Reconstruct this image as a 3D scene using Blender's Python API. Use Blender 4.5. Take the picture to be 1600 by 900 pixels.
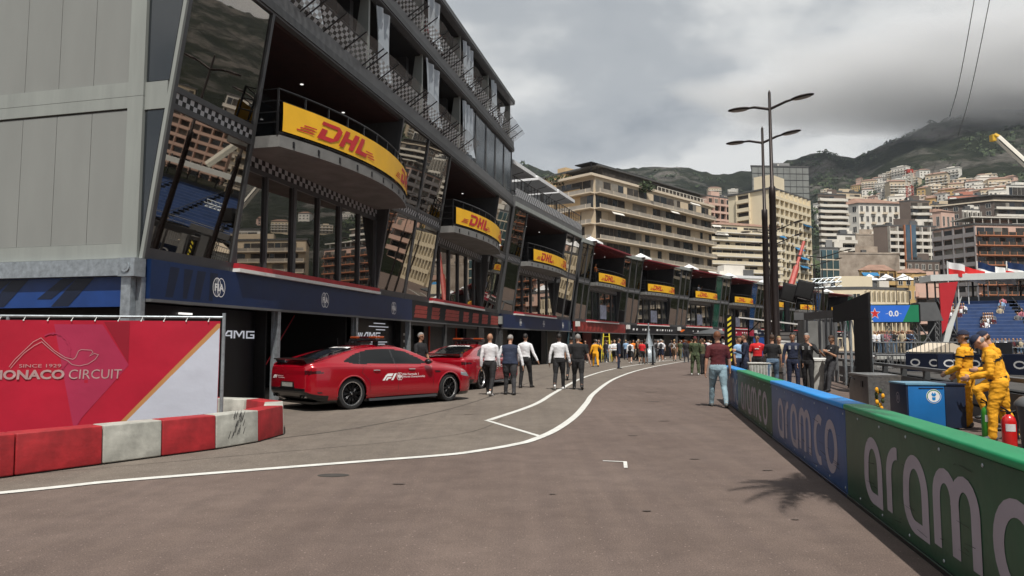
import bpy, bmesh, math, random
import numpy as np
from mathutils import Vector, Matrix, noise
from mathutils.bvhtree import BVHTree
R = math.radians
rnd = random.Random(7)
for o in list(bpy.data.objects): bpy.data.objects.remove(o)
scene = bpy.context.scene
COL = scene.collection

# ------------------------------------------------------------ camera
F_PX, TILT, EYE = 1100.0, math.atan(85/1100), 1.5
cd = bpy.data.cameras.new('camera'); cam = bpy.data.objects.new('camera', cd); COL.objects.link(cam)
cam.location = (0, 0, EYE); cam.rotation_euler = (R(90)+TILT, 0, 0)
cd.sensor_width = 36; cd.lens = 36*F_PX/1600; cd.clip_end = 9000; cd.clip_start = .05
scene.camera = cam

# ------------------------------------------------------------ sun, sky, exposure
SUN_EL, SUN_AZ = 62.0, 173.0      # azimuth clockwise from +Y
sd = bpy.data.lights.new('sun', 'SUN'); sun = bpy.data.objects.new('sun', sd); COL.objects.link(sun)
sd.energy = 5.0; sd.angle = R(0.6); sd.color = (1.0, .95, .87)
sv = Vector((math.sin(R(SUN_AZ))*math.cos(R(SUN_EL)), math.cos(R(SUN_AZ))*math.cos(R(SUN_EL)), math.sin(R(SUN_EL))))
sun.rotation_euler = sv.to_track_quat('Z', 'Y').to_euler(); sun.location = (0, 0, 60)
w = bpy.data.worlds.new('World'); scene.world = w; w.use_nodes = True
nt = w.node_tree; nt.nodes.clear(); N = nt.nodes.new; L = nt.links.new
out = N('ShaderNodeOutputWorld'); mixs = N('ShaderNodeMixShader')
bg1 = N('ShaderNodeBackground'); bg1.inputs[1].default_value = .07
sky = N('ShaderNodeTexSky'); sky.sky_type = 'NISHITA'; sky.sun_disc = False
sky.sun_elevation = R(SUN_EL); sky.sun_rotation = R(SUN_AZ); sky.dust_density = 2.0
L(sky.outputs[0], bg1.inputs[0])
tc = N('ShaderNodeTexCoord'); sep = N('ShaderNodeSeparateXYZ'); L(tc.outputs['Generated'], sep.inputs[0])
def M(op, a, b=None, clamp=False):
    m = N('ShaderNodeMath'); m.operation = op; m.use_clamp = clamp
    for i, v in enumerate((a, b)):
        if v is None: continue
        if isinstance(v, (int, float)): m.inputs[i].default_value = v
        else: L(v, m.inputs[i])
    return m.outputs[0]
zz = M('ADD', M('MAXIMUM', sep.outputs[2], 0.0), .22)
cmb = N('ShaderNodeCombineXYZ'); L(M('DIVIDE', sep.outputs[0], zz), cmb.inputs[0]); L(M('DIVIDE', sep.outputs[1], zz), cmb.inputs[1])
def noisetex(vec, scale, detail, rough, w_=0.0, dist=0.0):
    n = N('ShaderNodeTexNoise'); n.inputs['Scale'].default_value = scale; n.inputs['Detail'].default_value = detail
    n.inputs['Roughness'].default_value = rough; n.inputs['Distortion'].default_value = dist
    mp = N('ShaderNodeMapping'); mp.inputs['Location'].default_value = (w_, w_*.7, w_*.3); L(vec, mp.inputs[0]); L(mp.outputs[0], n.inputs['Vector']); return n.outputs['Fac']
def ramp(fac, stops):
    r = N('ShaderNodeValToRGB'); L(fac, r.inputs[0]); e = r.color_ramp.elements
    while len(e) < len(stops): e.new(.5)
    for i, (p, c) in enumerate(stops): e[i].position = p; e[i].color = (*c, 1)
    r.color_ramp.interpolation = 'EASE'; return r.outputs[0]
CL = 3.0
n1 = noisetex(cmb.outputs[0], .80, 7, .50, 5.2, .30)
n2 = noisetex(cmb.outputs[0], 1.9, 6, .5, 1.3)
n3 = noisetex(cmb.outputs[0], .45, 6, .5, 8.8, .2)
shade = M('ADD', M('MULTIPLY', n1, .72), M('MULTIPLY', n2, .28))
ccol = ramp(shade, [(.37, (.19, .215, .255)), (.44, (.28, .315, .36)), (.50, (.43, .46, .49)), (.57, (.74, .75, .745))])
bg2 = N('ShaderNodeBackground'); L(ccol, bg2.inputs[0]); bg2.inputs[1].default_value = 1.0
cover = ramp(n3, [(.27, (0, 0, 0)), (.40, (1, 1, 1))])
L(cover, mixs.inputs[0]); L(bg1.outputs[0], mixs.inputs[1]); L(bg2.outputs[0], mixs.inputs[2]); L(mixs.outputs[0], out.inputs[0])
scene.view_settings.view_transform = 'Standard'; scene.view_settings.look = 'None'
scene.view_settings.exposure = 0.0; scene.view_settings.gamma = 1.0
scene.cycles.max_bounces = 7; scene.cycles.glossy_bounces = 3; scene.cycles.transparent_max_bounces = 12
scene.cycles.diffuse_bounces = 3; scene.cycles.volume_bounces = 2

# ------------------------------------------------------------ materials
MAT = {}
def mat(name, col, rough=.7, metal=0.0, var=.12, vscale=3.0, bump=0.0, bscale=40.0, spec=.5, coat=0.0, emit=None, estr=0.0, col2=None, alpha=None, trans=0.0, wave=False, detail=6, stretch=None):
    if name in MAT: return MAT[name]
    m = bpy.data.materials.new(name); m.use_nodes = True; t = m.node_tree; b = t.nodes['Principled BSDF']
    b.inputs['Roughness'].default_value = rough; b.inputs['Metallic'].default_value = metal
    b.inputs['Specular IOR Level'].default_value = spec; b.inputs['Coat Weight'].default_value = coat; b.inputs['Coat Roughness'].default_value = .06
    b.inputs['Transmission Weight'].default_value = trans
    if alpha is not None: b.inputs['Alpha'].default_value = alpha
    c = t.nodes.new('ShaderNodeTexCoord')
    if var > 0 or col2:
        n = t.nodes.new('ShaderNodeTexNoise'); n.inputs['Scale'].default_value = vscale; n.inputs['Detail'].default_value = detail; n.inputs['Roughness'].default_value = .6
        if stretch:
            mp_ = t.nodes.new('ShaderNodeMapping'); mp_.inputs['Scale'].default_value = stretch; t.links.new(c.outputs['Object'], mp_.inputs[0]); t.links.new(mp_.outputs[0], n.inputs['Vector'])
        else: t.links.new(c.outputs['Object'], n.inputs['Vector'])
        r = t.nodes.new('ShaderNodeValToRGB'); r.color_ramp.elements[0].position = .32; r.color_ramp.elements[1].position = .70
        c2 = col2 if col2 else [min(1, x*(1+var)) for x in col]
        c1 = col if col2 else [x*(1-var) for x in col]
        r.color_ramp.elements[0].color = (*c1, 1); r.color_ramp.elements[1].color = (*c2, 1)
        t.links.new(n.outputs['Fac'], r.inputs[0]); t.links.new(r.outputs[0], b.inputs['Base Color'])
    else: b.inputs['Base Color'].default_value = (*col, 1)
    if bump > 0:
        n = t.nodes.new('ShaderNodeTexNoise'); n.inputs['Scale'].default_value = bscale; n.inputs['Detail'].default_value = 3 if not wave else 1
        t.links.new(c.outputs['Object'], n.inputs['Vector'])
        bp = t.nodes.new('ShaderNodeBump'); bp.inputs['Strength'].default_value = bump; bp.inputs['Distance'].default_value = .02
        t.links.new(n.outputs['Fac'], bp.inputs['Height']); t.links.new(bp.outputs[0], b.inputs['Normal'])
    if emit: b.inputs['Emission Color'].default_value = (*emit, 1); b.inputs['Emission Strength'].default_value = estr
    MAT[name] = m; return m
mat('cladding', (.235, .245, .235), .55, 0, .06, 1.0, .10, 1.5, stretch=(1, 1.2, .3))
mat('cladding_trim', (.27, .29, .275), .5, 0, .10, 2, stretch=(1.5, 1.5, .2))
mat('steel_grey', (.075, .078, .082), .5, .3, .12, 2)
mat('steel_mid', (.13, .133, .138), .5, .2, .12, 2, .02, 10)
mat('frame_grey', (.10, .103, .108), .45, .4, .08, 3)
mat('galvanised', (.38, .42, .45), .42, .65, .25, 9, .03, 30)
mat('mirror_glass', (.36, .335, .305), .015, 1.0, 0, bump=.055, bscale=.55, wave=True)
mat('mirror_glass_flat', (.40, .38, .36), .012, 1.0, 0, bump=.03, bscale=.4, wave=True)
mat('dark_glass', (.02, .025, .03), .05, 0, 0, spec=.9)
mat('pale_glass', (.22, .25, .28), .12, .6, .1, 2, .03, 2)
mat('navy_board', (.004, .020, .078), .42, 0, .15, 2)
mat('navy_dark', (.004, .010, .032), .45, 0, .15, 2)
mat('blue_board', (.008, .045, .20), .42, 0, .15, 2)
mat('black_panel', (.007, .007, .009), .4, 0, .3, 2)
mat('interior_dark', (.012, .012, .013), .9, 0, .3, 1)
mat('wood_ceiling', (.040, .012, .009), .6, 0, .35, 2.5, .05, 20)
mat('concrete', (.17, .17, .165), .85, 0, .22, 1.6, .08, 30)
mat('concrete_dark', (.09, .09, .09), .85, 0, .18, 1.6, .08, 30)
mat('white_paint', (.72, .72, .70), .5, 0, .05, 4)
mat('white_print', (.78, .78, .78), .5, 0, 0)
mat('checker_white', (.46, .47, .49), .5, 0, .08, 5)
mat('red_stripe', (.42, .02, .03), .5, 0, .1, 5)
mat('red_muted', (.33, .045, .035), .55, 0, .2, 5)
mat('black_metal', (.012, .012, .014), .4, .3, .2, 5)
mat('banner_yellow', (.85, .47, .015), .55, 0, .06, 1.5, .12, 5)
mat('banner_red', (.50, .018, .022), .55, 0, .05, 2)
mat('orange_strip', (.55, .06, .02), .5, 0, .1, 3)
mat('sign_lit', (.6, .6, .6), .5, 0, 0, emit=(.85, .9, 1), estr=.38)
mat('lamp_white', (.8, .8, .8), .5, 0, 0, emit=(1, .97, .92), estr=1.2)
m = mat('clear_plastic', (.66, .73, .80), .14, 0, .1, 1.5, 0, 9, alpha=.60, spec=1.0)
mat('mesh_clear', (.45, .48, .5), .3, 0, .2, 6, alpha=.28)

# ------------------------------------------------------------ mesh helpers
class MB:
    def __init__(s): s.v = []; s.f = []; s.m = []; s.mats = []; s.cur = 0
    def use(s, name):
        mm = MAT[name]
        if mm not in s.mats: s.mats.append(mm)
        s.cur = s.mats.index(mm); return s
    def poly(s, pts):
        i = len(s.v); s.v += [tuple(p) for p in pts]; s.f.append(tuple(range(i, i+len(pts)))); s.m.append(s.cur); return s
    def mesh(s, vs, fs):
        i = len(s.v); s.v += [tuple(p) for p in vs]; s.f += [tuple(i+k for k in f) for f in fs]; s.m += [s.cur]*len(fs); return s
    def box(s, x0, x1, y0, y1, z0, z1, Mx=None):
        vs = [Vector((x, y, z)) for z in (z0, z1) for x, y in ((x0, y0), (x1, y0), (x1, y1), (x0, y1))]
        if Mx is not None: vs = [Mx @ q for q in vs]
        return s.mesh(vs, [(3, 2, 1, 0), (4, 5, 6, 7), (0, 1, 5, 4), (1, 2, 6, 5), (2, 3, 7, 6), (3, 0, 4, 7)])
    def hexa(s, bot, top):   # four points each, same order (ccw seen from above)
        return s.mesh(list(bot)+list(top), [(3, 2, 1, 0), (4, 5, 6, 7), (0, 1, 5, 4), (1, 2, 6, 5), (2, 3, 7, 6), (3, 0, 4, 7)])
    def prism(s, poly, z0, z1):
        n = len(poly); vs = [(x, y, z0) for x, y in poly]+[(x, y, z1) for x, y in poly]
        return s.mesh(vs, [tuple(reversed(range(n))), tuple(range(n, 2*n))]+[(i, (i+1) % n, n+(i+1) % n, n+i) for i in range(n)])
    def tube(s, pts, r, n=8, caps=True):
        pts = [Vector(p) for p in pts]; rs = r if isinstance(r, (list, tuple)) else [r]*len(pts)
        rings = []; up = None
        for i, p in enumerate(pts):
            d = (pts[min(i+1, len(pts)-1)]-pts[max(i-1, 0)]).normalized()
            if up is None: up = Vector((0, 0, 1)) if abs(d.z) < .9 else Vector((1, 0, 0))
            a = d.cross(up)
            if a.length < 1e-4: a = d.cross(Vector((.3, 1, .2)))
            a.normalize(); b = a.cross(d).normalized(); up = b
            rings.append([p+(a*math.cos(t)+b*math.sin(t))*rs[i] for t in [2*math.pi*k/n for k in range(n)]])
        vs = [q for rg in rings for q in rg]; fs = []
        for i in range(len(pts)-1):
            for k in range(n): fs.append((i*n+k, i*n+(k+1) % n, (i+1)*n+(k+1) % n, (i+1)*n+k))
        if caps: fs += [tuple(reversed(range(n))), tuple(range((len(pts)-1)*n, len(pts)*n))]
        return s.mesh(vs, fs)
    def lathe(s, prof, c=(0, 0, 0), n=20, axis='z'):
        vs = []; fs = []; k = len(prof)
        for i in range(n):
            a = 2*math.pi*i/n
            for r, z in prof:
                p = (r*math.cos(a), r*math.sin(a), z)
                if axis == 'y': p = (p[0], p[2], p[1])
                if axis == 'x': p = (p[2], p[0], p[1])
                vs.append((p[0]+c[0], p[1]+c[1], p[2]+c[2]))
        for i in range(n):
            for j in range(k-1):
                a, b = i*k+j, ((i+1) % n)*k+j; fs.append((a, b, b+1, a+1))
        return s.mesh(vs, fs)
    def ell(s, c, r, n=12, m=8, Mx=None):
        vs = []; fs = []
        for j in range(m+1):
            t = math.pi*j/m
            for i in range(n):
                a = 2*math.pi*i/n; q = Vector((r[0]*math.sin(t)*math.cos(a), r[1]*math.sin(t)*math.sin(a), r[2]*math.cos(t)))
                if Mx is not None: q = Mx @ q
                vs.append(q+Vector(c))
        for j in range(m):
            for i in range(n): fs.append((j*n+i, (j+1)*n+i, (j+1)*n+(i+1) % n, j*n+(i+1) % n))
        return s.mesh(vs, fs)
    def data(s, name, smooth=False, bevel=0):
        me = bpy.data.meshes.new(name); me.from_pydata([tuple(q) for q in s.v], [], s.f); me.validate(verbose=False)
        for x in s.mats: me.materials.append(x)
        if len(me.polygons) == len(s.m): me.polygons.foreach_set('material_index', s.m)
        if smooth or bevel:
            bm = bmesh.new(); bm.from_mesh(me); bmesh.ops.remove_doubles(bm, verts=bm.verts, dist=1e-4); bmesh.ops.recalc_face_normals(bm, faces=bm.faces)
            if bevel:
                es = [e for e in bm.edges if len(e.link_faces) == 2 and e.calc_face_angle(0) > .6]
                bmesh.ops.bevel(bm, geom=es, offset=bevel, segments=2, affect='EDGES', profile=.6)
            for fc in bm.faces: fc.smooth = True
            for e in bm.edges: e.smooth = not (len(e.link_faces) == 2 and e.calc_face_angle(0) > (.9 if not bevel else 1.2))
            bm.to_mesh(me); bm.free()
        me.update(); return me
    def build(s, name, parent=None, smooth=False, bevel=0):
        o = bpy.data.objects.new(name, s.data(name, smooth, bevel)); COL.objects.link(o)
        if parent is not None: o.parent = parent
        return o
def tag(o, label=None, cat=None, group=None, kind=None):
    if label: o['label'] = label
    if cat: o['category'] = cat
    if group: o['group'] = group
    if kind: o['kind'] = kind
    return o
def thing(name, label, cat, loc=(0, 0, 0), rz=0, group=None):
    o = bpy.data.objects.new(name, None); o.empty_display_size = .3; COL.objects.link(o); o.location = loc; o.rotation_euler = (0, 0, rz)
    return tag(o, label, cat, group)
def dup(o, loc=None, rz=None, parent=None, label=None, group=None, scale=None):
    kids = list(o.children); c = o.copy(); COL.objects.link(c)
    if parent is not None: c.parent = parent
    for k in kids: dup(k, parent=c)
    if loc is not None: c.location = loc
    if rz is not None: c.rotation_euler = (0, 0, rz)
    if label: c['label'] = label
    if group: c['group'] = group
    if scale: c.scale = scale
    return c
def inst(name, me, parent, loc=(0, 0, 0), rz=0, scale=None):
    o = bpy.data.objects.new(name, me); COL.objects.link(o); o.parent = parent; o.location = loc; o.rotation_euler = (0, 0, rz)
    if scale: o.scale = scale
    return o
def structure(name, mb, smooth=False):
    return tag(mb.build(name, None, smooth), kind='structure')

# ------------------------------------------------------------ lettering: polygons in 2-D, mapped on to a surface
def font_polys(txt, bold=0.0, size=1.0, shear=0.0, spacing=1.0):
    cu = bpy.data.curves.new('t', 'FONT'); cu.body = txt; cu.size = size; cu.offset = bold; cu.shear = shear; cu.space_character = spacing; cu.resolution_u = 3
    o = bpy.data.objects.new('t', cu); COL.objects.link(o)
    dg = bpy.context.evaluated_depsgraph_get(); dg.update(); me = bpy.data.meshes.new_from_object(o.evaluated_get(dg))
    ps = [[(me.vertices[i].co.x, me.vertices[i].co.y) for i in p.vertices] for p in me.polygons]
    bpy.data.objects.remove(o); bpy.data.curves.remove(cu); bpy.data.meshes.remove(me); return ps
def fit(ps, x0, x1, y0, y1, skew=0.0):
    xs = [p[0] for q in ps for p in q]; ys = [p[1] for q in ps for p in q]; a, b, c, d = min(xs), max(xs), min(ys), max(ys)
    return [[(x0+(x-a)/(b-a)*(x1-x0)+skew*(y-c)/(d-c)*(y1-y0), y0+(y-c)/(d-c)*(y1-y0)) for x, y in q] for q in ps]
def ribbon(pts, wd, closed=False):
    P = [Vector(p).to_2d() if len(p) == 3 else Vector(p) for p in pts]; n = len(P); Ls = []; Rs = []
    for i in range(n):
        a = P[(i-1) % n] if (closed or i > 0) else None; b = P[(i+1) % n] if (closed or i < n-1) else None
        d1 = (P[i]-a).normalized() if a is not None else None; d2 = (b-P[i]).normalized() if b is not None else None
        d1 = d1 if d1 is not None else d2; d2 = d2 if d2 is not None else d1
        n1_ = Vector((-d1.y, d1.x)); n2_ = Vector((-d2.y, d2.x)); nn = n1_+n2_
        nn = nn.normalized() if nn.length > 1e-5 else n1_; k = wd/2/max(.5, nn.dot(n1_))
        Ls.append(P[i]+nn*k); Rs.append(P[i]-nn*k)
    out_ = []
    for i in range(n if closed else n-1):
        j = (i+1) % n; out_.append([tuple(Rs[i]), tuple(Rs[j]), tuple(Ls[j]), tuple(Ls[i])])
    return out_
def arc(cx, cy, rx, ry, a0, a1, n=14): return [(cx+rx*math.cos(R(a0+(a1-a0)*i/n)), cy+ry*math.sin(R(a0+(a1-a0)*i/n))) for i in range(n+1)]
def sliced(ps, step):
    """cut 2-D polygons at regular x so that they can follow a curved surface"""
    bm = bmesh.new()
    for q in ps:
        try: bm.faces.new([bm.verts.new((x, y, 0)) for x, y in q])
        except Exception: pass
    xs = [v.co.x for v in bm.verts]
    if not xs: return ps
    x = math.floor(min(xs)/step)*step+step
    while x < max(xs):
        bmesh.ops.bisect_plane(bm, geom=bm.verts[:]+bm.edges[:]+bm.faces[:], plane_co=(x, 0, 0), plane_no=(1, 0, 0)); x += step
    r = [[(v.co.x, v.co.y) for v in f.verts] for f in bm.faces]; bm.free(); return r
def decal(mb, layers, fn):
    """layers: list of polygon lists; layer k sits 1.5 mm further out. fn(x, y, lift) -> point"""
    for k, ps in enumerate(layers):
        for q in ps: mb.poly([fn(x, y, .0015*k) for x, y in q])
def fia_logo(mb, fn, cx, cy, s, white='white_print'):
    mb.use(white)
    ls = [ribbon(arc(cx-.17*s, cy, .33*s, .5*s, 0, 360, 24)[:-1], .045*s, True), ribbon(arc(cx+.17*s, cy, .33*s, .5*s, 0, 360, 24)[:-1], .045*s, True)]
    ls.append(ribbon(arc(cx-.17*s, cy, .13*s, .5*s, 0, 360, 20)[:-1], .02*s, True)+ribbon([(cx-.17*s, cy+.3*s), (cx-.17*s, cy+.48*s)], .02*s))
    t = fit(font_polys('FIA', .04), cx-.38*s, cx+.42*s, cy-.2*s, cy+.2*s)
    ls.append(t); decal(mb, ls, fn)
def letter_dhl():
    D = [[(0, 1), (0, .80), (.62, .80), (.62, 1)]]  # top bar
    D = [[(.06, .80), (.06, 1), (.78, 1), (.78, .80)], [(.78, 1), (1.0, .80), (1.0, .25), (.78, .25), (.78, .80)], [(1.0, .25), (.78, 0), (.78, .25)],
         [(.16, 0), (.16, .24), (.78, .25), (.78, 0)], [(.16, .24), (.16, .60), (.42, .60), (.42, .24)]]
    H = [[(1.12, 0), (1.12, 1), (1.36, 1), (1.36, 0)], [(1.36, .38), (1.36, .62), (1.62, .62), (1.62, .38)], [(1.62, 0), (1.62, 1), (1.86, 1), (1.86, 0)]]
    Lp = [[(1.98, .25), (1.98, 1), (2.22, 1), (2.22, .25)], [(1.98, 0), (1.98, .25), (2.66, .25), (2.66, 0)]]
    S = []
    for i in range(3):
        S.append([(-.62+.08*i, .06+i*.15), (-.62+.08*i, .13+i*.15), (.0, .13+i*.15), (.0, .06+i*.15)])
        S.append([(2.76-.12*i, .06+i*.15), (2.76-.12*i, .13+i*.15), (3.2-.12*i, .13+i*.15), (3.2-.12*i, .06+i*.15)])
    ps = D+H+Lp+S
    return [[(x+.38*y, y) for x, y in q] for q in ps]
# ------------------------------------------------------------ ground
def ground():
    m = bpy.data.materials.new('asphalt'); m.use_nodes = True; t = m.node_tree; b = t.nodes['Principled BSDF']; b.inputs['Roughness'].default_value = .88
    b.inputs['Specular IOR Level'].default_value = .3
    c = t.nodes.new('ShaderNodeTexCoord')
    def nz(s, d=5, ro=.6):
        n = t.nodes.new('ShaderNodeTexNoise'); n.inputs['Scale'].default_value = s; n.inputs['Detail'].default_value = d; n.inputs['Roughness'].default_value = ro
        t.links.new(c.outputs['Object'], n.inputs['Vector']); return n.outputs['Fac']
    def mm(a, b_, f, op='MIX'):
        n = t.nodes.new('ShaderNodeMixRGB'); n.blend_type = op
        for i, v in ((1, a), (2, b_)):
            if isinstance(v, tuple): n.inputs[i].default_value = (*v, 1)
            else: t.links.new(v, n.inputs[i])
        if isinstance(f, (int, float)): n.inputs[0].default_value = f
        else: t.links.new(f, n.inputs[0])
        return n.outputs[0]
    def rp(f, a, b_, ca=(0, 0, 0), cb=(1, 1, 1)):
        r = t.nodes.new('ShaderNodeValToRGB'); r.color_ramp.elements[0].position = a; r.color_ramp.elements[1].position = b_
        r.color_ramp.elements[0].color = (*ca, 1); r.color_ramp.elements[1].color = (*cb, 1); t.links.new(f, r.inputs[0]); return r.outputs[0]
    return m, t, b, nz, mm, rp
def make_asphalt(name, c1, c2):
    m, t, b, nz, mm, rp = ground(); m.name = name
    base = rp(nz(.35, 6), .3, .7, c1, c2)
    grain = rp(nz(85, 3, .75), .36, .66, (.62, .62, .62), (1.38, 1.36, 1.32))
    base = mm(base, grain, .8, 'MULTIPLY')
    mpn = t.nodes.new('ShaderNodeMapping'); mpn.inputs['Rotation'].default_value = (0, 0, R(16)); mpn.inputs['Scale'].default_value = (4.5, .16, 1); tcn = t.nodes.new('ShaderNodeTexCoord'); t.links.new(tcn.outputs['Object'], mpn.inputs[0])
    sn = t.nodes.new('ShaderNodeTexNoise'); sn.inputs['Scale'].default_value = 1.0; sn.inputs['Detail'].default_value = 5; t.links.new(mpn.outputs[0], sn.inputs['Vector'])
    base = mm(base, rp(sn.outputs['Fac'], .40, .62, (.92, .92, .93), (1.04, 1.04, 1.03)), .8, 'MULTIPLY')
    base = mm(base, rp(nz(2.6, 6, .7), .38, .62, (.90, .90, .90), (1.08, 1.08, 1.08)), 1.0, 'MULTIPLY')
    specks = rp(nz(38, 2), .66, .72); base = mm(base, tuple(min(1, x*1.9) for x in c2), specks)
    st = rp(nz(.9, 4, .5), .66, .8); base = mm(base, tuple(x*.6 for x in c1), mm((0, 0, 0), st, .45))
    t.links.new(base, b.inputs['Base Color'])
    bp = t.nodes.new('ShaderNodeBump'); bp.inputs['Strength'].default_value = .5; bp.inputs['Distance'].default_value = .008
    t.links.new(nz(90, 3), bp.inputs['Height']); t.links.new(bp.outputs[0], b.inputs['Normal']); MAT[name] = m
make_asphalt('asphalt_track', (.112, .083, .072), (.154, .118, .104))
make_asphalt('asphalt_pit', (.128, .108, .092), (.176, .151, .130))
make_asphalt('asphalt_dark', (.062, .058, .055), (.085, .08, .077))
mat('road_paint', (.60, .60, .57), .7, 0, .16, 6, .1, 60)
mat('joint', (.045, .04, .036), .9, 0, .2, 6)
g = MB().use('asphalt_track'); g.poly([(-2500, -1200, 0), (2800, -1200, 0), (2800, 2800, 0), (-2500, 2800, 0)]); structure('ground', g)
LA = [(-9.5, 3.4), (-6.4, 6.15), (-4.80, 7.36), (-4.13, 7.84), (-1.93, 8.99), (-.85, 9.55), (-.36, 10.0), (.05, 10.5), (.33, 11.0), (.77, 12.3), (1.31, 14.6), (1.85, 17.6), (2.51, 21.4), (4.3, 29.5), (7.0, 38.7), (10.6, 48.5), (15.0, 58.6), (22.5, 70), (32, 82), (46, 97)]
LB = [(-.44, 13.75), (.55, 17.2), (1.35, 21.6), (3.0, 30.0), (5.6, 39.6), (9.2, 49.5), (13.7, 59.8), (21.2, 71.3), (30.8, 83.4), (44.8, 98.5)]
def smooth_line(P, k=6):
    P = [Vector(p) for p in P]; o = []
    for i in range(len(P)-1):
        a = P[max(0, i-1)]; b = P[i]; c = P[i+1]; d = P[min(len(P)-1, i+2)]
        for j in range(k):
            t = j/k; o.append(.5*((2*b)+(c-a)*t+(2*a-5*b+4*c-d)*t*t+(3*b-a-3*c+d)*t**3))
    o.append(P[-1]); return o
lane = MB().use('asphalt_pit')
la = smooth_line(LA); side = [Vector((p.x-30-max(0, p.y-40)*.2, p.y+26)) for p in la]
for i in range(len(la)-1): lane.poly([(la[i].x, la[i].y, .004), (la[i+1].x, la[i+1].y, .004), (side[i+1].x, side[i+1].y, .004), (side[i].x, side[i].y, .004)])
structure('pit_lane', lane)
def stripe(name, pts, wd, z, m='road_paint'):
    mb = MB().use(m)
    for q in ribbon(pts, wd): mb.poly([(x, y, z) for x, y in q])
    return structure(name, mb)
stripe('lane_marking', la, .14, .008)
wl = MB().use('road_paint'); lb = smooth_line(LB)
for q in ribbon(lb, .13): wl.poly([(x, y, .008) for x, y in q])
structure('lane_marking', wl)
stripe('lane_marking', [(-.50, 13.72), (.46, 11.35)], .09, .0085)
stripe('lane_marking', [(1.15, 9.05), (1.42, 8.98), (1.36, 8.55)], .045, .008)
stripe('road_joint', smooth_line([(-6.0, 9.0), (-3.6, 11.2), (-2.4, 13.2), (-1.2, 16.8), (.2, 24), (1.5, 31), (4.0, 41), (8, 52)]), .03, .0075, 'joint')
stripe('road_joint', smooth_line([(-7, 7.1), (-3.7, 9.4), (-.9, 11.6), (-.2, 14)]), .012, .0072, 'joint')
mat('tyre_mark', (.100, .076, .065), .85, 0, .35, 1.2, .1, 60)
def jitter_poly(cx, cy, rx, ry, z, sd, n=14):
    return [(cx+rx*math.cos(2*math.pi*i/n)*(1+.35*noise.noise(Vector((i*1.3, sd, 0)))), cy+ry*math.sin(2*math.pi*i/n)*(1+.35*noise.noise(Vector((i*1.3, sd, 5)))), z) for i in range(n)]
sm = MB().use('tyre_mark')
for k, (sx, sy, a_, b_) in enumerate(((2.35, 9.2, .10, .05), (1.95, 11.5, .12, .07), (3.0, 8.4, .09, .05), (-1.2, 7.6, .10, .05), (1.2, 6.4, .06, .04), (2.9, 13.6, .16, .08), (3.6, 18.0, .22, .14), (.4, 7.1, .05, .03), (-2.7, 12.4, .14, .08), (-.9, 14.8, .13, .08), (2.4, 6.1, .05, .03), (4.2, 21.5, .25, .2))): sm.poly(jitter_poly(sx, sy, a_*.7, b_*.6, .0078, k))
structure('road_stain', sm)
ch = MB().use('joint')
ch.poly([(-2.02+.18*math.cos(a), 8.1+.1*math.sin(a), .004) for a in [i*math.pi/8 for i in range(16)]]); structure('drain_cover', ch)
sh = MB().use('asphalt_dark'); sh.poly([(9.5, 11, .005), (40, 11, .005), (60, 80, .005), (22, 60, .005), (14, 30, .005)]); structure('track_road', sh)

# ------------------------------------------------------------ pit buildings
def U(u): return -u
def slant(root, x0, x1, n, zlo=3.15, zhi=9.3, uhi=1.0, red_mat=None, lean=True, glass='mirror_glass'):
    """tall leaning bay: two storeys of mirror glass with a chequered band between them"""
    def u(z): return .04+(uhi-.04)*(z-zlo)/(zhi-zlo) if lean else .1
    zs = [(zlo+.22, 6.16), (6.62, zhi-.05)]
    fr = MB().use('frame_grey'); wd = (x1-x0)/n
    def post(x, w, z0, z1, d=.10):
        fr.hexa([(x-w, U(u(z0)+.02), z0), (x+w, U(u(z0)+.02), z0), (x+w, U(u(z0)-d), z0), (x-w, U(u(z0)-d), z0)],
                [(x-w, U(u(z1)+.02), z1), (x+w, U(u(z1)+.02), z1), (x+w, U(u(z1)-d), z1), (x-w, U(u(z1)-d), z1)])
    for i in range(n+1): post(x0+.05 if i == 0 else x1-.05 if i == n else x0+wd*i, .05, zlo, zhi)
    def rail(z0, z1):
        a, b = x0+.1, x1-.1
        fr.hexa([(a, U(u(z0)+.012), z0), (b, U(u(z0)+.012), z0), (b, U(u(z0)-.1), z0), (a, U(u(z0)-.1), z0)],
                [(a, U(u(z1)+.012), z1), (b, U(u(z1)+.012), z1), (b, U(u(z1)-.1), z1), (a, U(u(z1)-.1), z1)])
    rail(zlo, zlo+.22); rail(6.16, 6.28); rail(6.50, 6.62)
    fr.build('facade_frame', root)
    bd = MB()
    nx = max(4, int((x1-x0-.2)/.11)); st = (x1-x0-.2)/nx
    for i in range(nx):
        for j in range(2):
            bd.use('checker_white' if (i+j) % 2 else 'black_panel'); za, zb = 6.28+.11*j, 6.39+.11*j; xa = x0+.1+i*st
            bd.poly([(xa, U(u(za)-.01), za), (xa+st, U(u(za)-.01), za), (xa+st, U(u(zb)-.01), zb), (xa, U(u(zb)-.01), zb)])
    bd.build('chequered_band', root)
    for za, zb in zs:
        for i in range(n):
            a, b = x0+wd*i+(.1 if i == 0 else .05), x0+wd*(i+1)-(.1 if i == n-1 else .05); g_ = MB().use(glass)
            g_.poly([(a, U(u(za)-.03), za), (b, U(u(za)-.03), za), (b, U(u(zb)-.03), zb), (a, U(u(zb)-.03), zb)]); g_.build('window', root)
    for xs_, sgn in ((x0, 1), (x1, -1)):
        ck = MB().use('steel_grey' if sgn == 1 else 'black_panel')
        ck.poly([(xs_+sgn*.012, 0, zlo), (xs_+sgn*.012, U(u(zlo)-.1), zlo), (xs_+sgn*.012, U(u(zhi)-.1), zhi), (xs_+sgn*.012, 0, zhi)]); ck.build('side_panel', root)

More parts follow.
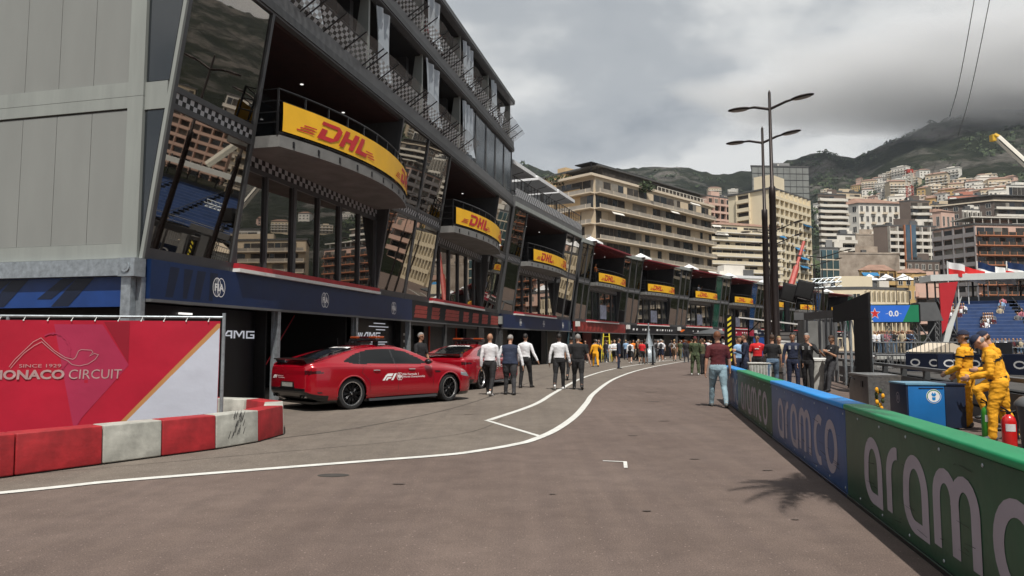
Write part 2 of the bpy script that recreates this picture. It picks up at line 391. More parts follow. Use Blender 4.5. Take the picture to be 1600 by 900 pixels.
def banner(root_loc, rz, s0, s1, fn_u, label, z0=6.48, z1=7.18, group='yellow banners on the pit balconies'):
    """cloth banner that follows the balcony rail"""
    n = 26; mb = MB().use('banner_yellow'); T = lambda x, z, l=0: (x, U(fn_u(x)+.03+l+.012*math.sin(x*7)*math.sin((z-z0)*4)), z)
    for i in range(n):
        for j in range(5):
            a, b = s0+(s1-s0)*i/n, s0+(s1-s0)*(i+1)/n; c, d = z0+(z1-z0)*j/5, z0+(z1-z0)*(j+1)/5
            mb.poly([T(a, c), T(b, c), T(b, d), T(a, d)])
    mb.use('banner_red'); L_ = s1-s0; w1 = L_*.42
    ps = fit(letter_dhl(), s0+.05*L_, s0+.05*L_+w1, z0+.11, z1-.11)
    ps2 = fit(letter_dhl(), s0+.70*L_, s0+.70*L_+w1, z0+.11, z1-.11); ps2 = [[(min(x, s1-.01), z) for x, z in q] for q in ps2]
    decal(mb, [sliced(ps+ps2, L_/52)], lambda x, y, l: T(x, y, .014+l))
    o = mb.build('balcony_banner', None, True); o.location = root_loc; o.rotation_euler = (0, 0, rz)
    return tag(o, label, 'banner', group)

def recess(root, x0, x1, b0, b1, ubase, bulge, depth=2.2, zslab=6.1, ceil='wood_ceiling', low_pan=6, poster=False, ztop=9.3, rnd_=rnd):
    """bay with flat glazing below and an open balcony with a bowed slab above"""
    fu = lambda x: ubase+bulge*(1-((x-(b0+b1)/2)/((b1-b0)/2))**2)
    # lower glazing
    fr = MB().use('frame_grey'); fr.box(x0, x1, -.06, .06, 3.15, 3.32); fr.box(x0, x1, -.06, .06, 5.72, 5.84)
    w_ = (x1-x0)/low_pan
    for i in range(low_pan+1):
        hw = .07 if i % 2 == 0 else .035; xx = min(max(x0+w_*i, x0+hw), x1-hw); fr.box(xx-hw, xx+hw, -.08, .05, 3.32, 5.72)
    fr.build('facade_frame', root)
    for i in range(low_pan):
        g_ = MB().use('mirror_glass_flat' if not (poster and i in (1, 4)) else 'dark_glass'); a, b = x0+w_*i+.04, x0+w_*(i+1)-.04; g_.poly([(a, 0, 3.32), (b, 0, 3.32), (b, 0, 5.72), (a, 0, 5.72)]); g_.build('window', root)
    st = MB().use('red_stripe'); st.box(x0, x1, -.22, -.065, 3.24, 3.36); st.use('white_paint'); st.box(x0, x1, -.26, -.065, 3.155, 3.238); st.build('sill_stripe', root)
    bd = MB(); nx = int((x1-x0)/.15); s_ = (x1-x0)/nx
    for i in range(nx):
        for j in range(2):
            bd.use('checker_white' if (i+j) % 2 else 'black_panel'); bd.poly([(x0+i*s_, -.07, 5.84+.13*j), (x0+(i+1)*s_, -.07, 5.84+.13*j), (x0+(i+1)*s_, -.07, 5.97+.13*j), (x0+i*s_, -.07, 5.97+.13*j)])
    bd.build('chequered_band', root)
    # balcony
    bal = thing_part('balcony', root)
    n = 20; xs = [b0+(b1-b0)*i/n for i in range(n+1)]
    sl = MB().use('concrete'); poly = [(x, U(fu(x))) for x in xs]+[(b1, .0), (b0, .0)]
    k = len(poly); sl.mesh([(x, y, zslab) for x, y in poly]+[(x, y, 6.38) for x, y in poly], [tuple(range(k))[::-1], tuple(range(k, 2*k))]+[(i, (i+1) % k, k+(i+1) % k, k+i) for i in range(k)])
    sl.build('balcony_slab', bal)
    ft = MB().use('black_metal'); ft.tube([(x, U(fu(x)-.06), 6.44) for x in xs], .035, 6); ft.tube([(x, U(fu(x)-.06), 7.5) for x in xs], .025, 6)
    ft.tube([(x, U(fu(x)-.06), 7.22) for x in xs], .012, 5)
    for i in range(0, n+1, 2): ft.box(xs[i]-.02, xs[i]+.02, U(fu(xs[i])-.04), U(fu(xs[i])-.08), 6.38, 7.5)
    for e in (b0, b1):
        for zz_ in (6.7, 6.95, 7.22, 7.5): ft.tube([(e, U(fu(e)-.06), zz_), (e, -.15, zz_)], .018, 5)
    for i in range(1, n, 2): ft.box(xs[i]-.03, xs[i]+.03, U(fu(xs[i])+.02), U(fu(xs[i])-.03), 6.16, 6.30)
    ft.build('balcony_rail', bal)
    # recess shell
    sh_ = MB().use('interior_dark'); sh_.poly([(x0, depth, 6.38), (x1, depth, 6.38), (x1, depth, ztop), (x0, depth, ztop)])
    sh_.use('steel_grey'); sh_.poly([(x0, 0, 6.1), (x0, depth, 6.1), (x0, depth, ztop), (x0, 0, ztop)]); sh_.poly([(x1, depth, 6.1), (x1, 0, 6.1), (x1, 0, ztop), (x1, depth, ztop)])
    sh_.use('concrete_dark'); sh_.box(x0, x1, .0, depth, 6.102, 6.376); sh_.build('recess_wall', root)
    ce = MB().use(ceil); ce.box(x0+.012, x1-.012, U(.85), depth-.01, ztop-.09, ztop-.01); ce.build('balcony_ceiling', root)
    gp = MB().use('pale_glass')
    for i in range(int((x1-x0)/1.6)):
        a = x0+.5+1.6*i; gp.use('mirror_glass_flat' if i % 3 == 1 else 'dark_glass'); gp.box(a, a+1.35, depth-.06, depth-.03, 6.45, 8.9)
    gp.build('balcony_door', root)
    sp = MB().use('lamp_white')
    for i in range(3): sp.lathe([(0, ztop-.102), (.05, ztop-.102), (.05, ztop-.09)], (x0+(i+.5)*(x1-x0)/3, .6, 0), 8)
    sp.build('ceiling_spot', root)
    if poster:
        po = MB().use('poster_white'); po.box(x0+w_*2.1, x0+w_*3.1, -.10, -.085, 3.5, 4.7); po.build('window_poster', root)
    return fu
def thing_part(name, parent):
    o = bpy.data.objects.new(name, None); o.empty_display_size = .2; COL.objects.link(o); o.parent = parent; return o
mat('poster_white', (.42, .45, .58), .5, 0, .35, 3)
def loc_on(P, hd, t, u, z=0):
    a = R(hd); return Vector((P[0]+t*math.sin(a)+u*math.cos(a), P[1]+t*math.cos(a)-u*math.sin(a), z))

# ---- the tall pit building
P1, H1 = (-7.3, 13.8), 13.5; RZ1 = R(90-H1)
pb = thing('pit_building', 'tall grey pit building with leaning mirror glass and plastic curtains on its upper decks', 'building', (*P1, 0), RZ1)
LEN, DEP = 27.5, 13.0
slant(pb, 0, 2.8, 1); slant(pb, 10.8, 16.1, 2); slant(pb, 24.1, LEN, 1)
f1 = recess(pb, 2.8, 10.8, 2.82, 10.7, 1.20, .72); f2 = recess(pb, 16.1, 24.1, 16.12, 23.8, 1.15, .55)
banner((*P1, 0), RZ1, 2.86, 10.45, f1, 'large yellow banner with red lettering on the nearest bowed balcony')
banner((*P1, 0), RZ1, 16.2, 23.6, f2, 'yellow banner with red lettering on the second balcony of the tall pit building')
# core, slabs
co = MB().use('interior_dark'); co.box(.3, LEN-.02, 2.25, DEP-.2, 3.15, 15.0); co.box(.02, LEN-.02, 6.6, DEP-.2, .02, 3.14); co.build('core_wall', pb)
def slab(z0, z1, u, name='floor_slab'):
    s_ = MB().use('steel_mid'); s_.box(-.02, LEN, U(u), DEP-.3, z0, z1); s_.use('steel_grey'); s_.box(-.02, LEN, U(u+.035), U(u), z0+.05, z0+.26); s_.build(name, pb)
slab(9.3, 9.95, 1.02); slab(12.55, 13.15, 1.02); slab(15.35, 15.6, 1.05, 'roof')
sf = MB().use('steel_grey'); sf.box(.0, LEN, .07, 6.6, 3.15, 3.25); sf.build('garage_ceiling', pb)
def deck(z0, z1, xend, glass_from):
    colx = [.12]+[3.6+4.75*i for i in range(6) if 3.6+4.75*i < LEN-1]+[LEN-.12]
    for x in colx:
        c_ = MB().use('cladding_trim'); c_.hexa([(x-.06, U(.82), z0), (x+.06, U(.82), z0), (x+.06, U(.2), z0), (x-.06, U(.2), z0)], [(x-.06, U(.82), z1), (x+.06, U(.82), z1), (x+.06, U(.55), z1), (x-.06, U(.55), z1)])
        c_.use('steel_grey'); c_.box(x-.12, x+.12, U(.2), .25, z0, z1); c_.build('deck_column', pb)
    ce = MB().use('interior_dark'); ce.box(.1, LEN-.05, U(.75), 2.2, z1-.06, z1-.01); ce.build('deck_ceiling', pb)
    rl = MB().use('black_metal'); xe = glass_from
    rl.tube([(.1, U(.78), z0+1.0), (xe, U(.78), z0+1.0)], .022, 6); rl.tube([(.1, U(.78), z0+.55), (xe, U(.78), z0+.55)], .012, 5)
    for i in range(int(xe/1.15)+1): rl.box(.15+1.15*i-.015, .15+1.15*i+.015, U(.79), U(.76), z0, z0+1.0)
    rl.build('deck_rail', pb)
    # outward leaning net screen printed with chequers
    br = MB().use('black_metal'); xs = []
    for i in range(int(xe/1.2)+1):
        for d in ((0, .28) if i % 3 == 0 else (0,)):
            x = .3+1.2*i+d
            if x < xe: br.tube([(x, U(1.0), z0-.05), (x, U(1.72), z0+.42)], .022, 5)
    br.build('screen_bracket', pb)
    sc = MB()
    n = int(xe/.16)
    for i in range(n):
        for j in range(5):
            if (i+j) % 2: continue
            sc.use('checker_white'); a, b = j/5, (j+1)/5
            p = lambda x, t: (x, U(.99+.30*t), z0+.02+.42*t)
            sc.poly([p(.1+i*.16, a), p(.1+(i+1)*.16, a), p(.1+(i+1)*.16, b), p(.1+i*.16, b)])
    sc.build('chequered_screen', pb)
    ns = MB().use('mesh_clear'); k = int(xe/.5)
    vs = [[(i*xe/k, U(1.02+.68*t+.03*math.sin(i*2.1+t*3)), z0+.46*t) for t in (0, .5, 1)] for i in range(k+1)]
    for i in range(k):
        for j in range(2): ns.poly([vs[i][j], vs[i+1][j], vs[i+1][j+1], vs[i][j+1]])
    ns.build('clear_screen', pb)
    # gathered clear curtains
    for x in colx[1:-1]+[]:
        if x > xe-.3: continue
        cu = MB().use('clear_plastic'); nn = 22; x0_ = x+.35; wdt = 1.35+.3*math.sin(x*3)
        g_ = []
        for i in range(nn+1):
            t = i/nn; row = []
            for j in range(9):
                s_ = j/8; wz = 1-.25*math.sin(s_*math.pi)*(.5+.5*math.sin(x)); row.append((x0_+wdt*(t-.5)*wz+.5+.12*s_, U(.92+.06*math.sin(t*15+x)*(1-.3*s_)+.45*max(0, s_-.75)), z1-.1-(z1-z0-.25)*s_))
            g_.append(row)
        for i in range(nn):
            for j in range(8): cu.poly([g_[i][j], g_[i+1][j], g_[i+1][j+1], g_[i][j+1]])
        cu.build('plastic_curtain', pb, True)
    if glass_from < LEN:
        npn = 5; ww = (LEN-.12-glass_from)/npn
        for i in range(npn):
            a = glass_from+ww*i+.04; g2 = MB().use('pale_glass'); g2.poly([(a, U(.86), z0+.05), (a+ww-.08, U(.86), z0+.05), (a+ww-.08, U(.9), z1-.05), (a, U(.9), z1-.05)]); g2.build('deck_glass', pb)
        fr = MB().use('frame_grey')
        for i in range(npn+1): fr.box(glass_from+ww*i-.03, glass_from+ww*i+.03, U(.93), U(.84), z0, z1)
        fr.build('facade_frame', pb)
deck(9.95, 12.55, LEN, 18.2); deck(13.15, 15.35, LEN, LEN)
# end wall
ew = MB().use('cladding_trim')
Y0, Y1 = .04, DEP
zb = [(2.95+.2, 3.45), (6.18, 6.42), (6.42, 6.72), (9.3, 9.96), (12.5, 13.1), (15.2, 15.6)]
for a, b in zb: ew.box(-.10, .0, Y0, Y1, a+.004, b-.004)
for a, b in ((3.45, 6.18), (6.72, 9.3), (9.96, 12.5), (13.1, 15.2)):
    ew.box(-.10, .0, Y0, .40, a-.004, b+.004); ew.box(-.10, 0, 5.6, 5.9, a-.004, b+.004); ew.box(-.10, 0, Y1-.3, Y1, a-.004, b+.004)
ew.build('end_wall_frame', pb)
k = 0
for a, b in ((3.45, 6.18), (6.72, 9.3), (9.96, 12.5), (13.1, 15.2)):
    for y0, y1 in ((.40, 5.6), (5.9, Y1-.3)):
        pn = MB().use('cladding'); n = 6; ww = (y1-y0)/n
        for i in range(n): pn.box(-.075, -.01, y0+ww*i+.006, y0+ww*(i+1)-.006, a+.004, b-.03)
        pn.use('steel_grey'); pn.box(-.012, -.008, y0, y1, a, b); pn.build('end_wall_panel', pb)
for za, zb_ in ((3.30, 6.12), (6.72, 9.26)):
    uu = lambda z: .04+.96*(z-3.15)/6.15
    wn = MB().use('dark_glass'); wn.poly([(-.03, Y0-.01, za), (-.03, Y0-.01, zb_), (-.03, U(uu(zb_)-.10), zb_), (-.03, U(uu(za)-.10), za)]); wn.build('end_window', pb)
ef = MB().use('cladding_trim'); ef.hexa([(-.06, U(.06), 3.15), (.0, U(.06), 3.15), (0, U(-.02), 3.15), (-.06, U(-.02), 3.15)], [(-.06, U(1.02), 9.3), (0, U(1.02), 9.3), (0, U(.94), 9.3), (-.06, U(.94), 9.3)])
ef.box(-.05, 0, U(.48), Y0-.002, 6.14, 6.70); ef.build('end_window_frame', pb)
gb = MB().use('galvanised'); gb.box(-.24, -.02, .30, DEP, 2.80, 3.13); gb.box(-.28, .02, -.08, .295, 2.78, 3.14); gb.lathe([(0, .0), (.05, .0), (.05, .03), (0, .03)], (-.31, .12, 2.96), 12, 'x'); gb.lathe([(0, .0), (.1, .0), (.1, .015), (0, .015)], (-.305, .12, 2.96), 16, 'x')
gb.build('corner_beam', pb)
gc = MB().use('galvanised')
gc.box(-.20, -.02, .06, .28, 0, 2.779); gc.box(-.05, .06, -.06, .055, 0, 2.779); gc.build('corner_column', pb)
eb = MB().use('blue_board'); eb.box(-.10, -.04, .30, DEP, 2.2, 2.79)
eb.use('navy_dark')
for i, yy in enumerate((1.0, 2.6, 4.6, 7)):
    for q in ((0, .22, 0), (.42, .16, .15)):
        a = yy+q[0]; eb.poly([(-.105, a+.6, 2.22+q[2]), (-.105, a, 2.78), (-.105, a+q[1]+.2, 2.78), (-.105, a+.6+q[1]+.2, 2.22+q[2])])
eb.build('end_fascia', pb)
ei = MB().use('interior_dark'); ei.box(.15, .2, .3, DEP, .02, 2.2); ei.build('end_shutter', pb)
# street fascia
fa = MB().use('navy_board'); fa.box(.08, 14.0, -.15, .0, 2.36, 3.148); fa.use('interior_dark'); fa.box(14.0, LEN, -.14, .0, 2.36, 3.148)
fa.use('steel_mid'); fa.box(.08, LEN, -.19, .0, 2.30, 2.358)
fa.use('navy_dark')
for i in range(4): fa.poly([(.5+.42*i+.1*(i % 2), -.1515, 2.42), (.72+.42*i, -.1515, 2.42), (.9+.42*i, -.1515, 3.05), (.62+.42*i, -.1515, 3.05)])
Ff = lambda x, y, l: (x, -.153-l, y)
for cx in (2.2, 7.1, 12.2): fia_logo(fa, Ff, cx, 2.74, .42)
fa.use('red_muted')
for a, b, k in ((14.2, 15.6, .0), (16.1, 17.2, .1), (17.9, 19.9, 0), (20.5, 21.5, .08), (22.1, 23.2, 0), (23.8, 25.0, .05), (25.6, 27.2, 0)):
    nz_ = 3
    for j in range(nz_):
        zc = 2.48+.17*j; fa.poly([(a+.05*j+k, -.1425, zc), (b+.03*j-k, -.1425, zc), (b+.08+.03*j, -.1425, zc+.150), (a+.12+.05*j, -.1425, zc+.155)])
fa.build('fascia_board', pb)
def pillar(x, w_=.08, m='galvanised', root=None, h=2.3): q = MB().use(m); q.box(x-w_, x+w_, -.12, .06, 0, h); q.box(x-w_-.03, x-w_, -.02, .05, 0, h-.003); q.build('garage_pillar', root or pb)
for x in (4.75, 9.3, 13.9): pillar(x, .07)
pillar(23.9, .5, 'steel_grey'); pillar(27.2, .2, 'steel_grey'); pillar(18.2, .1, 'steel_grey')
gi = MB().use('black_panel')
gi.box(.1, 4.6, .5, .56, .02, 2.3); gi.box(4.7, 9.3, 6.3, 6.36, .02, 3.1)
gi.use('interior_dark'); gi.box(4.72, 4.78, .26, 6.3, .02, 3.1); gi.box(9.26, 9.32, .26, 6.3, .02, 3.1); gi.use('black_panel'); gi.box(10.2, 13.8, .5, .56, .02, 2.9)
gi.use('interior_dark'); gi.box(13.86, 13.92, .26, 6.3, .02, 3.1)
gi.use('garage_grey') if 'garage_grey' in MAT else None
gi.build('garage_partition', pb)
mat('garage_grey', (.05, .048, .048), .6, 0, .2, 2)
gi = MB().use('garage_grey'); gi.box(14.2, 18.0, 1.4, 1.46, .02, 2.9); gi.box(18.4, 23.2, 1.0, 1.06, .02, 2.9); gi.use('orange_strip')
for x in (16.3, 18.9, 22.9): gi.box(x, x+.07, .92, .98, .02, 2.3)
gi.use('steel_grey'); gi.box(14.0, 23.3, -.05, .04, 2.18, 2.296)
gi.use('black_panel'); gi.box(17.3, 17.9, 1.3, 1.38, .02, 2.1); gi.box(14.2, 15.1, 1.3, 1.38, .02, 2.2); gi.box(24.2, 26.9, .8, .86, .02, 2.29)
gi.use('white_print')
for i in range(4): gi.box(16.9, 17.1, 1.385, 1.395, .9+i*.3, 1.0+i*.3)
gi.build('garage_interior', pb)
sg = MB().use('sign_lit')
ag = [ribbon([(0, 0), (.55, 1), (1.05, 1), (1.05, 0)], .2)+ribbon([(.4, .38), (1.0, .38)], .16), ]
AMG = [ribbon([(0, 0), (.62, .92), (1.05, .92), (1.05, 0)], .2), ribbon([(.35, .36), (1.0, .36)], .16), ribbon([(1.4, 0), (1.4, .92), (1.62, .92), (1.98, .3), (2.34, .92), (2.56, .92), (2.56, 0)], .19), ribbon([(3.95, .92), (2.95, .92), (2.95, .08), (3.85, .08), (3.85, .48), (3.4, .48)], .18)]
AMGF = [[[(x+.18*y, y) for x, y in q] for q in ps] for ps in AMG]
decal(sg, [[[(3.28+x*.33, 1.60+y*.19) for x, y in q] for q in ps] for ps in AMG], lambda x, y, l: (x, .496-l, y))
decal(sg, [[[(11.0+x*.36, 1.60+y*.26) for x, y in q] for q in ps] for ps in AMGF], lambda x, y, l: (x, .495-l, y))
for i in range(4): sg.poly([(10.4+.14*i, .494, 1.60), (10.48+.14*i, .494, 1.60), (10.60+.14*i, .494, 1.84), (10.52+.14*i, .494, 1.84)])
for z_, a, b in ((2.18, 11.9, 12.9), (2.06, 11.5, 13.2), (1.95, 12.1, 12.9), (1.50, 11.7, 13.1), (1.42, 11.6, 12.9)): sg.box(a, b, .485, .495, z_, z_+.03)
sg.use('lamp_white'); sg.box(1.7, 2.1, .44, .49, 2.12, 2.16)
sg.build('garage_lettering', pb)
rs = MB().use('red_stripe'); rs.tube([(7.2, .9, 2.3), (5.3, .6, .9)], .018, 5); rs.build('red_light_strip', pb)
cb_ = MB().use('cladding_trim'); cb_.box(27.25, 27.5, -.35, -.16, 2.55, 3.0); cb_.build('junction_box', pb)

# ---- the two storey building with the terrace
P2, H2 = (-.78, 40.45), 21.5; RZ2 = R(90-H2); L2 = 14.0
p2 = thing('pit_building', 'two storey pit building with a railed roof terrace, beside the tall one', 'building', (*P2, 0), RZ2)
slant(p2, 0, 2.2, 1); slant(p2, 10.2, L2, 2); f3 = recess(p2, 2.2, 10.2, 2.22, 9.9, 1.05, .35, low_pan=5)
banner((*P2, 0), RZ2, 2.75, 9.6, f3, 'yellow banner with red lettering under the white terrace parasols')
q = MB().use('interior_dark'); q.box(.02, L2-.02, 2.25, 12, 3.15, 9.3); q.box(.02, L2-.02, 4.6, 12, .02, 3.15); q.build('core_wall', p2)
q = MB().use('steel_mid'); q.box(0, L2, U(1.05), 12, 9.3, 9.95); q.use('cladding_trim'); q.box(0, L2, U(1.1), U(1.05), 9.35, 9.6); q.build('roof', p2)
q = MB()
for i in range(int(L2/.16)):
    for j in range(3):
        q.use('checker_white' if (i+j) % 2 else 'steel_grey'); a, b = 9.95+.16*j, 9.95+.16*(j+1); q.poly([(i*.16, U(1.06), a), (i*.16+.16, U(1.06), a), (i*.16+.16, U(1.06), b), (i*.16, U(1.06), b)])
q.build('chequered_band', p2)
q = MB().use('black_metal'); q.tube([(0, U(.95), 11.1), (L2, U(.95), 11.1)], .03, 6); q.tube([(0, U(.95), 10.75), (L2, U(.95), 10.75)], .012, 5)
for i in range(25): x = .1+i*(L2-.2)/24; q.box(x-.015, x+.015, U(.96), U(.93), 9.95, 11.1)
for x in (2, 5, 8, 11): q.box(x-.16, x+.16, U(.96), U(.93), 10.0, 11.05)
q.build('terrace_rail', p2)
q = MB().use('navy_board'); q.box(.3, L2-.02, -.15, 0, 2.36, 3.148); q.use('steel_mid'); q.box(0, L2, -.19, 0, 2.28, 2.358); q.use('navy_dark'); q.box(0, .3, -.2, 0, 2.36, 3.148)
for cx in (3.2, 7.6, 11.9): fia_logo(q, Ff, cx, 2.74, .40)
q.build('fascia_board', p2)
for x in (.2, 11.2): pillar(x, .18, 'steel_grey', p2, 2.27)
q = MB().use('black_panel'); q.box(.4, 4.4, 1.2, 1.26, .02, 2.9); q.box(9.2, 13.9, .6, .66, .02, 2.29); q.use('navy_dark'); q.box(4.5, 8.9, 4.4, 4.5, .02, 2.9); q.use('steel_grey'); q.box(9.0, 9.1, .1, .2, .02, 2.3); q.box(6.2, 6.28, .8, .86, .02, 1.2); q.box(8.0, 8.08, .8, .86, .02, 1.2); q.use('steel_grey'); q.box(6.2, 8.08, .8, .84, 1.12, 1.17); q.build('garage_interior', p2)
mat('canopy_white', (.72, .73, .74), .6, 0, .05, 2, .1, 2)
for i, (tt, lab) in enumerate(((2.4, 'white square parasol on the terrace, nearest the tall building'), (6.9, 'white square parasol in the middle of the terrace'), (11.2, 'white square parasol at the far end of the terrace'))):
    um = thing('terrace_parasol', lab, 'parasol', loc_on(P2, H2, tt, -1.2, 9.95), RZ2, 'parasols on the roof terrace')
    q = MB().use('canopy_white'); hw = 1.95
    for a in range(4):
        c0 = [(-hw, -hw), (hw, -hw), (hw, hw), (-hw, hw)][a]; c1 = [(-hw, -hw), (hw, -hw), (hw, hw), (-hw, hw)][(a+1) % 4]
        q.poly([(*c0, 2.25), (*c1, 2.25), (0, 0, 3.3)]); q.poly([(*c1, 2.24), (*c0, 2.24), (0, 0, 3.26)]); q.poly([(*c0, 2.02), (*c1, 2.02), (*c1, 2.25), (*c0, 2.25)])
    q.build('canopy', um); q = MB().use('black_metal'); q.tube([(0, 0, 0), (0, 0, 3.0)], .04, 8)
    for a in range(4): an = R(45+90*a); q.tube([(0, 0, 1.6), (1.9*math.cos(an), 1.9*math.sin(an), 2.3)], .02, 5)
    q.build('pole', um)

# ---- the row of small team buildings
mat('red_roof', (.22, .02, .03), .5, 0, .15, 2); mat('team_red', (.20, .018, .015), .5, 0, .4, 2.5); mat('team_black', (.010, .010, .014), .5, 0, .3, 2)
mat('team_crimson', (.35, .012, .04), .5, 0, .25, 2); mat('team_blue', (.02, .08, .30), .5, 0, .3, 2); mat('team_orange', (.85, .16, .01), .5, 0, .2, 3)
mat('team_green', (.01, .12, .07), .4, 0, .2, 2); mat('glass_blue', (.03, .10, .28), .1, .4, .2, 1); mat('glass_green', (.03, .14, .10), .1, .4, .2, 1)
pts = [((4.75, 54.9), 28), ((10.5, 66.1), 36), ((17.6, 75.8), 37), ((24.9, 85.4), 38.5), ((32.4, 94.8), 41), ((40.3, 103.9), 44), ((48.7, 112.5), 48), ((57.7, 120.6), 52)]
info = [('team_red', 'team_red', 'red', 'red fascia, next to the terrace building'), ('team_black', 'white_print', 'black', 'black fascia covered in small white writing'), ('team_black', 'team_orange', 'black', 'black fascia carrying an orange emblem'),
        ('team_crimson', 'white_print', 'crimson', 'crimson fascia behind the striped post'), ('navy_dark', 'white_print', 'navy', 'navy fascia behind the street lamps'), ('team_blue', 'white_print', 'blue', 'bright blue fascia right of the street lamps'), ('team_black', 'white_print', 'black', 'dark fascia at the far right end of the row')]
for i in range(7):
    P, hd = pts[i]; Pn = pts[i+1][0]; L_ = math.dist(P, Pn)-.04; hd = math.degrees(math.atan2(Pn[0]-P[0], Pn[1]-P[1])); rz = R(90-hd)
    rt = thing('team_garage', 'two storey team garage with '+info[i][3], 'building', (*P, 0), rz, 'team garages along the pit lane')
    gl = ['mirror_glass', 'mirror_glass', 'glass_green', 'glass_blue', 'glass_green', 'glass_blue', 'glass_green'][i]
    slant(rt, 0, 2.6, 2, uhi=.85, glass='mirror_glass'); slant(rt, L_-2.1, L_, 1, uhi=.85, glass=gl)
    fu = recess(rt, 2.6, L_-2.1, 2.75, L_-2.3, .95, .3, low_pan=5, poster=True, ceil='team_red')
    banner((*P, 0), rz, 3.1, L_-2.5, fu, 'small yellow balcony banner above the '+info[i][3])
    q = MB().use('interior_dark'); q.box(.02, L_-.02, 2.25, 9, 3.15, 9.3); q.box(.02, L_-.02, 3.6, 9, .02, 3.15); q.build('core_wall', rt)
    q = MB().use('cladding_trim'); q.box(0, 2.6, U(.95), 9, 9.31, 9.62); q.box(L_-2.1, L_, U(.95), 9, 9.31, 9.62); q.use('red_roof'); q.hexa([(2.6, U(1.5), 9.32), (L_-2.1, U(1.5), 9.32), (L_-2.1, 2.2, 9.5), (2.6, 2.2, 9.5)], [(2.6, U(1.5), 9.44), (L_-2.1, U(1.5), 9.44), (L_-2.1, 2.2, 9.7), (2.6, 2.2, 9.7)]); q.use('concrete_dark'); q.box(2.6, L_-2.1, 2.21, 9, 9.35, 9.62); q.build('roof', rt)
    q = MB().use('canopy_white'); q.mesh([(2.0, U(1.3), 9.65), (3.4, U(1.3), 9.65), (3.4, .2, 9.65), (2.0, .2, 9.65), (2.7, U(.5), 10.15), (2.0, U(1.35), 9.5), (3.4, U(1.35), 9.5)], [(0, 1, 4), (1, 2, 4), (2, 3, 4), (3, 0, 4), (5, 6, 1, 0)]); q.build('roof_canopy', rt)
    fc = MB().use(info[i][0]); fc.box(0, L_, -.15, 0, 2.36, 3.148); fc.use('steel_mid'); fc.box(0, L_, -.18, 0, 2.28, 2.358); fc.use(info[i][1])
    rr = random.Random(i)
    if i == 2:
        fc.mesh([(1.2+1.0*math.cos(a)*(.6+.4*math.sin(3*a)), -.152, 2.76+.3*math.sin(a)*(.7+.3*math.cos(2*a))) for a in [k*math.pi/8 for k in range(16)]], [tuple(range(16))]); fc.use('white_print')
    if i != 0:
        x = 1.0 if i != 2 else 3.4
        while x < L_-1:
            ww = rr.uniform(.2, .6)
            if rr.random() < .6: fc.poly([(x, -.1515, 2.66), (x+ww*.7, -.1515, 2.66), (x+ww*.8, -.1515, 2.84), (x+.1*ww, -.1515, 2.84)])
            x += ww+.25
    else:
        fc.use('red_muted')
        for k in range(7): x = .5+k*.9; fc.poly([(x, -.1515, 2.5), (x+.25, -.1515, 2.44), (x+.5, -.1515, 2.8), (x+.2, -.1515, 3.0)])
    fc.build('fascia_board', rt)
    for x in (.1, L_*.5, L_-.1): pillar(x, .1, 'steel_grey', rt, 2.27)
    q = MB()
    for k in range(6): q.use(['black_panel', 'navy_dark', 'steel_grey', info[i][0], 'interior_dark', 'black_panel'][k]); a = .3+k*(L_-.6)/6; q.box(a, a+(L_-.6)/6-.05, 1.6+.4*(k % 3), 1.7+.4*(k % 3), .02, 2.9)
    q.use('lamp_white')
    for k in range(3): q.box(1+k*L_/3.2, 2.2+k*L_/3.2, 1.0, 1.06, 2.55, 2.58)
    q.use(info[i][1]); 
    for k in range(6): a = rr.uniform(.5, L_-1); q.box(a, a+rr.uniform(.3, .9), 1.2, 1.25, .3+rr.random(), 1.6+.4*rr.random())
    q.build('garage_interior', rt)
    q = MB().use('white_paint'); q.box(.1, .5, -.4, -.16, 2.75, 3.15); q.build('junction_box', rt)
# ------------------------------------------------------------ terrain
SKY_PX = [(-6000, 300), (-1500, 330), (700, 235), (800, 244), (850, 256), (885, 266), (920, 268), (960, 262), (1030, 256), (1065, 260), (1100, 268), (1145, 275), (1185, 272), (1230, 262), (1262, 248), (1300, 236), (1345, 240), (1400, 208), (1450, 186), (1520, 168), (1600, 160), (1800, 150), (2400, 60), (4200, -300), (12000, -1900)]
def tan_sky(a):   # a: azimuth in radians
    px = 800+F_PX*math.tan(max(-1.35, min(1.42, a)))
    y = np.interp(px, [p[0] for p in SKY_PX], [p[1] for p in SKY_PX])
    cosa = math.cos(max(-1.35, min(1.42, a)))
    return (535-y)/F_PX*cosa*1.0      # height over slant distance
R0, R1 = 150.0, 1500.0
def ground_h(x, y):
    r = math.hypot(x, y); a = math.atan2(x, y)
    if r < R0: return 0.0
    t = min(1, (r-R0)/(R1-R0)); T = min(.34, tan_sky(a))
    e = T*(t**.62)
    h = e*r
    nz = noise.fractal(Vector((x*.006, y*.006, 3.1)), .8, 2.1, 5)
    nz2 = noise.fractal(Vector((x*.03, y*.03, 7.7)), .8, 2.1, 3)
    k = min(1, max(0, (r-260)/400))
    return h+(nz*.013*r+nz2*.004*r)*k
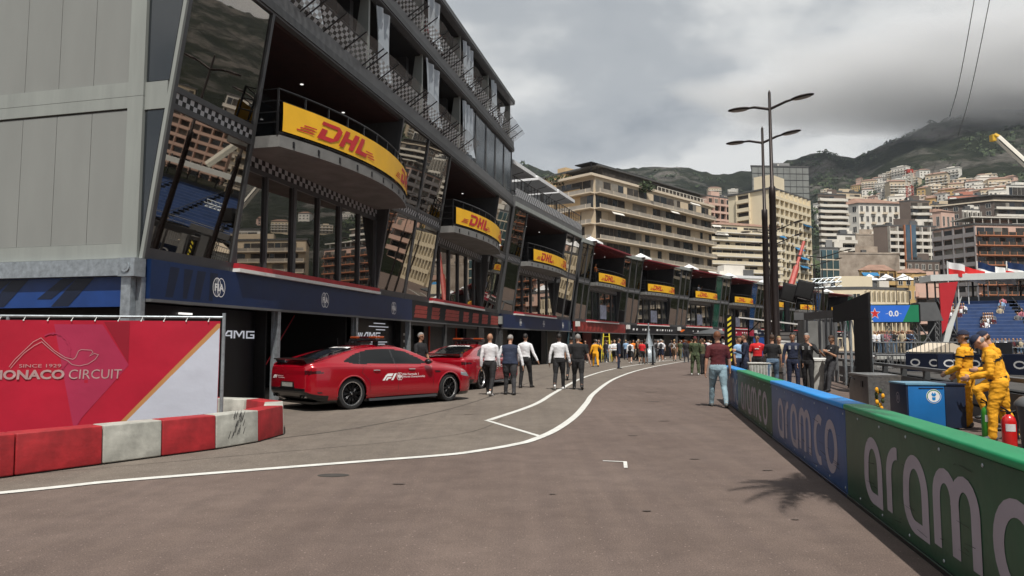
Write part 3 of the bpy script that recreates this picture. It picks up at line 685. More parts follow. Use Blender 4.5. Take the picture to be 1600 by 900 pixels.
def make_hill():
    mb = MB(); m = bpy.data.materials.new('hillside'); m.use_nodes = True; t = m.node_tree; b = t.nodes['Principled BSDF']; b.inputs['Roughness'].default_value = .95; b.inputs['Specular IOR Level'].default_value = .05
    c = t.nodes.new('ShaderNodeTexCoord')
    def nz(s, d=8, ro=.62):
        n = t.nodes.new('ShaderNodeTexNoise'); n.inputs['Scale'].default_value = s; n.inputs['Detail'].default_value = d; n.inputs['Roughness'].default_value = ro; t.links.new(c.outputs['Object'], n.inputs['Vector']); return n.outputs['Fac']
    def rp(f, st):
        r = t.nodes.new('ShaderNodeValToRGB'); e = r.color_ramp.elements
        while len(e) < len(st): e.new(.5)
        for i, (p, q) in enumerate(st): e[i].position = p; e[i].color = (*q, 1)
        t.links.new(f, r.inputs[0]); return r.outputs[0]
    green = rp(nz(.045, 7), [(.3, (.007, .010, .006)), (.5, (.014, .018, .010)), (.7, (.030, .033, .021))])
    rock = rp(nz(.05, 8, .7), [(.3, (.035, .033, .030)), (.7, (.14, .13, .115))])
    mask = rp(nz(.011, 9, .68), [(.50, (0, 0, 0)), (.60, (1, 1, 1))])
    mx = t.nodes.new('ShaderNodeMixRGB'); t.links.new(mask, mx.inputs[0]); t.links.new(green, mx.inputs[1]); t.links.new(rock, mx.inputs[2]); t.links.new(mx.outputs[0], b.inputs['Base Color'])
    bp = t.nodes.new('ShaderNodeBump'); bp.inputs['Distance'].default_value = 9.0; bp.inputs['Strength'].default_value = .9; t.links.new(nz(.06, 8, .7), bp.inputs['Height']); t.links.new(bp.outputs[0], b.inputs['Normal'])
    MAT['hillside'] = m; mb.use('hillside')
    na, nr = 420, 120; A0, A1 = R(-28), R(112)
    rs = [R0+(R1+250-R0)*((j/nr)**1.35) for j in range(nr+1)]
    for i in range(na+1):
        a = A0+(A1-A0)*i/na
        for r in rs:
            x, y = r*math.sin(a), r*math.cos(a); h = ground_h(x, y)
            if r > R1: h = ground_h(R1*math.sin(a), R1*math.cos(a))-(r-R1)*.4
            mb.v.append((x, y, h if r > R0+1 else -.6))
    k = nr+1
    for i in range(na):
        for j in range(nr): mb.f.append((i*k+j, (i+1)*k+j, (i+1)*k+j+1, i*k+j+1)); mb.m.append(0)
    structure('hills', mb, True)
make_hill()

# ------------------------------------------------------------ town buildings
mat('wall_beige', (.56, .46, .33), .85, 0, .10, .15, .05, 3); mat('wall_tan', (.60, .43, .24), .85, 0, .08, .15); mat('wall_cream', (.72, .63, .46), .85, 0, .06, .15); mat('wall_white', (.70, .67, .61), .85, 0, .06, .15)
mat('wall_pink', (.62, .42, .34), .85, 0, .08, .15); mat('wall_brown', (.13, .10, .085), .85, 0, .15, .15); mat('wall_ochre', (.55, .37, .16), .85, 0, .08, .15); mat('wall_coral', (.50, .20, .14), .85, 0, .08, .15)
mat('wall_lilac', (.30, .28, .28), .85, 0, .08, .15); mat('wall_grey', (.24, .24, .24), .85, 0, .08, .15); mat('slab_white', (.70, .66, .59), .8, 0, .08, .3); mat('slab_beige', (.64, .55, .43), .8, 0, .08, .3); mat('slab_orange', (.50, .20, .10), .8, 0, .08, .3)
mat('recess_dark', (.045, .038, .032), .8, 0, .55, .8); mat('window_dark', (.025, .028, .032), .12, 0, .3, .3, spec=.7); mat('parapet_glass', (.34, .30, .25), .35, 0, .2, .4); mat('roof_tile', (.25, .15, .11), .85, 0, .25, .6); mat('awning_white', (.62, .60, .56), .8, 0, .05, 1)
mat('awning_blue', (.02, .16, .34), .8, 0, .1, 1); mat('glass_teal', (.10, .17, .19), .1, .6, .25, .15); mat('glass_cool', (.13, .20, .26), .1, .6, .25, .15); mat('scrim', (.21, .22, .21), .8, 0, .15, .2); mat('stone_wall', (.24, .19, .15), .95, 0, .5, .35, .9, 1.2, col2=(.46, .39, .32)); mat('shutter', (.22, .20, .17), .8, 0, .3, .4)
mat('leaf_dark', (.018, .034, .010), .8, 0, .5, .8); mat('leaf_mid', (.040, .062, .018), .8, 0, .5, .8); mat('bark', (.06, .045, .03), .9, 0, .3, 3)
WIN = {}
def win_mesh(w_, h_, fm):
    k = (round(w_, 2), round(h_, 2), fm)
    if k not in WIN:
        q = MB().use('window_dark'); q.poly([(-w_/2, .02, 0), (-w_/2, .02, h_), (w_/2, .02, h_), (w_/2, .02, 0)][::-1]); q.use(fm); f_ = .09
        for a, b, c, d in ((-w_/2-f_, -w_/2, -f_, h_+f_), (w_/2, w_/2+f_, -f_, h_+f_), (-w_/2, w_/2, h_, h_+f_), (-w_/2, w_/2, -f_, 0), (-.04, .04, 0, h_)): q.box(a, b, -.06, .03, c, d)
        WIN[k] = q.data('window')
    return WIN[k]
def side_root(parent_mesh_list, ang): pass
def facade(root, M_, L_, H_, n, z0, st, rr):
    if 'span' in st: M_ = M_ @ Matrix.Translation((L_*st['span'][0], 0, 0)); L_ = L_*(st['span'][1]-st['span'][0])
    """M_: matrix putting x along the face, -y outward. st: dict of style"""
    fh = H_/n; kind = st['kind']; sm = st.get('slab', 'slab_beige')
    def add(name, mb):
        mb.v = [tuple(M_ @ Vector(q)) for q in mb.v]; return mb.build(name, root)
    if kind == 'bands':       # continuous balconies in front of dark glazing
        dp = st.get('dp', 1.3); wavy = st.get('wavy', 0)
        for i in range(n):
            z = z0+fh*i; q = MB().use(sm)
            if wavy:
                nn = 18; top = [(L_*k/nn, -dp+wavy*math.sin(k/nn*math.pi*2*st.get('wn', 2)+i*.0)-.02) for k in range(nn+1)]
                q.prism(top+[(L_, .0), (0, .0)], z-.15, z+.85)
            else:
                q.box(0, L_, -dp, 0, z-.12, z+.14); q.use(st.get('par', 'parapet_glass')); q.box(.02, L_-.02, -dp+.04, -dp+.10, z+.14, z+1.0); q.use(sm)
                k = 0.0
                while k < L_: q.box(k, min(k+.18, L_), -dp+.02, -dp+.12, z+.14, z+1.03); k += st.get('post', 5.2)
            add('balcony', q)
            q = MB(); x = .3
            while x < L_-.6:
                ww = min(rr.uniform(1.4, 3.4), L_-.3-x); q.use(rr.choice(['recess_dark', 'window_dark', 'window_dark', 'recess_dark', 'shutter', st['wall']])); q.box(x, x+ww-.15, -.06, -.003, z+.25, z+fh-.38); x += ww
            add('glazing', q)
            for _ in range(st.get('awn', 0)):
                if rr.random() < .45:
                    a = rr.uniform(0, max(.1, L_-5)); ww = rr.uniform(2.2, 5); q = MB().use(st.get('awnm', 'awning_white')); q.hexa([(a, -dp-.5, z+fh-.95), (a+ww, -dp-.5, z+fh-.95), (a+ww, -dp+.1, z+fh-.42), (a, -dp+.1, z+fh-.42)], [(a, -dp-.5, z+fh-.87), (a+ww, -dp-.5, z+fh-.87), (a+ww, -dp+.1, z+fh-.34), (a, -dp+.1, z+fh-.34)]); add('awning', q)
    elif kind == 'grid':      # loggias between cross walls
        nb = st['nb']; bw = L_/nb; dp = st.get('dp', .9)
        for i in range(n):
            z = z0+fh*i
            q = MB().use(sm); q.box(0, L_, -dp, 0, z-.14, z+.16); q.box(0, L_, -dp, -dp+.12, z+.16, z+st.get('ph', .95)); add('balcony', q)
        q = MB().use(sm)
        for b_ in range(nb+1): q.box(max(0, bw*b_-.16), min(L_, bw*b_+.16), -dp-.05, -.002, z0-.2, z0+H_)
        add('cross_wall', q)
        cnt = 0
        for i in range(n):
            for b_ in range(nb):
                if cnt >= 96: continue
                cnt += 1; z = z0+fh*i; q = MB().use(rr.choice(['recess_dark', 'window_dark', 'recess_dark', 'shutter'])); q.box(bw*b_+.3, bw*(b_+1)-.3, -.05, -.003, z+.18, z+fh-.3)
                if st.get('ac') and rr.random() < .55: q.use('slab_white'); a = bw*b_+rr.uniform(.4, bw-1.4); q.box(a, a+.9, -dp-.35, -dp, z+.3, z+.9)
                add('window', q)
            if st.get('awn') and rr.random() < .3:
                a = rr.randrange(0, nb-1)*bw; q = MB().use(st.get('awnm', 'awning_white')); q.hexa([(a, -dp-.9, z+fh-1.2), (a+bw*1.8, -dp-.9, z+fh-1.2), (a+bw*1.8, -dp, z+fh-.4), (a, -dp, z+fh-.4)], [(a, -dp-.9, z+fh-1.1), (a+bw*1.8, -dp-.9, z+fh-1.1), (a+bw*1.8, -dp, z+fh-.3), (a, -dp, z+fh-.3)]); add('awning', q)
    elif kind == 'windows':
        nb = st['nb']; bw = L_/nb; ww = bw*st.get('wf', .42); wh = fh*.55; me = win_mesh(ww, wh, st.get('trim', 'slab_white')); ang = M_.to_euler().z; cnt = 0
        for i in range(n):
            for b_ in range(nb):
                if cnt >= 96: continue
                cnt += 1; p = M_ @ Vector((bw*(b_+.5), -.035, z0+fh*i+fh*.25)); o = bpy.data.objects.new('window', me); COL.objects.link(o); o.parent = root; o.location = p; o.rotation_euler = (0, 0, ang)
            if st.get('sills'):
                q = MB().use(sm)
                for b_ in range(nb):
                    if (b_ % 2 == 0) and i: q.box(bw*b_+bw*.1, bw*(b_+1)-bw*.1, -.8, -.001, z0+fh*i+.05, z0+fh*i+.22); q.box(bw*b_+bw*.1, bw*(b_+1)-bw*.1, -.8, -.74, z0+fh*i+.22, z0+fh*i+.95)
                add('balcony', q) if q.v else None
    elif kind == 'glass':
        nb = st['nb']; bw = L_/nb
        for i in range(n):
            q = MB().use(st.get('gm', 'glass_teal')); z = z0+fh*i
            q.box(.1, L_-.1, -.06, -.002, z+.25, z+fh-.05); q.use(sm); q.box(0, L_, -.14, -.002, z-.08, z+.245); add('glazing', q)
        q = MB().use(sm)
        for b_ in range(nb+1): q.box(max(0, bw*b_-.06), min(L_, bw*b_+.06), -.20, -.142, z0, z0+H_)
        add('mullion', q)
    elif kind == 'scrim':
        q = MB().use('scrim'); q.box(0, L_, -.4, -.35, z0, z0+H_); q.use('steel_grey')
        for i in range(n+1): q.box(0, L_, -.5, -.41, z0+fh*i-.12, z0+fh*i+.12)
        for b_ in range(st['nb']+1): x = L_*b_/st['nb']; q.box(x-.08, x+.08, -.58, -.51, z0, z0+H_)
        add('scaffold_net', q)
def tower(name, label, pxc, z, ytop, LL, LR, hR, n, sl, sr, wall='wall_beige', base=None, roofm='concrete_dark', seed=0, cat='building', roof='flat', hL=None, group=None, extras=None, down=0):
    """pxc: pixel column of its near corner at distance z; LR metres along heading hR, LL metres along the left face"""
    X = (pxc-800)/F_PX*z; top = EYE+(535-ytop)/F_PX*z
    if base is None: base = ground_h(X, z)-2
    H_ = top-base; rr = random.Random(seed+int(pxc))
    rt = thing(name, label, cat, (X, z, base), 0, group)
    hL = (math.degrees(math.atan((pxc-800)/F_PX))+2) if (sl is None and hL is None and pxc > 1150) else hL
    aR = R(hR); dR = Vector((math.sin(aR), math.cos(aR), 0)); aL = R(hL) if hL is not None else R(hR-90); dL = Vector((math.sin(aL), math.cos(aL), 0))
    P = [Vector((0, 0, 0)), dR*LR, dR*LR+dL*LL, dL*LL]
    q = MB().use(wall); q.hexa([(*p.to_2d(), -down) for p in P], [(*p.to_2d(), H_) for p in P]); q.build('wall', rt)
    MR = Matrix.Rotation(math.atan2(dR.y, dR.x), 4, 'Z')
    ML = Matrix.Translation(dL*LL) @ Matrix.Rotation(math.atan2(-dL.y, -dL.x), 4, 'Z')
    vis = min(n, int(H_/ (H_/n)))
    fh = H_/n
    if sr: facade(rt, MR, LR, H_-fh*.1, n, 0, dict(sr, wall=wall), rr)
    if sl: facade(rt, ML, LL, H_-fh*.1, n, 0, dict(sl, wall=wall), rr)
    q = MB()
    c = (P[0]+P[2])/2
    def sc(p, k, z_): v = c+(p-c)*k; return (v.x, v.y, z_)
    if roof == 'flat':
        q.use(roofm); q.hexa([sc(p, 1.03, H_) for p in P], [sc(p, 1.03, H_+.5) for p in P]); q.use(wall); q.hexa([sc(p, .35, H_+.5) for p in P], [sc(p, .35, H_+2.6) for p in P])
        for _ in range(5):
            u_, v_ = rr.uniform(.1, .85), rr.uniform(.1, .85); o = P[0]+(P[1]-P[0])*u_+(P[3]-P[0])*v_; s_ = rr.uniform(.6, 1.6); q.use(rr.choice(['slab_white', 'steel_mid', 'concrete_dark'])); q.box(o.x, o.x+s_*1.5, o.y, o.y+s_, H_+.5, H_+.5+s_)
    elif roof == 'setback':
        q.use('slab_beige'); q.hexa([sc(p, 1.06, H_) for p in P], [sc(p, 1.06, H_+.6) for p in P]); q.use('recess_dark'); q.hexa([sc(p, .84, H_+.6) for p in P], [sc(p, .84, H_+3.0) for p in P]); q.use(roofm); q.hexa([sc(p, .92, H_+3.0) for p in P], [sc(p, .92, H_+3.4) for p in P])
    else:
        q.use('roof_tile'); a = [sc(p, 1.08, H_) for p in P]; ctr1 = sc(P[0]*.5+P[3]*.5, .45, H_+min(LL, LR)*.22); ctr2 = sc(P[1]*.5+P[2]*.5, .45, H_+min(LL, LR)*.22)
        q.mesh(a+[ctr1, ctr2], [(0, 1, 5, 4), (1, 2, 5), (2, 3, 4, 5), (3, 0, 4), (3, 2, 1, 0)])
    q.build('roof', rt)
    if extras: extras(rt, MR, ML, H_, LL, LR, rr)
    return rt
def blue_strips(rt, MR, H_, LR):
    for a in (LR*.30, LR*.42):
        q = MB().use('glass_cool'); q.box(a, a+LR*.10, -1.45, -.95, 0, H_+.3); q.use('slab_orange'); q.box(a-.3, a, -1.6, -.9, 0, H_+.3); q.v = [tuple(MR @ Vector(p)) for p in q.v]; q.build('glass_strip', rt)
BA = dict(kind='bands', awn=1, dp=1.6); BW = dict(kind='bands', slab='slab_white', par='slab_white', awn=0, dp=1.3)
# -- large beige block over the team garages
def ex_big(rt, MR, ML, H_, LL, LR, rr):
    q = MB().use('black_metal'); 
    for k in range(12): x = k*LR/24; q.box(x, x+.12, 1.0, 1.12, H_+.6, H_+3.6)
    q.box(0, LR/2, .9, 6, H_+3.5, H_+3.7); q.v = [tuple(MR @ Vector(p)) for p in q.v]; q.build('pergola', rt)
    q = MB().use('slab_white')
    for k in range(14): x = LR/2+k*LR/30; q.box(x, x+.12, .3, .42, H_+.6, H_+1.9)
    q.box(LR/2, LR*.97, .3, .4, H_+1.85, H_+1.97); q.v = [tuple(MR @ Vector(p)) for p in q.v]; q.build('roof_rail', rt)
    for (a, b, s_) in ((LR*.36, -1.0, 1.7), (3, -.5, 0), ):
        if s_: bush(rt, MR @ Vector((a, b, H_+.4)), 2.6, 1.6, 1.6, 240, 'roof_plant')
    bush(rt, ML @ Vector((LL-2.5-8, -.6, H_+.8)), 3.6, 1.4, 1.4, 260, 'roof_plant')
def bush(parent, c, rx, ry, rz, n, name='foliage', m=('leaf_dark', 'leaf_mid'), leaf=.3, seed=1):
    rr = random.Random(seed+n); q = MB()
    for _ in range(n):
        v = Vector((rr.gauss(0, 1), rr.gauss(0, 1), rr.gauss(0, 1))).normalized()*(rr.random()**.4); p = Vector(c)+Vector((v.x*rx, v.y*ry, v.z*rz)); q.use(rr.choice(m))
        a = Vector((rr.gauss(0, 1), rr.gauss(0, 1), rr.gauss(0, 1))).normalized(); b = a.orthogonal().normalized(); s_ = leaf*rr.uniform(.6, 1.5); q.poly([p-a*s_, p+b*s_*.8, p+a*s_, p-b*s_*.8])
    return q.build(name, parent)
tower('apartment_block', 'large beige block wrapped in continuous balconies, straight above the pit buildings', 931, 163, 272, 12, 54, 45, 11, dict(BA, awn=0), dict(BA, awn=1), wall='wall_beige', base=0, roof='setback', seed=3, extras=ex_big)
tower('apartment_block', 'plain tan stair tower joined to the large beige block', 884, 172, 268, 8, 9, 48, 12, None, dict(kind='windows', nb=2, wf=.35), wall='wall_tan', base=0, seed=5)
tower('apartment_block', 'plain tan wing with small square windows, behind the white terrace parasols', 908, 166, 292, 9, 8, 45, 11, None, dict(kind='windows', nb=3, wf=.35), wall='wall_tan', base=0, seed=6)
tower('apartment_block', 'pale pink stepped block peeping over the beige block', 1108, 262, 304, 5, 12, 62, 15, BW, dict(kind='grid', nb=4, slab='wall_pink', ph=.7), wall='wall_pink', seed=8, roof='flat')
tower('apartment_block', 'yellowish block with thin white balcony lines, left of the cream tower', 1106, 208, 348, 6, 26, 72, 13, BW, dict(BA, awn=2, slab='slab_white', par='wall_cream', post=3.1), wall='wall_cream', seed=9, roof='tile')
# -- cream tower
def ex_cream(rt, MR, ML, H_, LL, LR, rr):
    q = MB().use('wall_cream'); q.box(4, 13, 2, 8, H_+.5, H_+5.5); q.v = [tuple(MR @ Vector(p)) for p in q.v]; q.build('lift_house', rt)
tower('cream_tower', 'tall cream tower with dark loggias, straight behind the two nearest street lamps', 1212, 217, 292, 16, 26, 46, 15, dict(kind='grid', nb=1, slab='wall_cream', dp=.9, ph=1.1, span=(.22, .52)), dict(kind='grid', nb=8, slab='wall_cream', ac=1, awn=1, awnm='awning_blue', ph=.8), wall='wall_cream', seed=10, extras=ex_cream, hL=-38)
tower('scaffolded_tower', 'grey tower wrapped in scaffold netting rising behind the cream tower', 1180, 330, 256, 10, 28, 86, 20, None, dict(kind='scrim', nb=9), wall='wall_grey', seed=11)
tower('apartment_block', 'white tower with wavy balconies, right of the cream tower', 1284, 262, 301, 8, 12, 78, 19, None, dict(BW, wavy=.5, wn=1), wall='wall_brown', seed=12)
tower('apartment_block', 'wide beige block of flat balcony bands behind the wavy white tower', 1300, 335, 298, 10, 18, 80, 17, None, dict(BW, slab='slab_beige', par='slab_beige'), wall='wall_beige', seed=13)
tower('old_hotel', 'long pale stone hotel with small balconies halfway up the slope', 1348, 300, 315, 16, 21, 84, 9, dict(kind='windows', nb=4, sills=1), dict(kind='windows', nb=8, sills=1), wall='wall_white', seed=14, roof='tile', hL=-30)
tower('apartment_block', 'grey sided tower with white wavy balconies right of the pale hotel', 1430, 290, 312, 4, 9, 80, 13, None, dict(BW, wavy=.5, wn=1), wall='wall_brown', seed=15, hL=-60)
tower('apartment_block', 'white gridded block with two blue glass strips and a brown side wall', 1392, 222, 352, 4, 17, 82, 12, None, dict(kind='grid', nb=6, slab='slab_white', ph=.8, dp=1.1), wall='wall_brown', seed=16, hL=-70, extras=lambda rt, MR, ML, H_, LL, LR, rr: blue_strips(rt, MR, H_, LR))
def ex_orange(rt, MR, ML, H_, LL, LR, rr):
    q = MB().use('slab_white')
    for k in range(9): x = k*LR/9; q.box(x, x+.14, .4, .54, H_+.5, H_+2.1)
    q.box(-1, LR, .2, 8, H_+2.1, H_+2.4); q.v = [tuple(MR @ Vector(p)) for p in q.v]; q.build('roof_canopy', rt)
tower('apartment_block', 'orange and pink block with a white roof canopy behind the flag poles', 1531, 190, 350, 12, 23, 84, 9, dict(kind='grid', nb=4, slab='wall_lilac', ph=1.0, dp=.5), dict(BA, awn=0, slab='slab_orange', par='recess_dark', post=2.2, dp=1.1), wall='wall_pink', seed=17, hL=-25, extras=ex_orange)
tower('apartment_block', 'dark sided block with thick white balcony lines on the right slope', 1562, 330, 312, 22, 26, 84, 9, dict(kind='windows', nb=5), dict(BW, slab='slab_white', par='slab_white', dp=1.6), wall='wall_brown', seed=18, hL=-50, roof='setback')
tower('glass_building', 'slim teal glass building right of the cream tower', 1284, 186, 388, 4, 5.6, 80, 8, None, dict(kind='glass', nb=3), wall='wall_grey', seed=19)
tower('town_house', 'low cream building with dark windows behind the timing screen', 1352, 128, 452, 11, 10, 72, 4, dict(kind='windows', nb=4, trim='wall_cream'), dict(kind='grid', nb=9, slab='wall_cream', ph=.7, dp=.5, awn=1, awnm='awning_blue'), wall='wall_cream', base=0, seed=20, hL=-80)
tower('town_house', 'ochre building with blue awnings under the brown rock', 1345, 168, 422, 8, 9, 84, 5, None, dict(kind='grid', nb=4, slab='wall_ochre', awn=1, awnm='awning_blue', ph=.8), wall='wall_ochre', seed=21, roof='tile')
tower('town_house', 'small orange house with two bay windows beside the dark slope', 1403, 172, 426, 6, 8, 86, 4, None, dict(kind='windows', nb=4, wf=.5), wall='wall_ochre', seed=22, roof='tile')
tower('apartment_block', 'peach block with curved balconies behind the red advertising board', 1432, 146, 442, 5, 8, 82, 5, None, dict(BA, slab='wall_pink', par='wall_pink', dp=1.0, awn=0), wall='wall_pink', base=0, seed=23)
tower('stone_terrace', 'tan stone retaining wall below the pale hotel', 1318, 268, 366, 8, 22, 88, 4, None, None, wall='stone_wall', seed=24, cat='wall', roofm='stone_wall')
tower('stone_terrace', 'rough brown rock wall above the ochre building', 1306, 205, 396, 8, 20, 86, 4, None, None, wall='stone_wall', seed=25, cat='wall', roofm='stone_wall')
tower('town_house', 'brown building with arched top left of the orange and pink block', 1420, 196, 408, 8, 10, 84, 6, None, dict(kind='windows', nb=5), wall='wall_brown', seed=26)
tower('town_house', 'white low block below the wavy white tower', 1312, 240, 366, 6, 7, 80, 10, None, dict(BW), wall='wall_white', seed=27)
tower('villa', 'coral red villa high on the right slope', 1527, 400, 303, 12, 9, 84, 4, dict(BA, slab='wall_pink', par='wall_pink'), dict(kind='windows', nb=2), wall='wall_coral', seed=28, hL=-75)
tower('apartment_block', 'stepped brown block with beige balconies left of the coral villa', 1462, 345, 318, 10, 14, 84, 6, None, dict(BW, slab='slab_beige', par='slab_beige'), wall='wall_beige', seed=29)
tower('villa', 'pink house with red tiled roof above the white canopy block', 1478, 300, 328, 8, 8, 70, 4, dict(kind='windows', nb=3), dict(kind='windows', nb=3), wall='wall_pink', seed=30, roof='tile', hL=-40)
tower('villa', 'white house with dark bays, right of the pink tiled house', 1511, 305, 326, 6, 9, 80, 4, None, dict(kind='grid', nb=4, slab='slab_white'), wall='wall_white', seed=31)
tower('apartment_block', 'white frame of balconies at the right edge, above the dark sided block', 1583, 420, 287, 8, 18, 86, 5, None, dict(BW), wall='wall_white', seed=32)
tower('pavilion', 'low white roofed pavilion between the beige block and the cream tower', 1112, 128, 433, 6, 13, 72, 3, None, dict(kind='glass', nb=5, gm='parapet_glass', sm='slab_white'), wall='slab_white', base=0, seed=33, roofm='canopy_white')
# buildings beyond the right edge, which the mirror glass shows
off = [(1660, 150, 330, 'wall_beige', 'A'), (1800, 175, 300, 'wall_white', 'W'), (1985, 150, 345, 'wall_pink', 'G'), (2180, 165, 285, 'wall_beige', 'A'), (2450, 150, 300, 'wall_cream', 'G'), (2750, 140, 270, 'wall_beige', 'A'), (3150, 125, 290, 'wall_pink', 'A'), (3700, 110, 250, 'wall_white', 'W'), (4600, 90, 270, 'wall_beige', 'A')]
desc = ['beige balcony block just beyond the right edge of the frame', 'white balcony block beyond the frame, behind the stands', 'pink gridded block beyond the frame', 'taller beige block beyond the frame, far right', 'cream gridded block beyond the frame', 'wide beige block beyond the frame by the harbour', 'pink balcony block near the harbour corner', 'white block facing the pit building', 'beige block facing the blank end wall']
for (px, z_, yt, wl_, k), d in zip(off, desc):
    a = math.degrees(math.atan((px-800)/F_PX)); st = {'A': dict(BA, awn=1), 'W': dict(BW), 'G': dict(kind='grid', nb=9, slab=wl_, ph=.8)}[k]
    tower('apartment_block', d, px, z_, yt, 14, 30, a+75, 10, None, st, wall=wl_, seed=px, base=0)

bk = thing('apartment_block', 'long beige balcony block behind the camera, mirrored in the nearest side windows', 'building', (60, -62, 0), R(172)); q = MB().use('wall_beige'); q.box(0, 120, 0, 16, 0, 27); q.build('wall', bk); facade(bk, Matrix.Identity(4), 120, 27, 9, 0, dict(BA, wall='wall_beige', awn=0), random.Random(9)); q = MB().use('concrete_dark'); q.box(-.5, 120.5, -.5, 16.5, 27, 27.6); q.build('roof', bk)
# ------------------------------------------------------------ hillside houses
protos = {}
def house_proto(kind):
    w_, d_, h_, wl_, rf = kind; q = MB().use(wl_); q.box(-w_/2, w_/2, -d_/2, d_/2, -5, h_); wall_me = q.data('wall')
    q = MB()
    if rf == 'tile': q.use('roof_tile'); q.mesh([(-w_/2-.6, -d_/2-.6, h_), (w_/2+.6, -d_/2-.6, h_), (w_/2+.6, d_/2+.6, h_), (-w_/2-.6, d_/2+.6, h_), (-w_/4, 0, h_+d_*.24), (w_/4, 0, h_+d_*.24)], [(0, 1, 5, 4), (1, 2, 5), (2, 3, 4, 5), (3, 0, 4), (3, 2, 1, 0)])
    else: q.use('slab_white'); q.box(-w_/2-.4, w_/2+.4, -d_/2-.4, d_/2+.4, h_, h_+.5); q.use(wl_); q.box(-w_/5, w_/5, -d_/5, d_/5, h_+.5, h_+2.2)
    return wall_me, q.data('roof')
KINDS = [((12, 9, 7.5, 'wall_white', 'tile'), 'white house with a tiled roof'), ((15, 10, 9, 'wall_beige', 'flat'), 'beige flat roofed house'), ((11, 9, 8, 'wall_pink', 'tile'), 'pink house with a tiled roof'), ((18, 10, 11, 'wall_white', 'flat'), 'white flat roofed apartment house'), ((14, 9, 8, 'wall_ochre', 'tile'), 'ochre house with a tiled roof'), ((20, 11, 14, 'wall_beige', 'tile'), 'tall beige house with a tiled roof')]
PR = [house_proto(k[0]) for k in KINDS]
balc = {}
def hill_house(px, y, k, where, sc=1.0):
    # find the distance where the ground is seen at this pixel row
    tgt = (535-y)/F_PX; z_ = 230.0
    while z_ < 1300:
        X = (px-800)/F_PX*z_
        if (ground_h(X, z_)-EYE)/z_ >= tgt: break
        z_ += 6
    X = (px-800)/F_PX*z_; (w_, d_, h_, wl_, rf), ds = KINDS[k]
    rt = thing('hillside_house', ds+' '+where, 'house', (X, z_, ground_h(X, z_)), -math.atan2(X, z_)+rnd.uniform(-.5, .5), 'houses on the hillside')
    rt.scale = (sc, sc, sc); inst('wall', PR[k][0], rt); inst('roof', PR[k][1], rt)
    nf = int(h_/3); nb = int(w_/3.4); me = win_mesh(1.5, 1.5, 'slab_white')
    for f_ in range(nf):
        for b_ in range(nb): inst('window', me, rt, (-w_/2+w_*(b_+.5)/nb, -d_/2-.03, .8+3*f_))
    if k in (1, 3, 5):
        for f_ in range(1, nf):
            if (k, f_) not in balc: q = MB().use('slab_white'); q.box(-w_/2, w_/2, -d_/2-1.3, -d_/2-.002, 3*f_-.1, 3*f_+.12); q.use('slab_white'); q.box(-w_/2, w_/2, -d_/2-1.3, -d_/2-1.2, 3*f_+.12, 3*f_+.62); balc[(k, f_)] = q.data('balcony')
            inst('balcony', balc[(k, f_)], rt)
spots = [(1330, 298, 1), (1345, 292, 4), (1362, 300, 0), (1352, 283, 2), (1366, 290, 5), (1380, 281, 0), (1392, 276, 3), (1404, 271, 1), (1417, 268, 3), (1426, 275, 0), (1388, 292, 3), (1400, 288, 0), (1412, 284, 3), (1424, 289, 2), (1436, 284, 1), (1384, 304, 0), (1397, 301, 3), (1410, 298, 5), (1424, 301, 3), (1440, 271, 2), (1452, 270, 0), (1371, 308, 2), (1360, 312, 1),
         (1456, 300, 4), (1466, 296, 3), (1480, 307, 0), (1490, 303, 4), (1503, 298, 5), (1512, 304, 2), (1530, 292, 0), (1541, 296, 3), (1555, 291, 2), (1566, 298, 1), (1578, 300, 0), (1590, 281, 2), (1497, 272, 3), (1545, 277, 0), (1556, 281, 1), (1475, 288, 5), (1448, 309, 0), (1462, 314, 2), (1440, 318, 1), (1556, 309, 5), (1571, 309, 3), 
         (1640, 300, 5), (1690, 290, 3), (1740, 310, 1), (1800, 280, 0), (1860, 300, 5), (1920, 280, 2), (1340, 312, 3), (1322, 305, 0), (1298, 300, 1), (1120, 300, 5), (1135, 308, 1), (1150, 300, 3)]
rs_ = random.Random(11)
for gx in range(1292, 1600, 13):
    for gy in (322, 336, 349):
        if rs_.random() < .62: spots.append((gx+rs_.uniform(-5, 5), gy+rs_.uniform(-5, 5), rs_.randrange(6)))
for gx in range(1450, 1600, 12): spots.append((gx+rs_.uniform(-4, 4), 296+rs_.uniform(-8, 10), rs_.randrange(6)))
for i, (px, y, k) in enumerate(spots):
    if px < 1200: wh = 'behind the pale pink block'
    elif px < 1380: wh = 'above the pale stone hotel'
    elif px < 1445: wh = 'around the red and white tower crane'
    elif y > 318: wh = 'packed behind the apartment blocks'
    elif y < 250: wh = 'alone high on the wooded mountain'
    elif px < 1600: wh = 'on the right slope above the coral villa'
    else: wh = 'beyond the right edge of the frame'
    hill_house(px, y+6, k, wh, .80+.14*(i % 3))
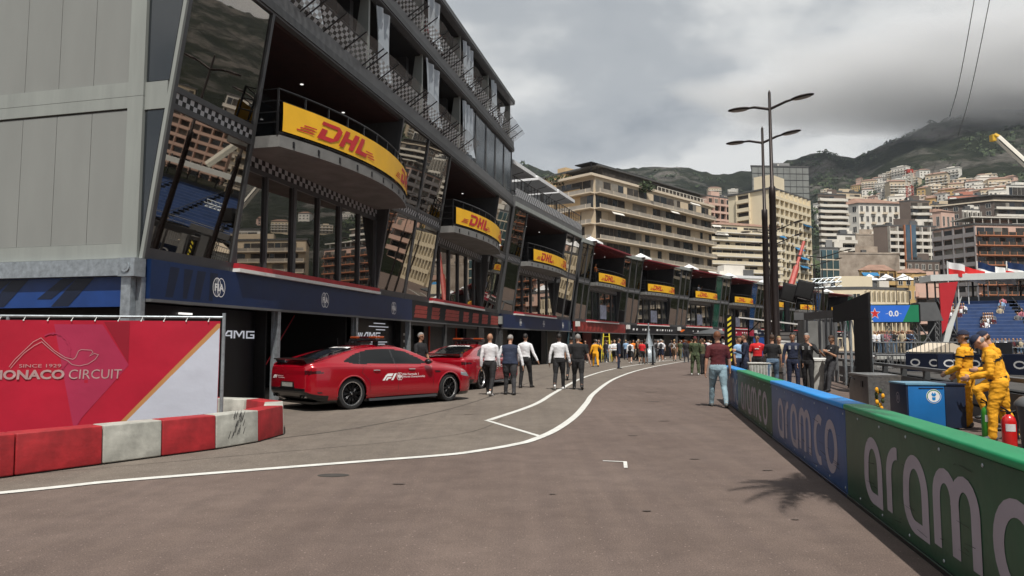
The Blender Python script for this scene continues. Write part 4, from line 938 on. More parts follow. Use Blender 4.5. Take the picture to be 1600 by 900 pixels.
# ------------------------------------------------------------ trees on the slopes
def tree(px, z_, h_, label, n=420, base=None, group='trees among the town buildings'):
    X = (px-800)/F_PX*z_; gz = ground_h(X, z_) if base is None else base; rr = random.Random(int(px*3)); rt = thing('tree', label, 'tree', (X, z_, gz-.3), 0, group)
    q = MB().use('bark'); q.tube([(0, 0, 0), (.1, .05, h_*.35), (.0, .1, h_*.7)], [h_*.035, h_*.025, h_*.01], 7)
    for k in range(4): a = k*1.6; q.tube([(.05, .05, h_*.3), (math.cos(a)*h_*.22, math.sin(a)*h_*.22, h_*(.5+.08*k))], [h_*.018, h_*.006], 5)
    q.build('trunk', rt); q = MB()
    cl = [Vector((rr.uniform(-.3, .3)*h_, rr.uniform(-.25, .25)*h_, rr.uniform(.45, .9)*h_)) for _ in range(11)]
    for i in range(n):
        c = cl[i % 11]; v = Vector((rr.gauss(0, 1), rr.gauss(0, 1), rr.gauss(0, .8))).normalized()*rr.uniform(.5, 1)*h_*.16; p = c+v; q.use('leaf_dark' if (i % 11) < 6 else 'leaf_mid')
        a = Vector((rr.gauss(0, 1), rr.gauss(0, 1), rr.gauss(0, 1))).normalized(); b = a.orthogonal().normalized(); s_ = h_*.045*rr.uniform(.6, 1.4); q.poly([p-a*s_, p+b*s_*.8, p+a*s_, p-b*s_*.8])
    q.build('crown', rt); return rt
for i, (px, z_, h_, lb) in enumerate([(1345, 205, 9, 'round green tree on the rock ledge under the retaining wall'), (1366, 207, 8, 'bushy green tree right of the round one on the rock ledge'), (1377, 210, 7, 'small tree at the right end of the rock ledge'), (1462, 150, 9, 'dark tree left of the red advertising board'), (1478, 152, 8, 'dark tree partly hidden by the red advertising board'),
    (1160, 120, 4, 'small dark tree between the pavilion and the lamp posts'), (1178, 122, 4, 'low green bush tree behind the lamp posts'), (1505, 285, 12, 'green tree between the pink and the white house'), (1440, 345, 13, 'dark tree left of the stepped brown block'), (1468, 290, 14, 'tall dark tree behind the white gridded block'), (1329, 258, 10, 'dark tree at the foot of the wavy white tower'), (1450, 172, 8, 'dark green tree above the small orange house')]):
    tree(px, z_, h_, lb, 420, None if z_ > 160 else 0)
def grove():
    rr = random.Random(5); q = MB()
    for _ in range(3800):
        a = math.atan((rr.uniform(780, 1700)-800)/F_PX); z_ = rr.uniform(330, 1400); r = min(z_/math.cos(a), 1440); x, y = r*math.sin(a), r*math.cos(a)
        if noise.fractal(Vector((x*.006, y*.006, 9.1)), .8, 2.1, 3) < -.1: continue
        h = ground_h(x, y); s_ = rr.uniform(3, 7)
        for k in range(9):
            v = Vector((rr.gauss(0, 1), rr.gauss(0, 1), rr.gauss(0, .7)))*s_*.42; p = Vector((x, y, h+s_*.45))+v; q.use('leaf_dark' if rr.random() < .65 else 'leaf_mid'); A = Vector((rr.gauss(0, 1), rr.gauss(0, 1), rr.gauss(0, 1))).normalized(); B = A.orthogonal().normalized(); w_ = s_*rr.uniform(.25, .5); q.poly([p-A*w_, p+B*w_, p+A*w_, p-B*w_])
    o = q.build('woodland'); tag(o, 'dark scrubby woodland covering the mountain slopes', 'woodland', None, 'stuff')
grove()
# -- clouds hanging on the mountain and the air between
def cloud(name, label, c, r, dens, seed):
    q = MB(); q.mats = [cloud_mat(seed, dens)]; q.ell((0, 0, 0), (1, 1, 1), 24, 14); o = q.build(name, None, True); o.location = c; o.scale = r; return tag(o, label, 'cloud', None, 'stuff')
def cloud_mat(seed, dens):
    m = bpy.data.materials.new('cloud'+str(seed)); m.use_nodes = True; t = m.node_tree; t.nodes.clear(); o = t.nodes.new('ShaderNodeOutputMaterial'); v = t.nodes.new('ShaderNodeVolumePrincipled'); t.links.new(v.outputs[0], o.inputs['Volume'])
    v.inputs['Color'].default_value = (.97, .975, .985, 1); v.inputs['Anisotropy'].default_value = .3
    c = t.nodes.new('ShaderNodeTexCoord'); ln = t.nodes.new('ShaderNodeVectorMath'); ln.operation = 'LENGTH'; t.links.new(c.outputs['Object'], ln.inputs[0])
    n = t.nodes.new('ShaderNodeTexNoise'); n.inputs['Scale'].default_value = 2.2; n.inputs['Detail'].default_value = 4; mp = t.nodes.new('ShaderNodeMapping'); mp.inputs['Location'].default_value = (seed*3.1, 0, 0); t.links.new(c.outputs['Object'], mp.inputs[0]); t.links.new(mp.outputs[0], n.inputs['Vector'])
    def mm(op, a, b):
        x = t.nodes.new('ShaderNodeMath'); x.operation = op
        for i, w_ in enumerate((a, b)):
            if isinstance(w_, (int, float)): x.inputs[i].default_value = w_
            else: t.links.new(w_, x.inputs[i])
        return x.outputs[0]
    fall = mm('SUBTRACT', 1.0, ln.outputs['Value']); d = mm('ADD', fall, mm('MULTIPLY', mm('SUBTRACT', n.outputs['Fac'], .62), 1.6)); d = mm('MULTIPLY', mm('MINIMUM', mm('MAXIMUM', d, 0), .35), dens/.35); t.links.new(d, v.inputs['Density']); m.cycles.volume_sampling = 'MULTIPLE_IMPORTANCE' if hasattr(m.cycles, 'volume_sampling') else m.cycles.volume_sampling
    return m
cloud('cloud', 'low grey cloud hiding the top of the mountain', (900, 1170, 455), (700, 250, 150), .020, 1)
hz = MB(); hm = bpy.data.materials.new('haze'); hm.use_nodes = True; hm.node_tree.nodes.clear(); ho = hm.node_tree.nodes.new('ShaderNodeOutputMaterial'); hv = hm.node_tree.nodes.new('ShaderNodeVolumePrincipled'); hv.inputs['Density'].default_value = .00006; hv.inputs['Color'].default_value = (.80, .88, 1, 1); hm.node_tree.links.new(hv.outputs[0], ho.inputs['Volume'])
hz.mats = [hm]; hz.box(-2600, 2900, -1300, 2900, -2, 640); tag(hz.build('haze'), 'thin pale air haze in front of the mountains', 'haze', None, 'stuff')
# ------------------------------------------------------------ people
mat('skin_fair', (.50, .27, .18), .55, 0, .08, 6); mat('skin_dark', (.11, .055, .035), .5, 0, .08, 6); mat('skin_tan', (.36, .19, .115), .55, 0, .08, 6)
mat('eye_dark', (.02, .012, .01), .2, 0, 0); mat('lip', (.32, .12, .10), .5, 0, 0)
CLOTH = dict(white=(.74, .75, .78), black=(.012, .012, .014), navy=(.012, .018, .045), navyvest=(.018, .026, .055), maroon=(.085, .010, .014), jeans=(.25, .36, .42), jeans2=(.10, .16, .24), yellow=(.78, .36, .012), khaki=(.10, .095, .05), camo=(.055, .075, .035), grey=(.16, .16, .17), red=(.60, .015, .02), charcoal=(.035, .035, .04), beige=(.45, .38, .27), sky=(.25, .40, .60), pink=(.55, .2, .25), green=(.05, .22, .10), orange=(.75, .20, .02), brownc=(.12, .07, .04))
for k_, c_ in CLOTH.items(): mat('cloth_'+k_, c_, .85, 0, .14 if k_ != 'camo' else .7, 6 if k_ != 'camo' else 14, .25, 22)
mat('shoe_white', (.7, .7, .7), .6, 0, .05, 5); mat('shoe_black', (.012, .012, .012), .5, 0, .1, 5); mat('shoe_grey', (.10, .11, .11), .6, 0, .1, 5)
mat('hair_brown', (.045, .022, .012), .7, 0, .3, 30, .3, 60); mat('hair_grey', (.24, .23, .22), .7, 0, .3, 30, .3, 60); mat('hair_black', (.010, .008, .007), .6, 0, .3, 30, .3, 60); mat('hair_ginger', (.14, .05, .02), .7, 0, .3, 30, .3, 60); mat('hair_blond', (.32, .22, .11), .7, 0, .3, 30, .3, 60)
def V3(*a): return Vector(a)
def rings(mb, rs, n=14):
    """closed loft through (centre, rx, ry, quaternion-or-None)"""
    vs = []; fs = []
    for c, rx, ry, Rm in rs:
        for i in range(n):
            a = 2*math.pi*i/n; q = Vector((rx*math.cos(a), ry*math.sin(a), 0))
            if Rm is not None: q = Rm @ q
            vs.append(Vector(c)+q)
    k = len(rs)
    for j in range(k-1):
        for i in range(n): fs.append((j*n+i, j*n+(i+1) % n, (j+1)*n+(i+1) % n, (j+1)*n+i))
    fs += [tuple(reversed(range(n))), tuple(range((k-1)*n, k*n))]
    mb.mesh(vs, fs)
def limb(mb, pts, rad, n=12, flat=1.0):
    """tapered limb with rounded ends"""
    pts = [Vector(p) for p in pts]; mb.tube(pts, rad, n)
    for p, r in zip(pts, rad): mb.ell(p, (r, r, r), 10, 7)
def person(label, pos, face=0.0, H=1.78, legs=((0, 0, 3), (0, 0, 3)), arms=None, top='white', bottom='black', sleeve='long', skin='fair', hair='brown', hairstyle='short', cap=None, vox=.014, shoes='black', lean=0.0, head=(0, 0), belly=0.0, vest=None, shorts=False, skirt=False, slim=1.0, group=None, z=0.0, extra=None, hat_brim=False, pivot_twist=0.0, glasses=False, coverall=False, logos=None, cat='person', coll=False):
    """face: heading in degrees clockwise from +Y. legs: (swing, knee bend, spread) for the left and the right. arms: (upper direction, forearm direction) left, right; x right, y forward"""
    root = thing('person', label, cat, (pos[0], pos[1], z), -R(face), group); k = H/1.75; S = slim
    mb = MB(); sk = 'skin_'+skin; tp = 'cloth_'+top; bt = 'cloth_'+bottom; joints = {}; fine = vox < .018
    ankles = []
    Lp = []
    for side, (sw, kb, sp) in zip((-1, 1), legs):
        hip = V3(side*.092, 0, .90); d1 = V3(side*math.sin(R(sp)), math.sin(R(sw)), -math.cos(R(sw))*math.cos(R(sp))).normalized(); knee = hip+d1*.425
        a2 = sw-kb; d2 = V3(side*math.sin(R(sp))*.6, math.sin(R(a2)), -math.cos(R(a2))).normalized(); ank = knee+d2*.405; Lp.append((hip, knee, ank, a2, side))
    drop = .085-min(q[2].z for q in Lp)
    for i, (hip, knee, ank, a2, side) in enumerate(Lp):
        sh = V3(0, 0, drop); hip, knee, ank = hip+sh, knee+sh, ank+sh
        loose = 1.16 if coverall else 1.04
        if shorts:
            mb.use(bt); limb(mb, [hip, hip.lerp(knee, .85)], [.098*S, .082], 14); mb.use(sk); limb(mb, [hip.lerp(knee, .5), knee, knee.lerp(ank, .3), ank], [.062, .050, .052, .033], 12)
        else:
            mb.use(bt); kn = knee+V3(0, .012, 0); limb(mb, [hip, hip.lerp(knee, .5), kn, knee.lerp(ank, .3), knee.lerp(ank, .8), ank+V3(0, 0, -.015)], [.100*S*loose, .088*S*loose, .064*loose, .064*loose, .054*loose, .053*loose], 14)
            mb.use(sk); limb(mb, [ank+V3(0, 0, .04), ank], [.036, .036], 10)
        tilt = max(0, min(50, -a2-14)) if ank.z > .10 else 0
        Rf = Matrix.Rotation(-R(tilt), 3, 'X')@Matrix.Rotation(-side*R(8), 3, 'Z'); mb.use('shoe_'+shoes); c = ank+V3(0, 0, -.045)
        rs_ = []
        for t, rx, rz_, zc in ((-.075, .026, .022, .0), (-.06, .034, .042, .005), (0, .038, .050, .008), (.07, .043, .036, -.006), (.13, .044, .028, -.012), (.175, .034, .020, -.018), (.19, .018, .012, -.022)):
            rs_.append((c+Rf @ V3(0, t, zc), rx, rz_, Rf @ Matrix.Rotation(R(90), 3, 'X').to_3x3()))
        rings(mb, rs_, 12)
    pel = V3(0, 0, .93+drop); Rt = (Matrix.Rotation(-R(lean), 3, 'X') @ Matrix.Rotation(R(pivot_twist), 3, 'Z'))
    def T(p): return pel+Rt @ Vector(p)
    def ring(zc, rx, ry, yo=0): return (T((0, yo, zc)), rx*S, ry, Rt)
    mb.use(bt)
    if skirt: rings(mb, [(pel+V3(0, 0, -.30), .20, .17, None), (pel+V3(0, 0, -.05), .175, .125, None), (pel+V3(0, 0, .06), .15, .11, None)])
    rings(mb, [(pel+V3(0, -.0, -.13), .10*S, .10, None), (pel+V3(0, -.008, -.07), .165*S, .122, None), (pel+V3(0, -.005, .0), .172*S, .122, None), (pel+V3(0, 0, .075), .155*S, .110, None)], 18)
    mb.use(tp if not vest else 'cloth_'+vest); hem = .045 if not coverall else .06; f_ = 1.0 if not vest else 1.09; flare = .03 if vest else 0
    rings(mb, [ring(hem-(.10 if vest else 0), .155+flare+.01, .116+belly*.6+flare, belly*.3), ring(.12, .152*f_, .112+belly, belly*.4), ring(.22, .158*f_, .113+belly*.7, belly*.3), ring(.32, .178*f_, .122), ring(.40, .188*f_, .120, -.004), ring(.455, .165*f_, .10, -.008), ring(.495, .095, .075, -.008), ring(.515, .062, .062, -.004)], 20)
    if not vest:
        mb.use(tp)
    for s_ in (-1, 1): mb.use(tp if not vest else 'cloth_'+vest); limb(mb, [T((s_*.09, -.005, .455)), T((s_*.165*S, -.005, .425))], [.062, .066], 12)
    mb.use(sk); hy, hp = head; limb(mb, [T((0, -.005, .46)), T((0, .008, .60))], [.056, .052], 12)
    if coll: mb.use(tp); limb(mb, [T((0, -.004, .49)), T((0, .004, .545))], [.066, .062], 14)
    Rh = Rt @ Matrix.Rotation(-R(hy), 3, 'Z') @ Matrix.Rotation(-R(hp), 3, 'X'); hc = T((0, .012, .595))
    def Hd(p): return hc+Rh @ Vector(p)
    mb.use(sk)
    mb.ell(Hd((0, .0, .105)), (.076, .095, .100), 16, 12, Rh); mb.ell(Hd((0, .018, .050)), (.060, .072, .072), 14, 10, Rh); mb.ell(Hd((0, .066, .005)), (.030, .026, .024), 10, 8, Rh)
    rings(mb, [(Hd((0, .088, .110)), .008, .010, Rh), (Hd((0, .100, .082)), .012, .012, Rh), (Hd((0, .106, .066)), .016, .014, Rh), (Hd((0, .092, .055)), .015, .010, Rh)][::-1], 8)
    for s_ in (-1, 1): mb.ell(Hd((s_*.078, -.005, .085)), (.010, .020, .032), 8, 8, Rh)
    arms = arms or (((-.12, .05, -1), (-.05, .2, -1)), ((.12, -.05, -1), (.05, .15, -1)))
    hands = []
    for side, (ua, fa) in zip((-1, 1), arms):
        ua = (Rt @ Vector(ua)).normalized(); fa = (Rt @ Vector(fa)).normalized(); shd = T((side*.185*S, -.006, .425)); el = shd+ua*.285; wr = el+fa*.25
        if sleeve == 'long': mb.use(tp); limb(mb, [shd, shd.lerp(el, .5), el, el.lerp(wr, .5), wr-fa*.01], [.060, .054, .047, .044, .036] if not coverall else [.072, .068, .06, .055, .044], 12)
        elif sleeve == 'short': mb.use(tp); limb(mb, [shd, shd.lerp(el, .72)], [.061, .058], 12); mb.use(sk); limb(mb, [shd.lerp(el, .6), el, el.lerp(wr, .35), wr], [.043, .037, .038, .026], 12)
        mb.use(sk); side_v = fa.cross(Rt @ V3(0, 1, 0)); side_v = side_v.normalized() if side_v.length > .2 else V3(1, 0, 0); inw = V3(-side, 0, 0)
        # palm normal: towards the body, made perpendicular to the forearm
        pn = (inw-fa*inw.dot(fa)); pn = pn.normalized() if pn.length > .2 else side_v; wv = pn.cross(fa).normalized(); Rp = Matrix((wv, pn, fa)).transposed()
        if wv.dot(Rt @ V3(0, 1, 0)) < 0 and abs(fa.z) > .5: wv = -wv
        limb(mb, [wr-fa*.02, wr+fa*.02], [.027, .026], 10); mb.ell(wr+fa*.055, (.040, .017, .052), 12, 8, Rp)
        for q, (off_, ln, cv) in enumerate(((.030, .070, .5), (.010, .078, .55), (-.010, .073, .6), (-.029, .058, .7))):
            b = wr+fa*.090+wv*off_; m1 = b+(fa*math.cos(.3*cv)+pn*math.sin(.5*cv))*ln*.5; e = m1+(fa*math.cos(1.3*cv)+pn*math.sin(1.3*cv))*ln*.5; mb.tube([wr+fa*.06+wv*off_*.9, b, m1, e], [.010, .0095, .009, .008], 8); mb.ell(e, (.008, .008, .008), 6, 5)
        b = wr+fa*.03+wv*.030; m1 = b+(fa*.6+wv*.6+pn*.3).normalized()*.035; e = m1+(fa*.9+wv*.2+pn*.3).normalized()*.032; mb.tube([b, m1, e], [.013, .011, .009], 8); mb.ell(e, (.009, .009, .009), 6, 5)
        hands.append((el, wr, fa, pn))
    mb.v = [tuple(Vector(v)*k) for v in mb.v]
    src = mb.data('person_source'); tmp = bpy.data.objects.new('tmp', src); COL.objects.link(tmp)
    md = tmp.modifiers.new('r', 'REMESH'); md.mode = 'VOXEL'; md.voxel_size = vox; md.adaptivity = 0
    dg = bpy.context.evaluated_depsgraph_get(); dg.update(); me = bpy.data.meshes.new_from_object(tmp.evaluated_get(dg)); bpy.data.objects.remove(tmp)
    bv = BVHTree.FromPolygons([Vector(v) for v in mb.v], mb.f); me.materials.clear()
    for x in mb.mats: me.materials.append(x)
    bm = bmesh.new(); bm.from_mesh(me); bm.faces.ensure_lookup_table()
    skin_idx = mb.mats.index(MAT[sk]); res = []
    for fc in bm.faces:
        _, _, idx, _ = bv.find_nearest(fc.calc_center_median()); fc.material_index = mb.m[idx]; fc.smooth = True
    bmesh.ops.smooth_vert(bm, verts=bm.verts, factor=.5, use_axis_x=True, use_axis_y=True, use_axis_z=True)
    if vox < .02:
        bm.normal_update(); sd_ = hash(label) % 97; sd_ = (int(pos[0]*13)+int(pos[1]*7)) % 97; amp = (.010 if coverall else .0055)
        for v in bm.verts:
            if all(f.material_index != skin_idx for f in v.link_faces) and v.co.z > .13:
                c = v.co; n_ = noise.noise(Vector((c.x*9+sd_, c.y*9, c.z*16)))+.6*noise.noise(Vector((c.x*20+sd_, c.y*20, c.z*34+c.x*12))); v.co += v.normal*n_*amp
    bm.to_mesh(me); bm.free(); me.name = 'body'
    body = bpy.data.objects.new('body', me); COL.objects.link(body); body.parent = root
    def add(name, q, smooth=True):
        q.v = [tuple(Vector(v)*k) for v in q.v]; return q.build(name, root, smooth)
    if hair and not cap:
        q = MB().use('hair_'+hair); vs = []; nn, mm_ = 22, 12
        for j in range(mm_+1):
            for i in range(nn):
                a = 2*math.pi*i/nn; fr = math.sin(a)   # +1 = front
                low = (R(64) if fr > .35 else R(108)) if hairstyle == 'short' else (R(66) if fr > .35 else R(135)); low = R(64)+(low-R(64))*1.0 if fr > .35 else R(64)+((R(112) if hairstyle == 'short' else R(140))-R(64))*min(1, (.35-fr)/.45)
                t = low*j/mm_; r_ = 1.0+.05*noise.noise(Vector((math.cos(a)*3, math.sin(a)*3, t*3)))
                vs.append(Hd(Vector((.084*math.sin(t)*math.cos(a)*r_, -.004+.103*math.sin(t)*math.sin(a)*r_, .108+.106*math.cos(t)*r_))))
        fs = [(j*nn+i, j*nn+(i+1) % nn, (j+1)*nn+(i+1) % nn, (j+1)*nn+i) for j in range(mm_) for i in range(nn)]; q.mesh(vs, [f[::-1] for f in fs])
        if hairstyle == 'long': q.ell(Hd((0, -.075, -.02)), (.06, .035, .13), 10, 8, Rh)
        add('hair', q)
    if cap:
        q = MB().use('cloth_'+cap); vs = []; nn, mm_ = 22, 8
        for j in range(mm_+1):
            for i in range(nn):
                a = 2*math.pi*i/nn; t = R(82)*j/mm_; vs.append(Hd(Vector((.088*math.sin(t)*math.cos(a), -.004+.106*math.sin(t)*math.sin(a), .118+.103*math.cos(t)))))
        q.mesh(vs, [(j*nn+i, (j+1)*nn+i, (j+1)*nn+(i+1) % nn, j*nn+(i+1) % nn) for j in range(mm_) for i in range(nn)])
        br = [Hd(Vector((.078*math.cos(a), .065+.115*math.sin(a), .125-.02*math.sin(a)))) for a in [math.pi*i/10 for i in range(11)]]; bl = [p-Rh @ V3(0, 0, .010) for p in br]; n_ = len(br)
        q.mesh(br+bl, [tuple(range(n_)), tuple(reversed(range(n_, 2*n_)))]+[(i, i+n_, (i+1) % n_+n_, (i+1) % n_) for i in range(n_)]); add('cap', q)
        if hair:
            q = MB().use('hair_'+hair); q.ell(Hd((0, -.022, .075)), (.079, .080, .050), 14, 10, Rh); add('hair', q)
    if fine:
        for s_ in (-1, 1):
            q = MB().use('white_print'); q.ell(Hd((s_*.031, .083, .098)), (.014, .008, .007), 10, 6, Rh); q.use('eye_dark'); q.ell(Hd((s_*.031, .089, .098)), (.006, .004, .006), 8, 6, Rh); q.box(-.015, .015, -.003, .003, -.002, .002, Matrix.Translation(Hd((s_*.031, .092, .116))) @ Rh.to_4x4()); add('eye', q)
        q = MB().use('lip'); q.ell(Hd((0, .089, .030)), (.022, .007, .006), 10, 6, Rh); add('mouth', q)
    if glasses:
        q = MB().use('black_metal')
        for s_ in (-1, 1): q.ell(Hd((s_*.032, .095, .100)), (.027, .006, .018), 10, 6, Rh); q.tube([Hd((s_*.055, .09, .102)), Hd((s_*.08, .0, .100))], .004, 5)
        add('sunglasses', q)
    if belly or bottom in ('black', 'navy') and not coverall and fine:
        q = MB().use('black_metal'); rings(q, [(T((0, belly*.2, .030)), .164*S, .122+belly*.4, Rt), (T((0, belly*.2, .062)), .162*S, .121+belly*.4, Rt)], 20); add('belt', q, False) if not vest else None
    info_ = dict(T=T, Hd=Hd, hands=hands, k=k, add=add, Rt=Rt, drop=drop)
    if extra: extra(root, info_)
    return root
walkA = ((20, 4, 2), (-16, 18, 2)); walkB = ((-18, 22, 2), (18, 4, 2)); stand = ((1, 1, 5), (-2, 1, 5)); standB = ((8, 10, 4), (-2, 0, 4))
armW = (((-.16, -.12, -1), (-.08, .16, -1)), ((.16, .12, -1), (.06, .35, -1))); armW2 = (((-.16, .15, -1), (-.06, .4, -1)), ((.16, -.15, -1), (.08, .1, -1)))
folded = (((-.25, .25, -1), (.75, .75, .05)), ((.25, .25, -1), (-.75, .75, .12))); phone = (((-.15, .25, -1), (.35, .9, .35)), ((.15, .25, -1), (-.35, .9, .35)))
def face_to(x, y): return math.degrees(math.atan2(-x, -y))
def collar(mat_='cloth_white'):
    def f(root, I):
        q = MB().use(mat_); rings(q, [(I['T']((0, -.004, .505)), .066, .066, I['Rt']), (I['T']((0, .0, .545)), .060, .060, I['Rt'])], 16); I['add']('collar', q)
    return f
# those walking away down the lane
def jeans_extra(root, I):
    collar('cloth_maroon')(root, I)
    q = MB().use('shoe_black'); q.v = []; q.box(-.05, .05, -.16, -.12, .66+.0, .80); 
person('man in a maroon shirt and pale jeans walking away beside the barrier', (4.80, 16.5), 8, 1.80, ((18, 3, 3), (-10, 20, 3)), (((-.2, -.1, -1), (-.1, .12, -1)), ((.2, .05, -1), (.08, .2, -1))), 'maroon', 'jeans', 'short', 'fair', 'ginger', vox=.0115, shoes='grey', slim=1.06, extra=collar('cloth_maroon'))
person('bald man in a white shirt, leftmost of the three by the red car', (-.63, 20.1), 14, 1.80, walkA, armW, 'white', 'black', 'long', 'tan', None, vox=.0125, shoes='white', extra=collar())
person('grey haired man in a navy vest, middle of the three walking away', (-.06, 20.3), 5, 1.74, ((8, 2, 3), (-6, 8, 3)), (((-.35, .05, -1), (-.25, .1, -1)), ((.35, .05, -1), (.2, .1, -1))), 'white', 'charcoal', 'long', 'fair', 'grey', vox=.0125, vest='navyvest', belly=.06, slim=1.24, lean=6, head=(20, 12))
person('dark haired man in a white shirt, right of the man in the navy vest', (.44, 23.4), 22, 1.80, ((-4, 4, 4), (14, 3, 4)), (((-.2, .1, -1), (-.1, .3, -1)), ((.45, -.1, -1), (.5, .2, -1))), 'white', 'black', 'long', 'tan', 'black', vox=.0125, extra=collar())
person('man in a white shirt and black trousers walking away over the white lane line', (1.5, 22.5), 8, 1.80, ((-14, 24, 2), (12, 2, 2)), (((-.3, -.05, -1), (-.1, .1, -1)), ((.3, .05, -1), (.2, .2, -1))), 'white', 'black', 'long', 'dark', 'black', vox=.0125, shoes='white', extra=collar(), slim=1.05)
person('white haired man in a black polo shirt and black trousers walking down the lane', (2.1, 22.5), 6, 1.78, ((10, 2, 3), (-12, 18, 2)), (((-.15, .1, -1), (-.1, .3, -1)), ((.35, -.05, -1), (.3, .1, -1))), 'black', 'black', 'short', 'fair', 'grey', vox=.0125, slim=1.12, belly=.03)
person('person in dark clothes half hidden behind the white haired man', (2.36, 28.2), 10, 1.76, walkB, armW, 'charcoal', 'black', 'short', 'tan', 'black', vox=.018)
person('man with glasses in a black polo shirt standing between the two red cars', (-2.72, 21.0), 120, 1.80, stand, (((-.2, .2, -1), (-.1, .3, -1)), ((.3, .25, -1), (.2, .6, -.8))), 'black', 'black', 'short', 'tan', 'grey', vox=.0125, slim=1.1, glasses=True)
person('person in yellow overalls walking away in front of the red team garage', (5.15, 43.6), 0, 1.70, walkA, (((-.3, .0, -1), (-.3, .3, -1)), ((.5, .1, -.5), (-.2, .3, .9))), 'yellow', 'yellow', 'long', 'fair', 'black', vox=.02, coverall=True)
person('man in a navy suit standing beside the inner white line', (6.13, 40.6), 95, 1.76, stand, None, 'navy', 'navy', 'long', 'tan', 'black', vox=.02)
person('person in green camouflage overalls and a red cap standing in the lane', (8.45, 32.6), 25, 1.78, ((3, 2, 7), (-3, 2, 5)), folded, 'camo', 'camo', 'long', 'tan', 'brown', cap='maroon', vox=.0155, shoes='white', coverall=True)
person('person in black with arms folded just behind the camouflage overalls', (9.05, 33.6), 300, 1.70, stand, folded, 'khaki', 'black', 'long', 'fair', 'brown', vox=.018)
# those behind the advertising barrier
def stripes(root, I):
    q = MB().use('white_print')
    for s_ in (-1, 1):
        for j in range(4): q.box(-.028, .028, -.002, .002, 0, .010, Matrix.Translation(I['T']((s_*.085, .1245, .40-.028*j))) @ I['Rt'].to_4x4())
    I['add']('shirt_print', q, False)
def chest_mark(m='white_print', w_=.05):
    def f(root, I):
        q = MB().use(m); q.box(-w_, w_, -.002, .002, 0, .03, Matrix.Translation(I['T']((0, .127, .30))) @ I['Rt'].to_4x4()); q.box(-.02, .02, -.002, .002, 0, .025, Matrix.Translation(I['T']((-.09, .124, .38))) @ I['Rt'].to_4x4()); I['add']('shirt_print', q, False)
    return f
person('man in a navy team jacket turned left, beside the man in red', (7.72, 23.4), 285, 1.80, stand, phone, 'navy', 'navy', 'long', 'fair', 'brown', vox=.0125, extra=chest_mark())
person('person in a blue team shirt left of the navy jacket', (7.9, 24.6), 150, 1.72, stand, None, 'sky', 'navy', 'short', 'tan', 'brown', vox=.018)
person('man in a bright red team shirt and sunglasses behind the clear bin', (8.68, 25.0), 205, 1.78, stand, (((-.3, .0, -1), (.1, .4, -1)), ((.3, .0, -1), (-.1, .4, -1))), 'red', 'black', 'short', 'tan', 'black', vox=.0125, glasses=True, extra=chest_mark('white_print', .07))
person('man in a black shirt with pale shoulders and blue jeans, seen from behind', (8.25, 22.4), 15, 1.76, ((-3, 3, 4), (12, 6, 3)), (((-.2, .2, -1), (.3, .8, .2)), ((.2, .0, -1), (.1, .25, -1))), 'black', 'jeans2', 'short', 'fair', 'brown', vox=.0125)
person('smiling man in a navy team jacket and dark cap, right of the jeans', (8.62, 21.7), 200, 1.80, ((4, 4, 3), (-3, 3, 3)), (((-.25, .05, -1), (-.05, .3, -1)), ((.25, .05, -1), (.1, .3, -1))), 'navy', 'navy', 'long', 'tan', 'black', vox=.0125, extra=stripes)
person('man in a black jacket raising a hand to his face', (8.98, 21.5), 215, 1.79, ((6, 4, 2), (-6, 8, 2)), (((-.5, .5, -.7), (.75, .35, .95)), ((.25, .05, -1), (.05, .25, -1))), 'black', 'black', 'long', 'fair', 'grey', vox=.0125, extra=stripes)
person('person in a pale shirt glimpsed behind the black jacket', (9.15, 24.2), 190, 1.72, stand, None, 'beige', 'grey', 'short', 'fair', 'blond', vox=.018)
person('man in a black T-shirt leaning back on the guard rail reading his phone', (9.55, 21.2), 250, 1.74, ((24, 12, 4), (10, 2, 3)), phone, 'black', 'charcoal', 'short', 'tan', 'brown', vox=.0125, lean=-10, head=(0, 32), extra=chest_mark())
# marshals
def bands(root, I):
    q = MB().use('black_metal')
    rings(q, [(I['T']((0, 0, .315)), .196, .140, I['Rt']), (I['T']((0, 0, .350)), .200, .140, I['Rt'])], 20)
    for (el, wr, fa, pn), s_ in zip(I['hands'], (-1, 1)):
        sh_ = I['T']((s_*.185, -.006, .425)); d = (el-sh_).normalized(); q.tube([sh_.lerp(el, .34), sh_.lerp(el, .46)], [.075, .073], 12)
    I['add']('arm_band', q, False)
    q = MB().use('cloth_yellow'); rings(q, [(I['T']((0, -.004, .50)), .074, .074, I['Rt']), (I['T']((0, -.01, .56)), .066, .066, I['Rt'])], 16); I['add']('collar', q)
    q = MB().use('cloth_yellow')
    for s_ in (-1, 1): q.box(-.05, .05, -.012, .012, -.08, .08, Matrix.Translation(Vector((s_*.10, .095, .70+I['drop']))))
    q.use('white_print'); q.box(-.03, .03, -.003, .003, -.02, .02, Matrix.Translation(I['T']((-.09, .128, .405))) @ I['Rt'].to_4x4()); I['add']('pocket', q, False)
person('marshal in yellow overalls and navy cap standing on the left, looking away', (8.10, 12.65), 322, 1.72, ((-2, 1, 5), (3, 2, 4)), (((-.15, .15, -1), (.2, .7, -.4)), ((.2, .1, -1), (-.1, .6, -.5))), 'yellow', 'yellow', 'long', 'tan', 'black', cap='navy', vox=.0105, shoes='grey', coverall=True, extra=bands, slim=1.02, head=(-20, 0), group='marshals in yellow overalls')
person('marshal in yellow overalls bowing his head over something in his hands', (7.52, 10.95), 300, 1.70, ((14, 10, 4), (-10, 6, 4)), (((-.2, .35, -.9), (.15, .95, .0)), ((.2, .35, -.9), (-.15, .95, -.05))), 'yellow', 'yellow', 'long', 'fair', 'grey', cap='navy', vox=.0105, shoes='grey', coverall=True, extra=bands, slim=1.08, lean=16, head=(0, 38), belly=.03, group='marshals in yellow overalls')
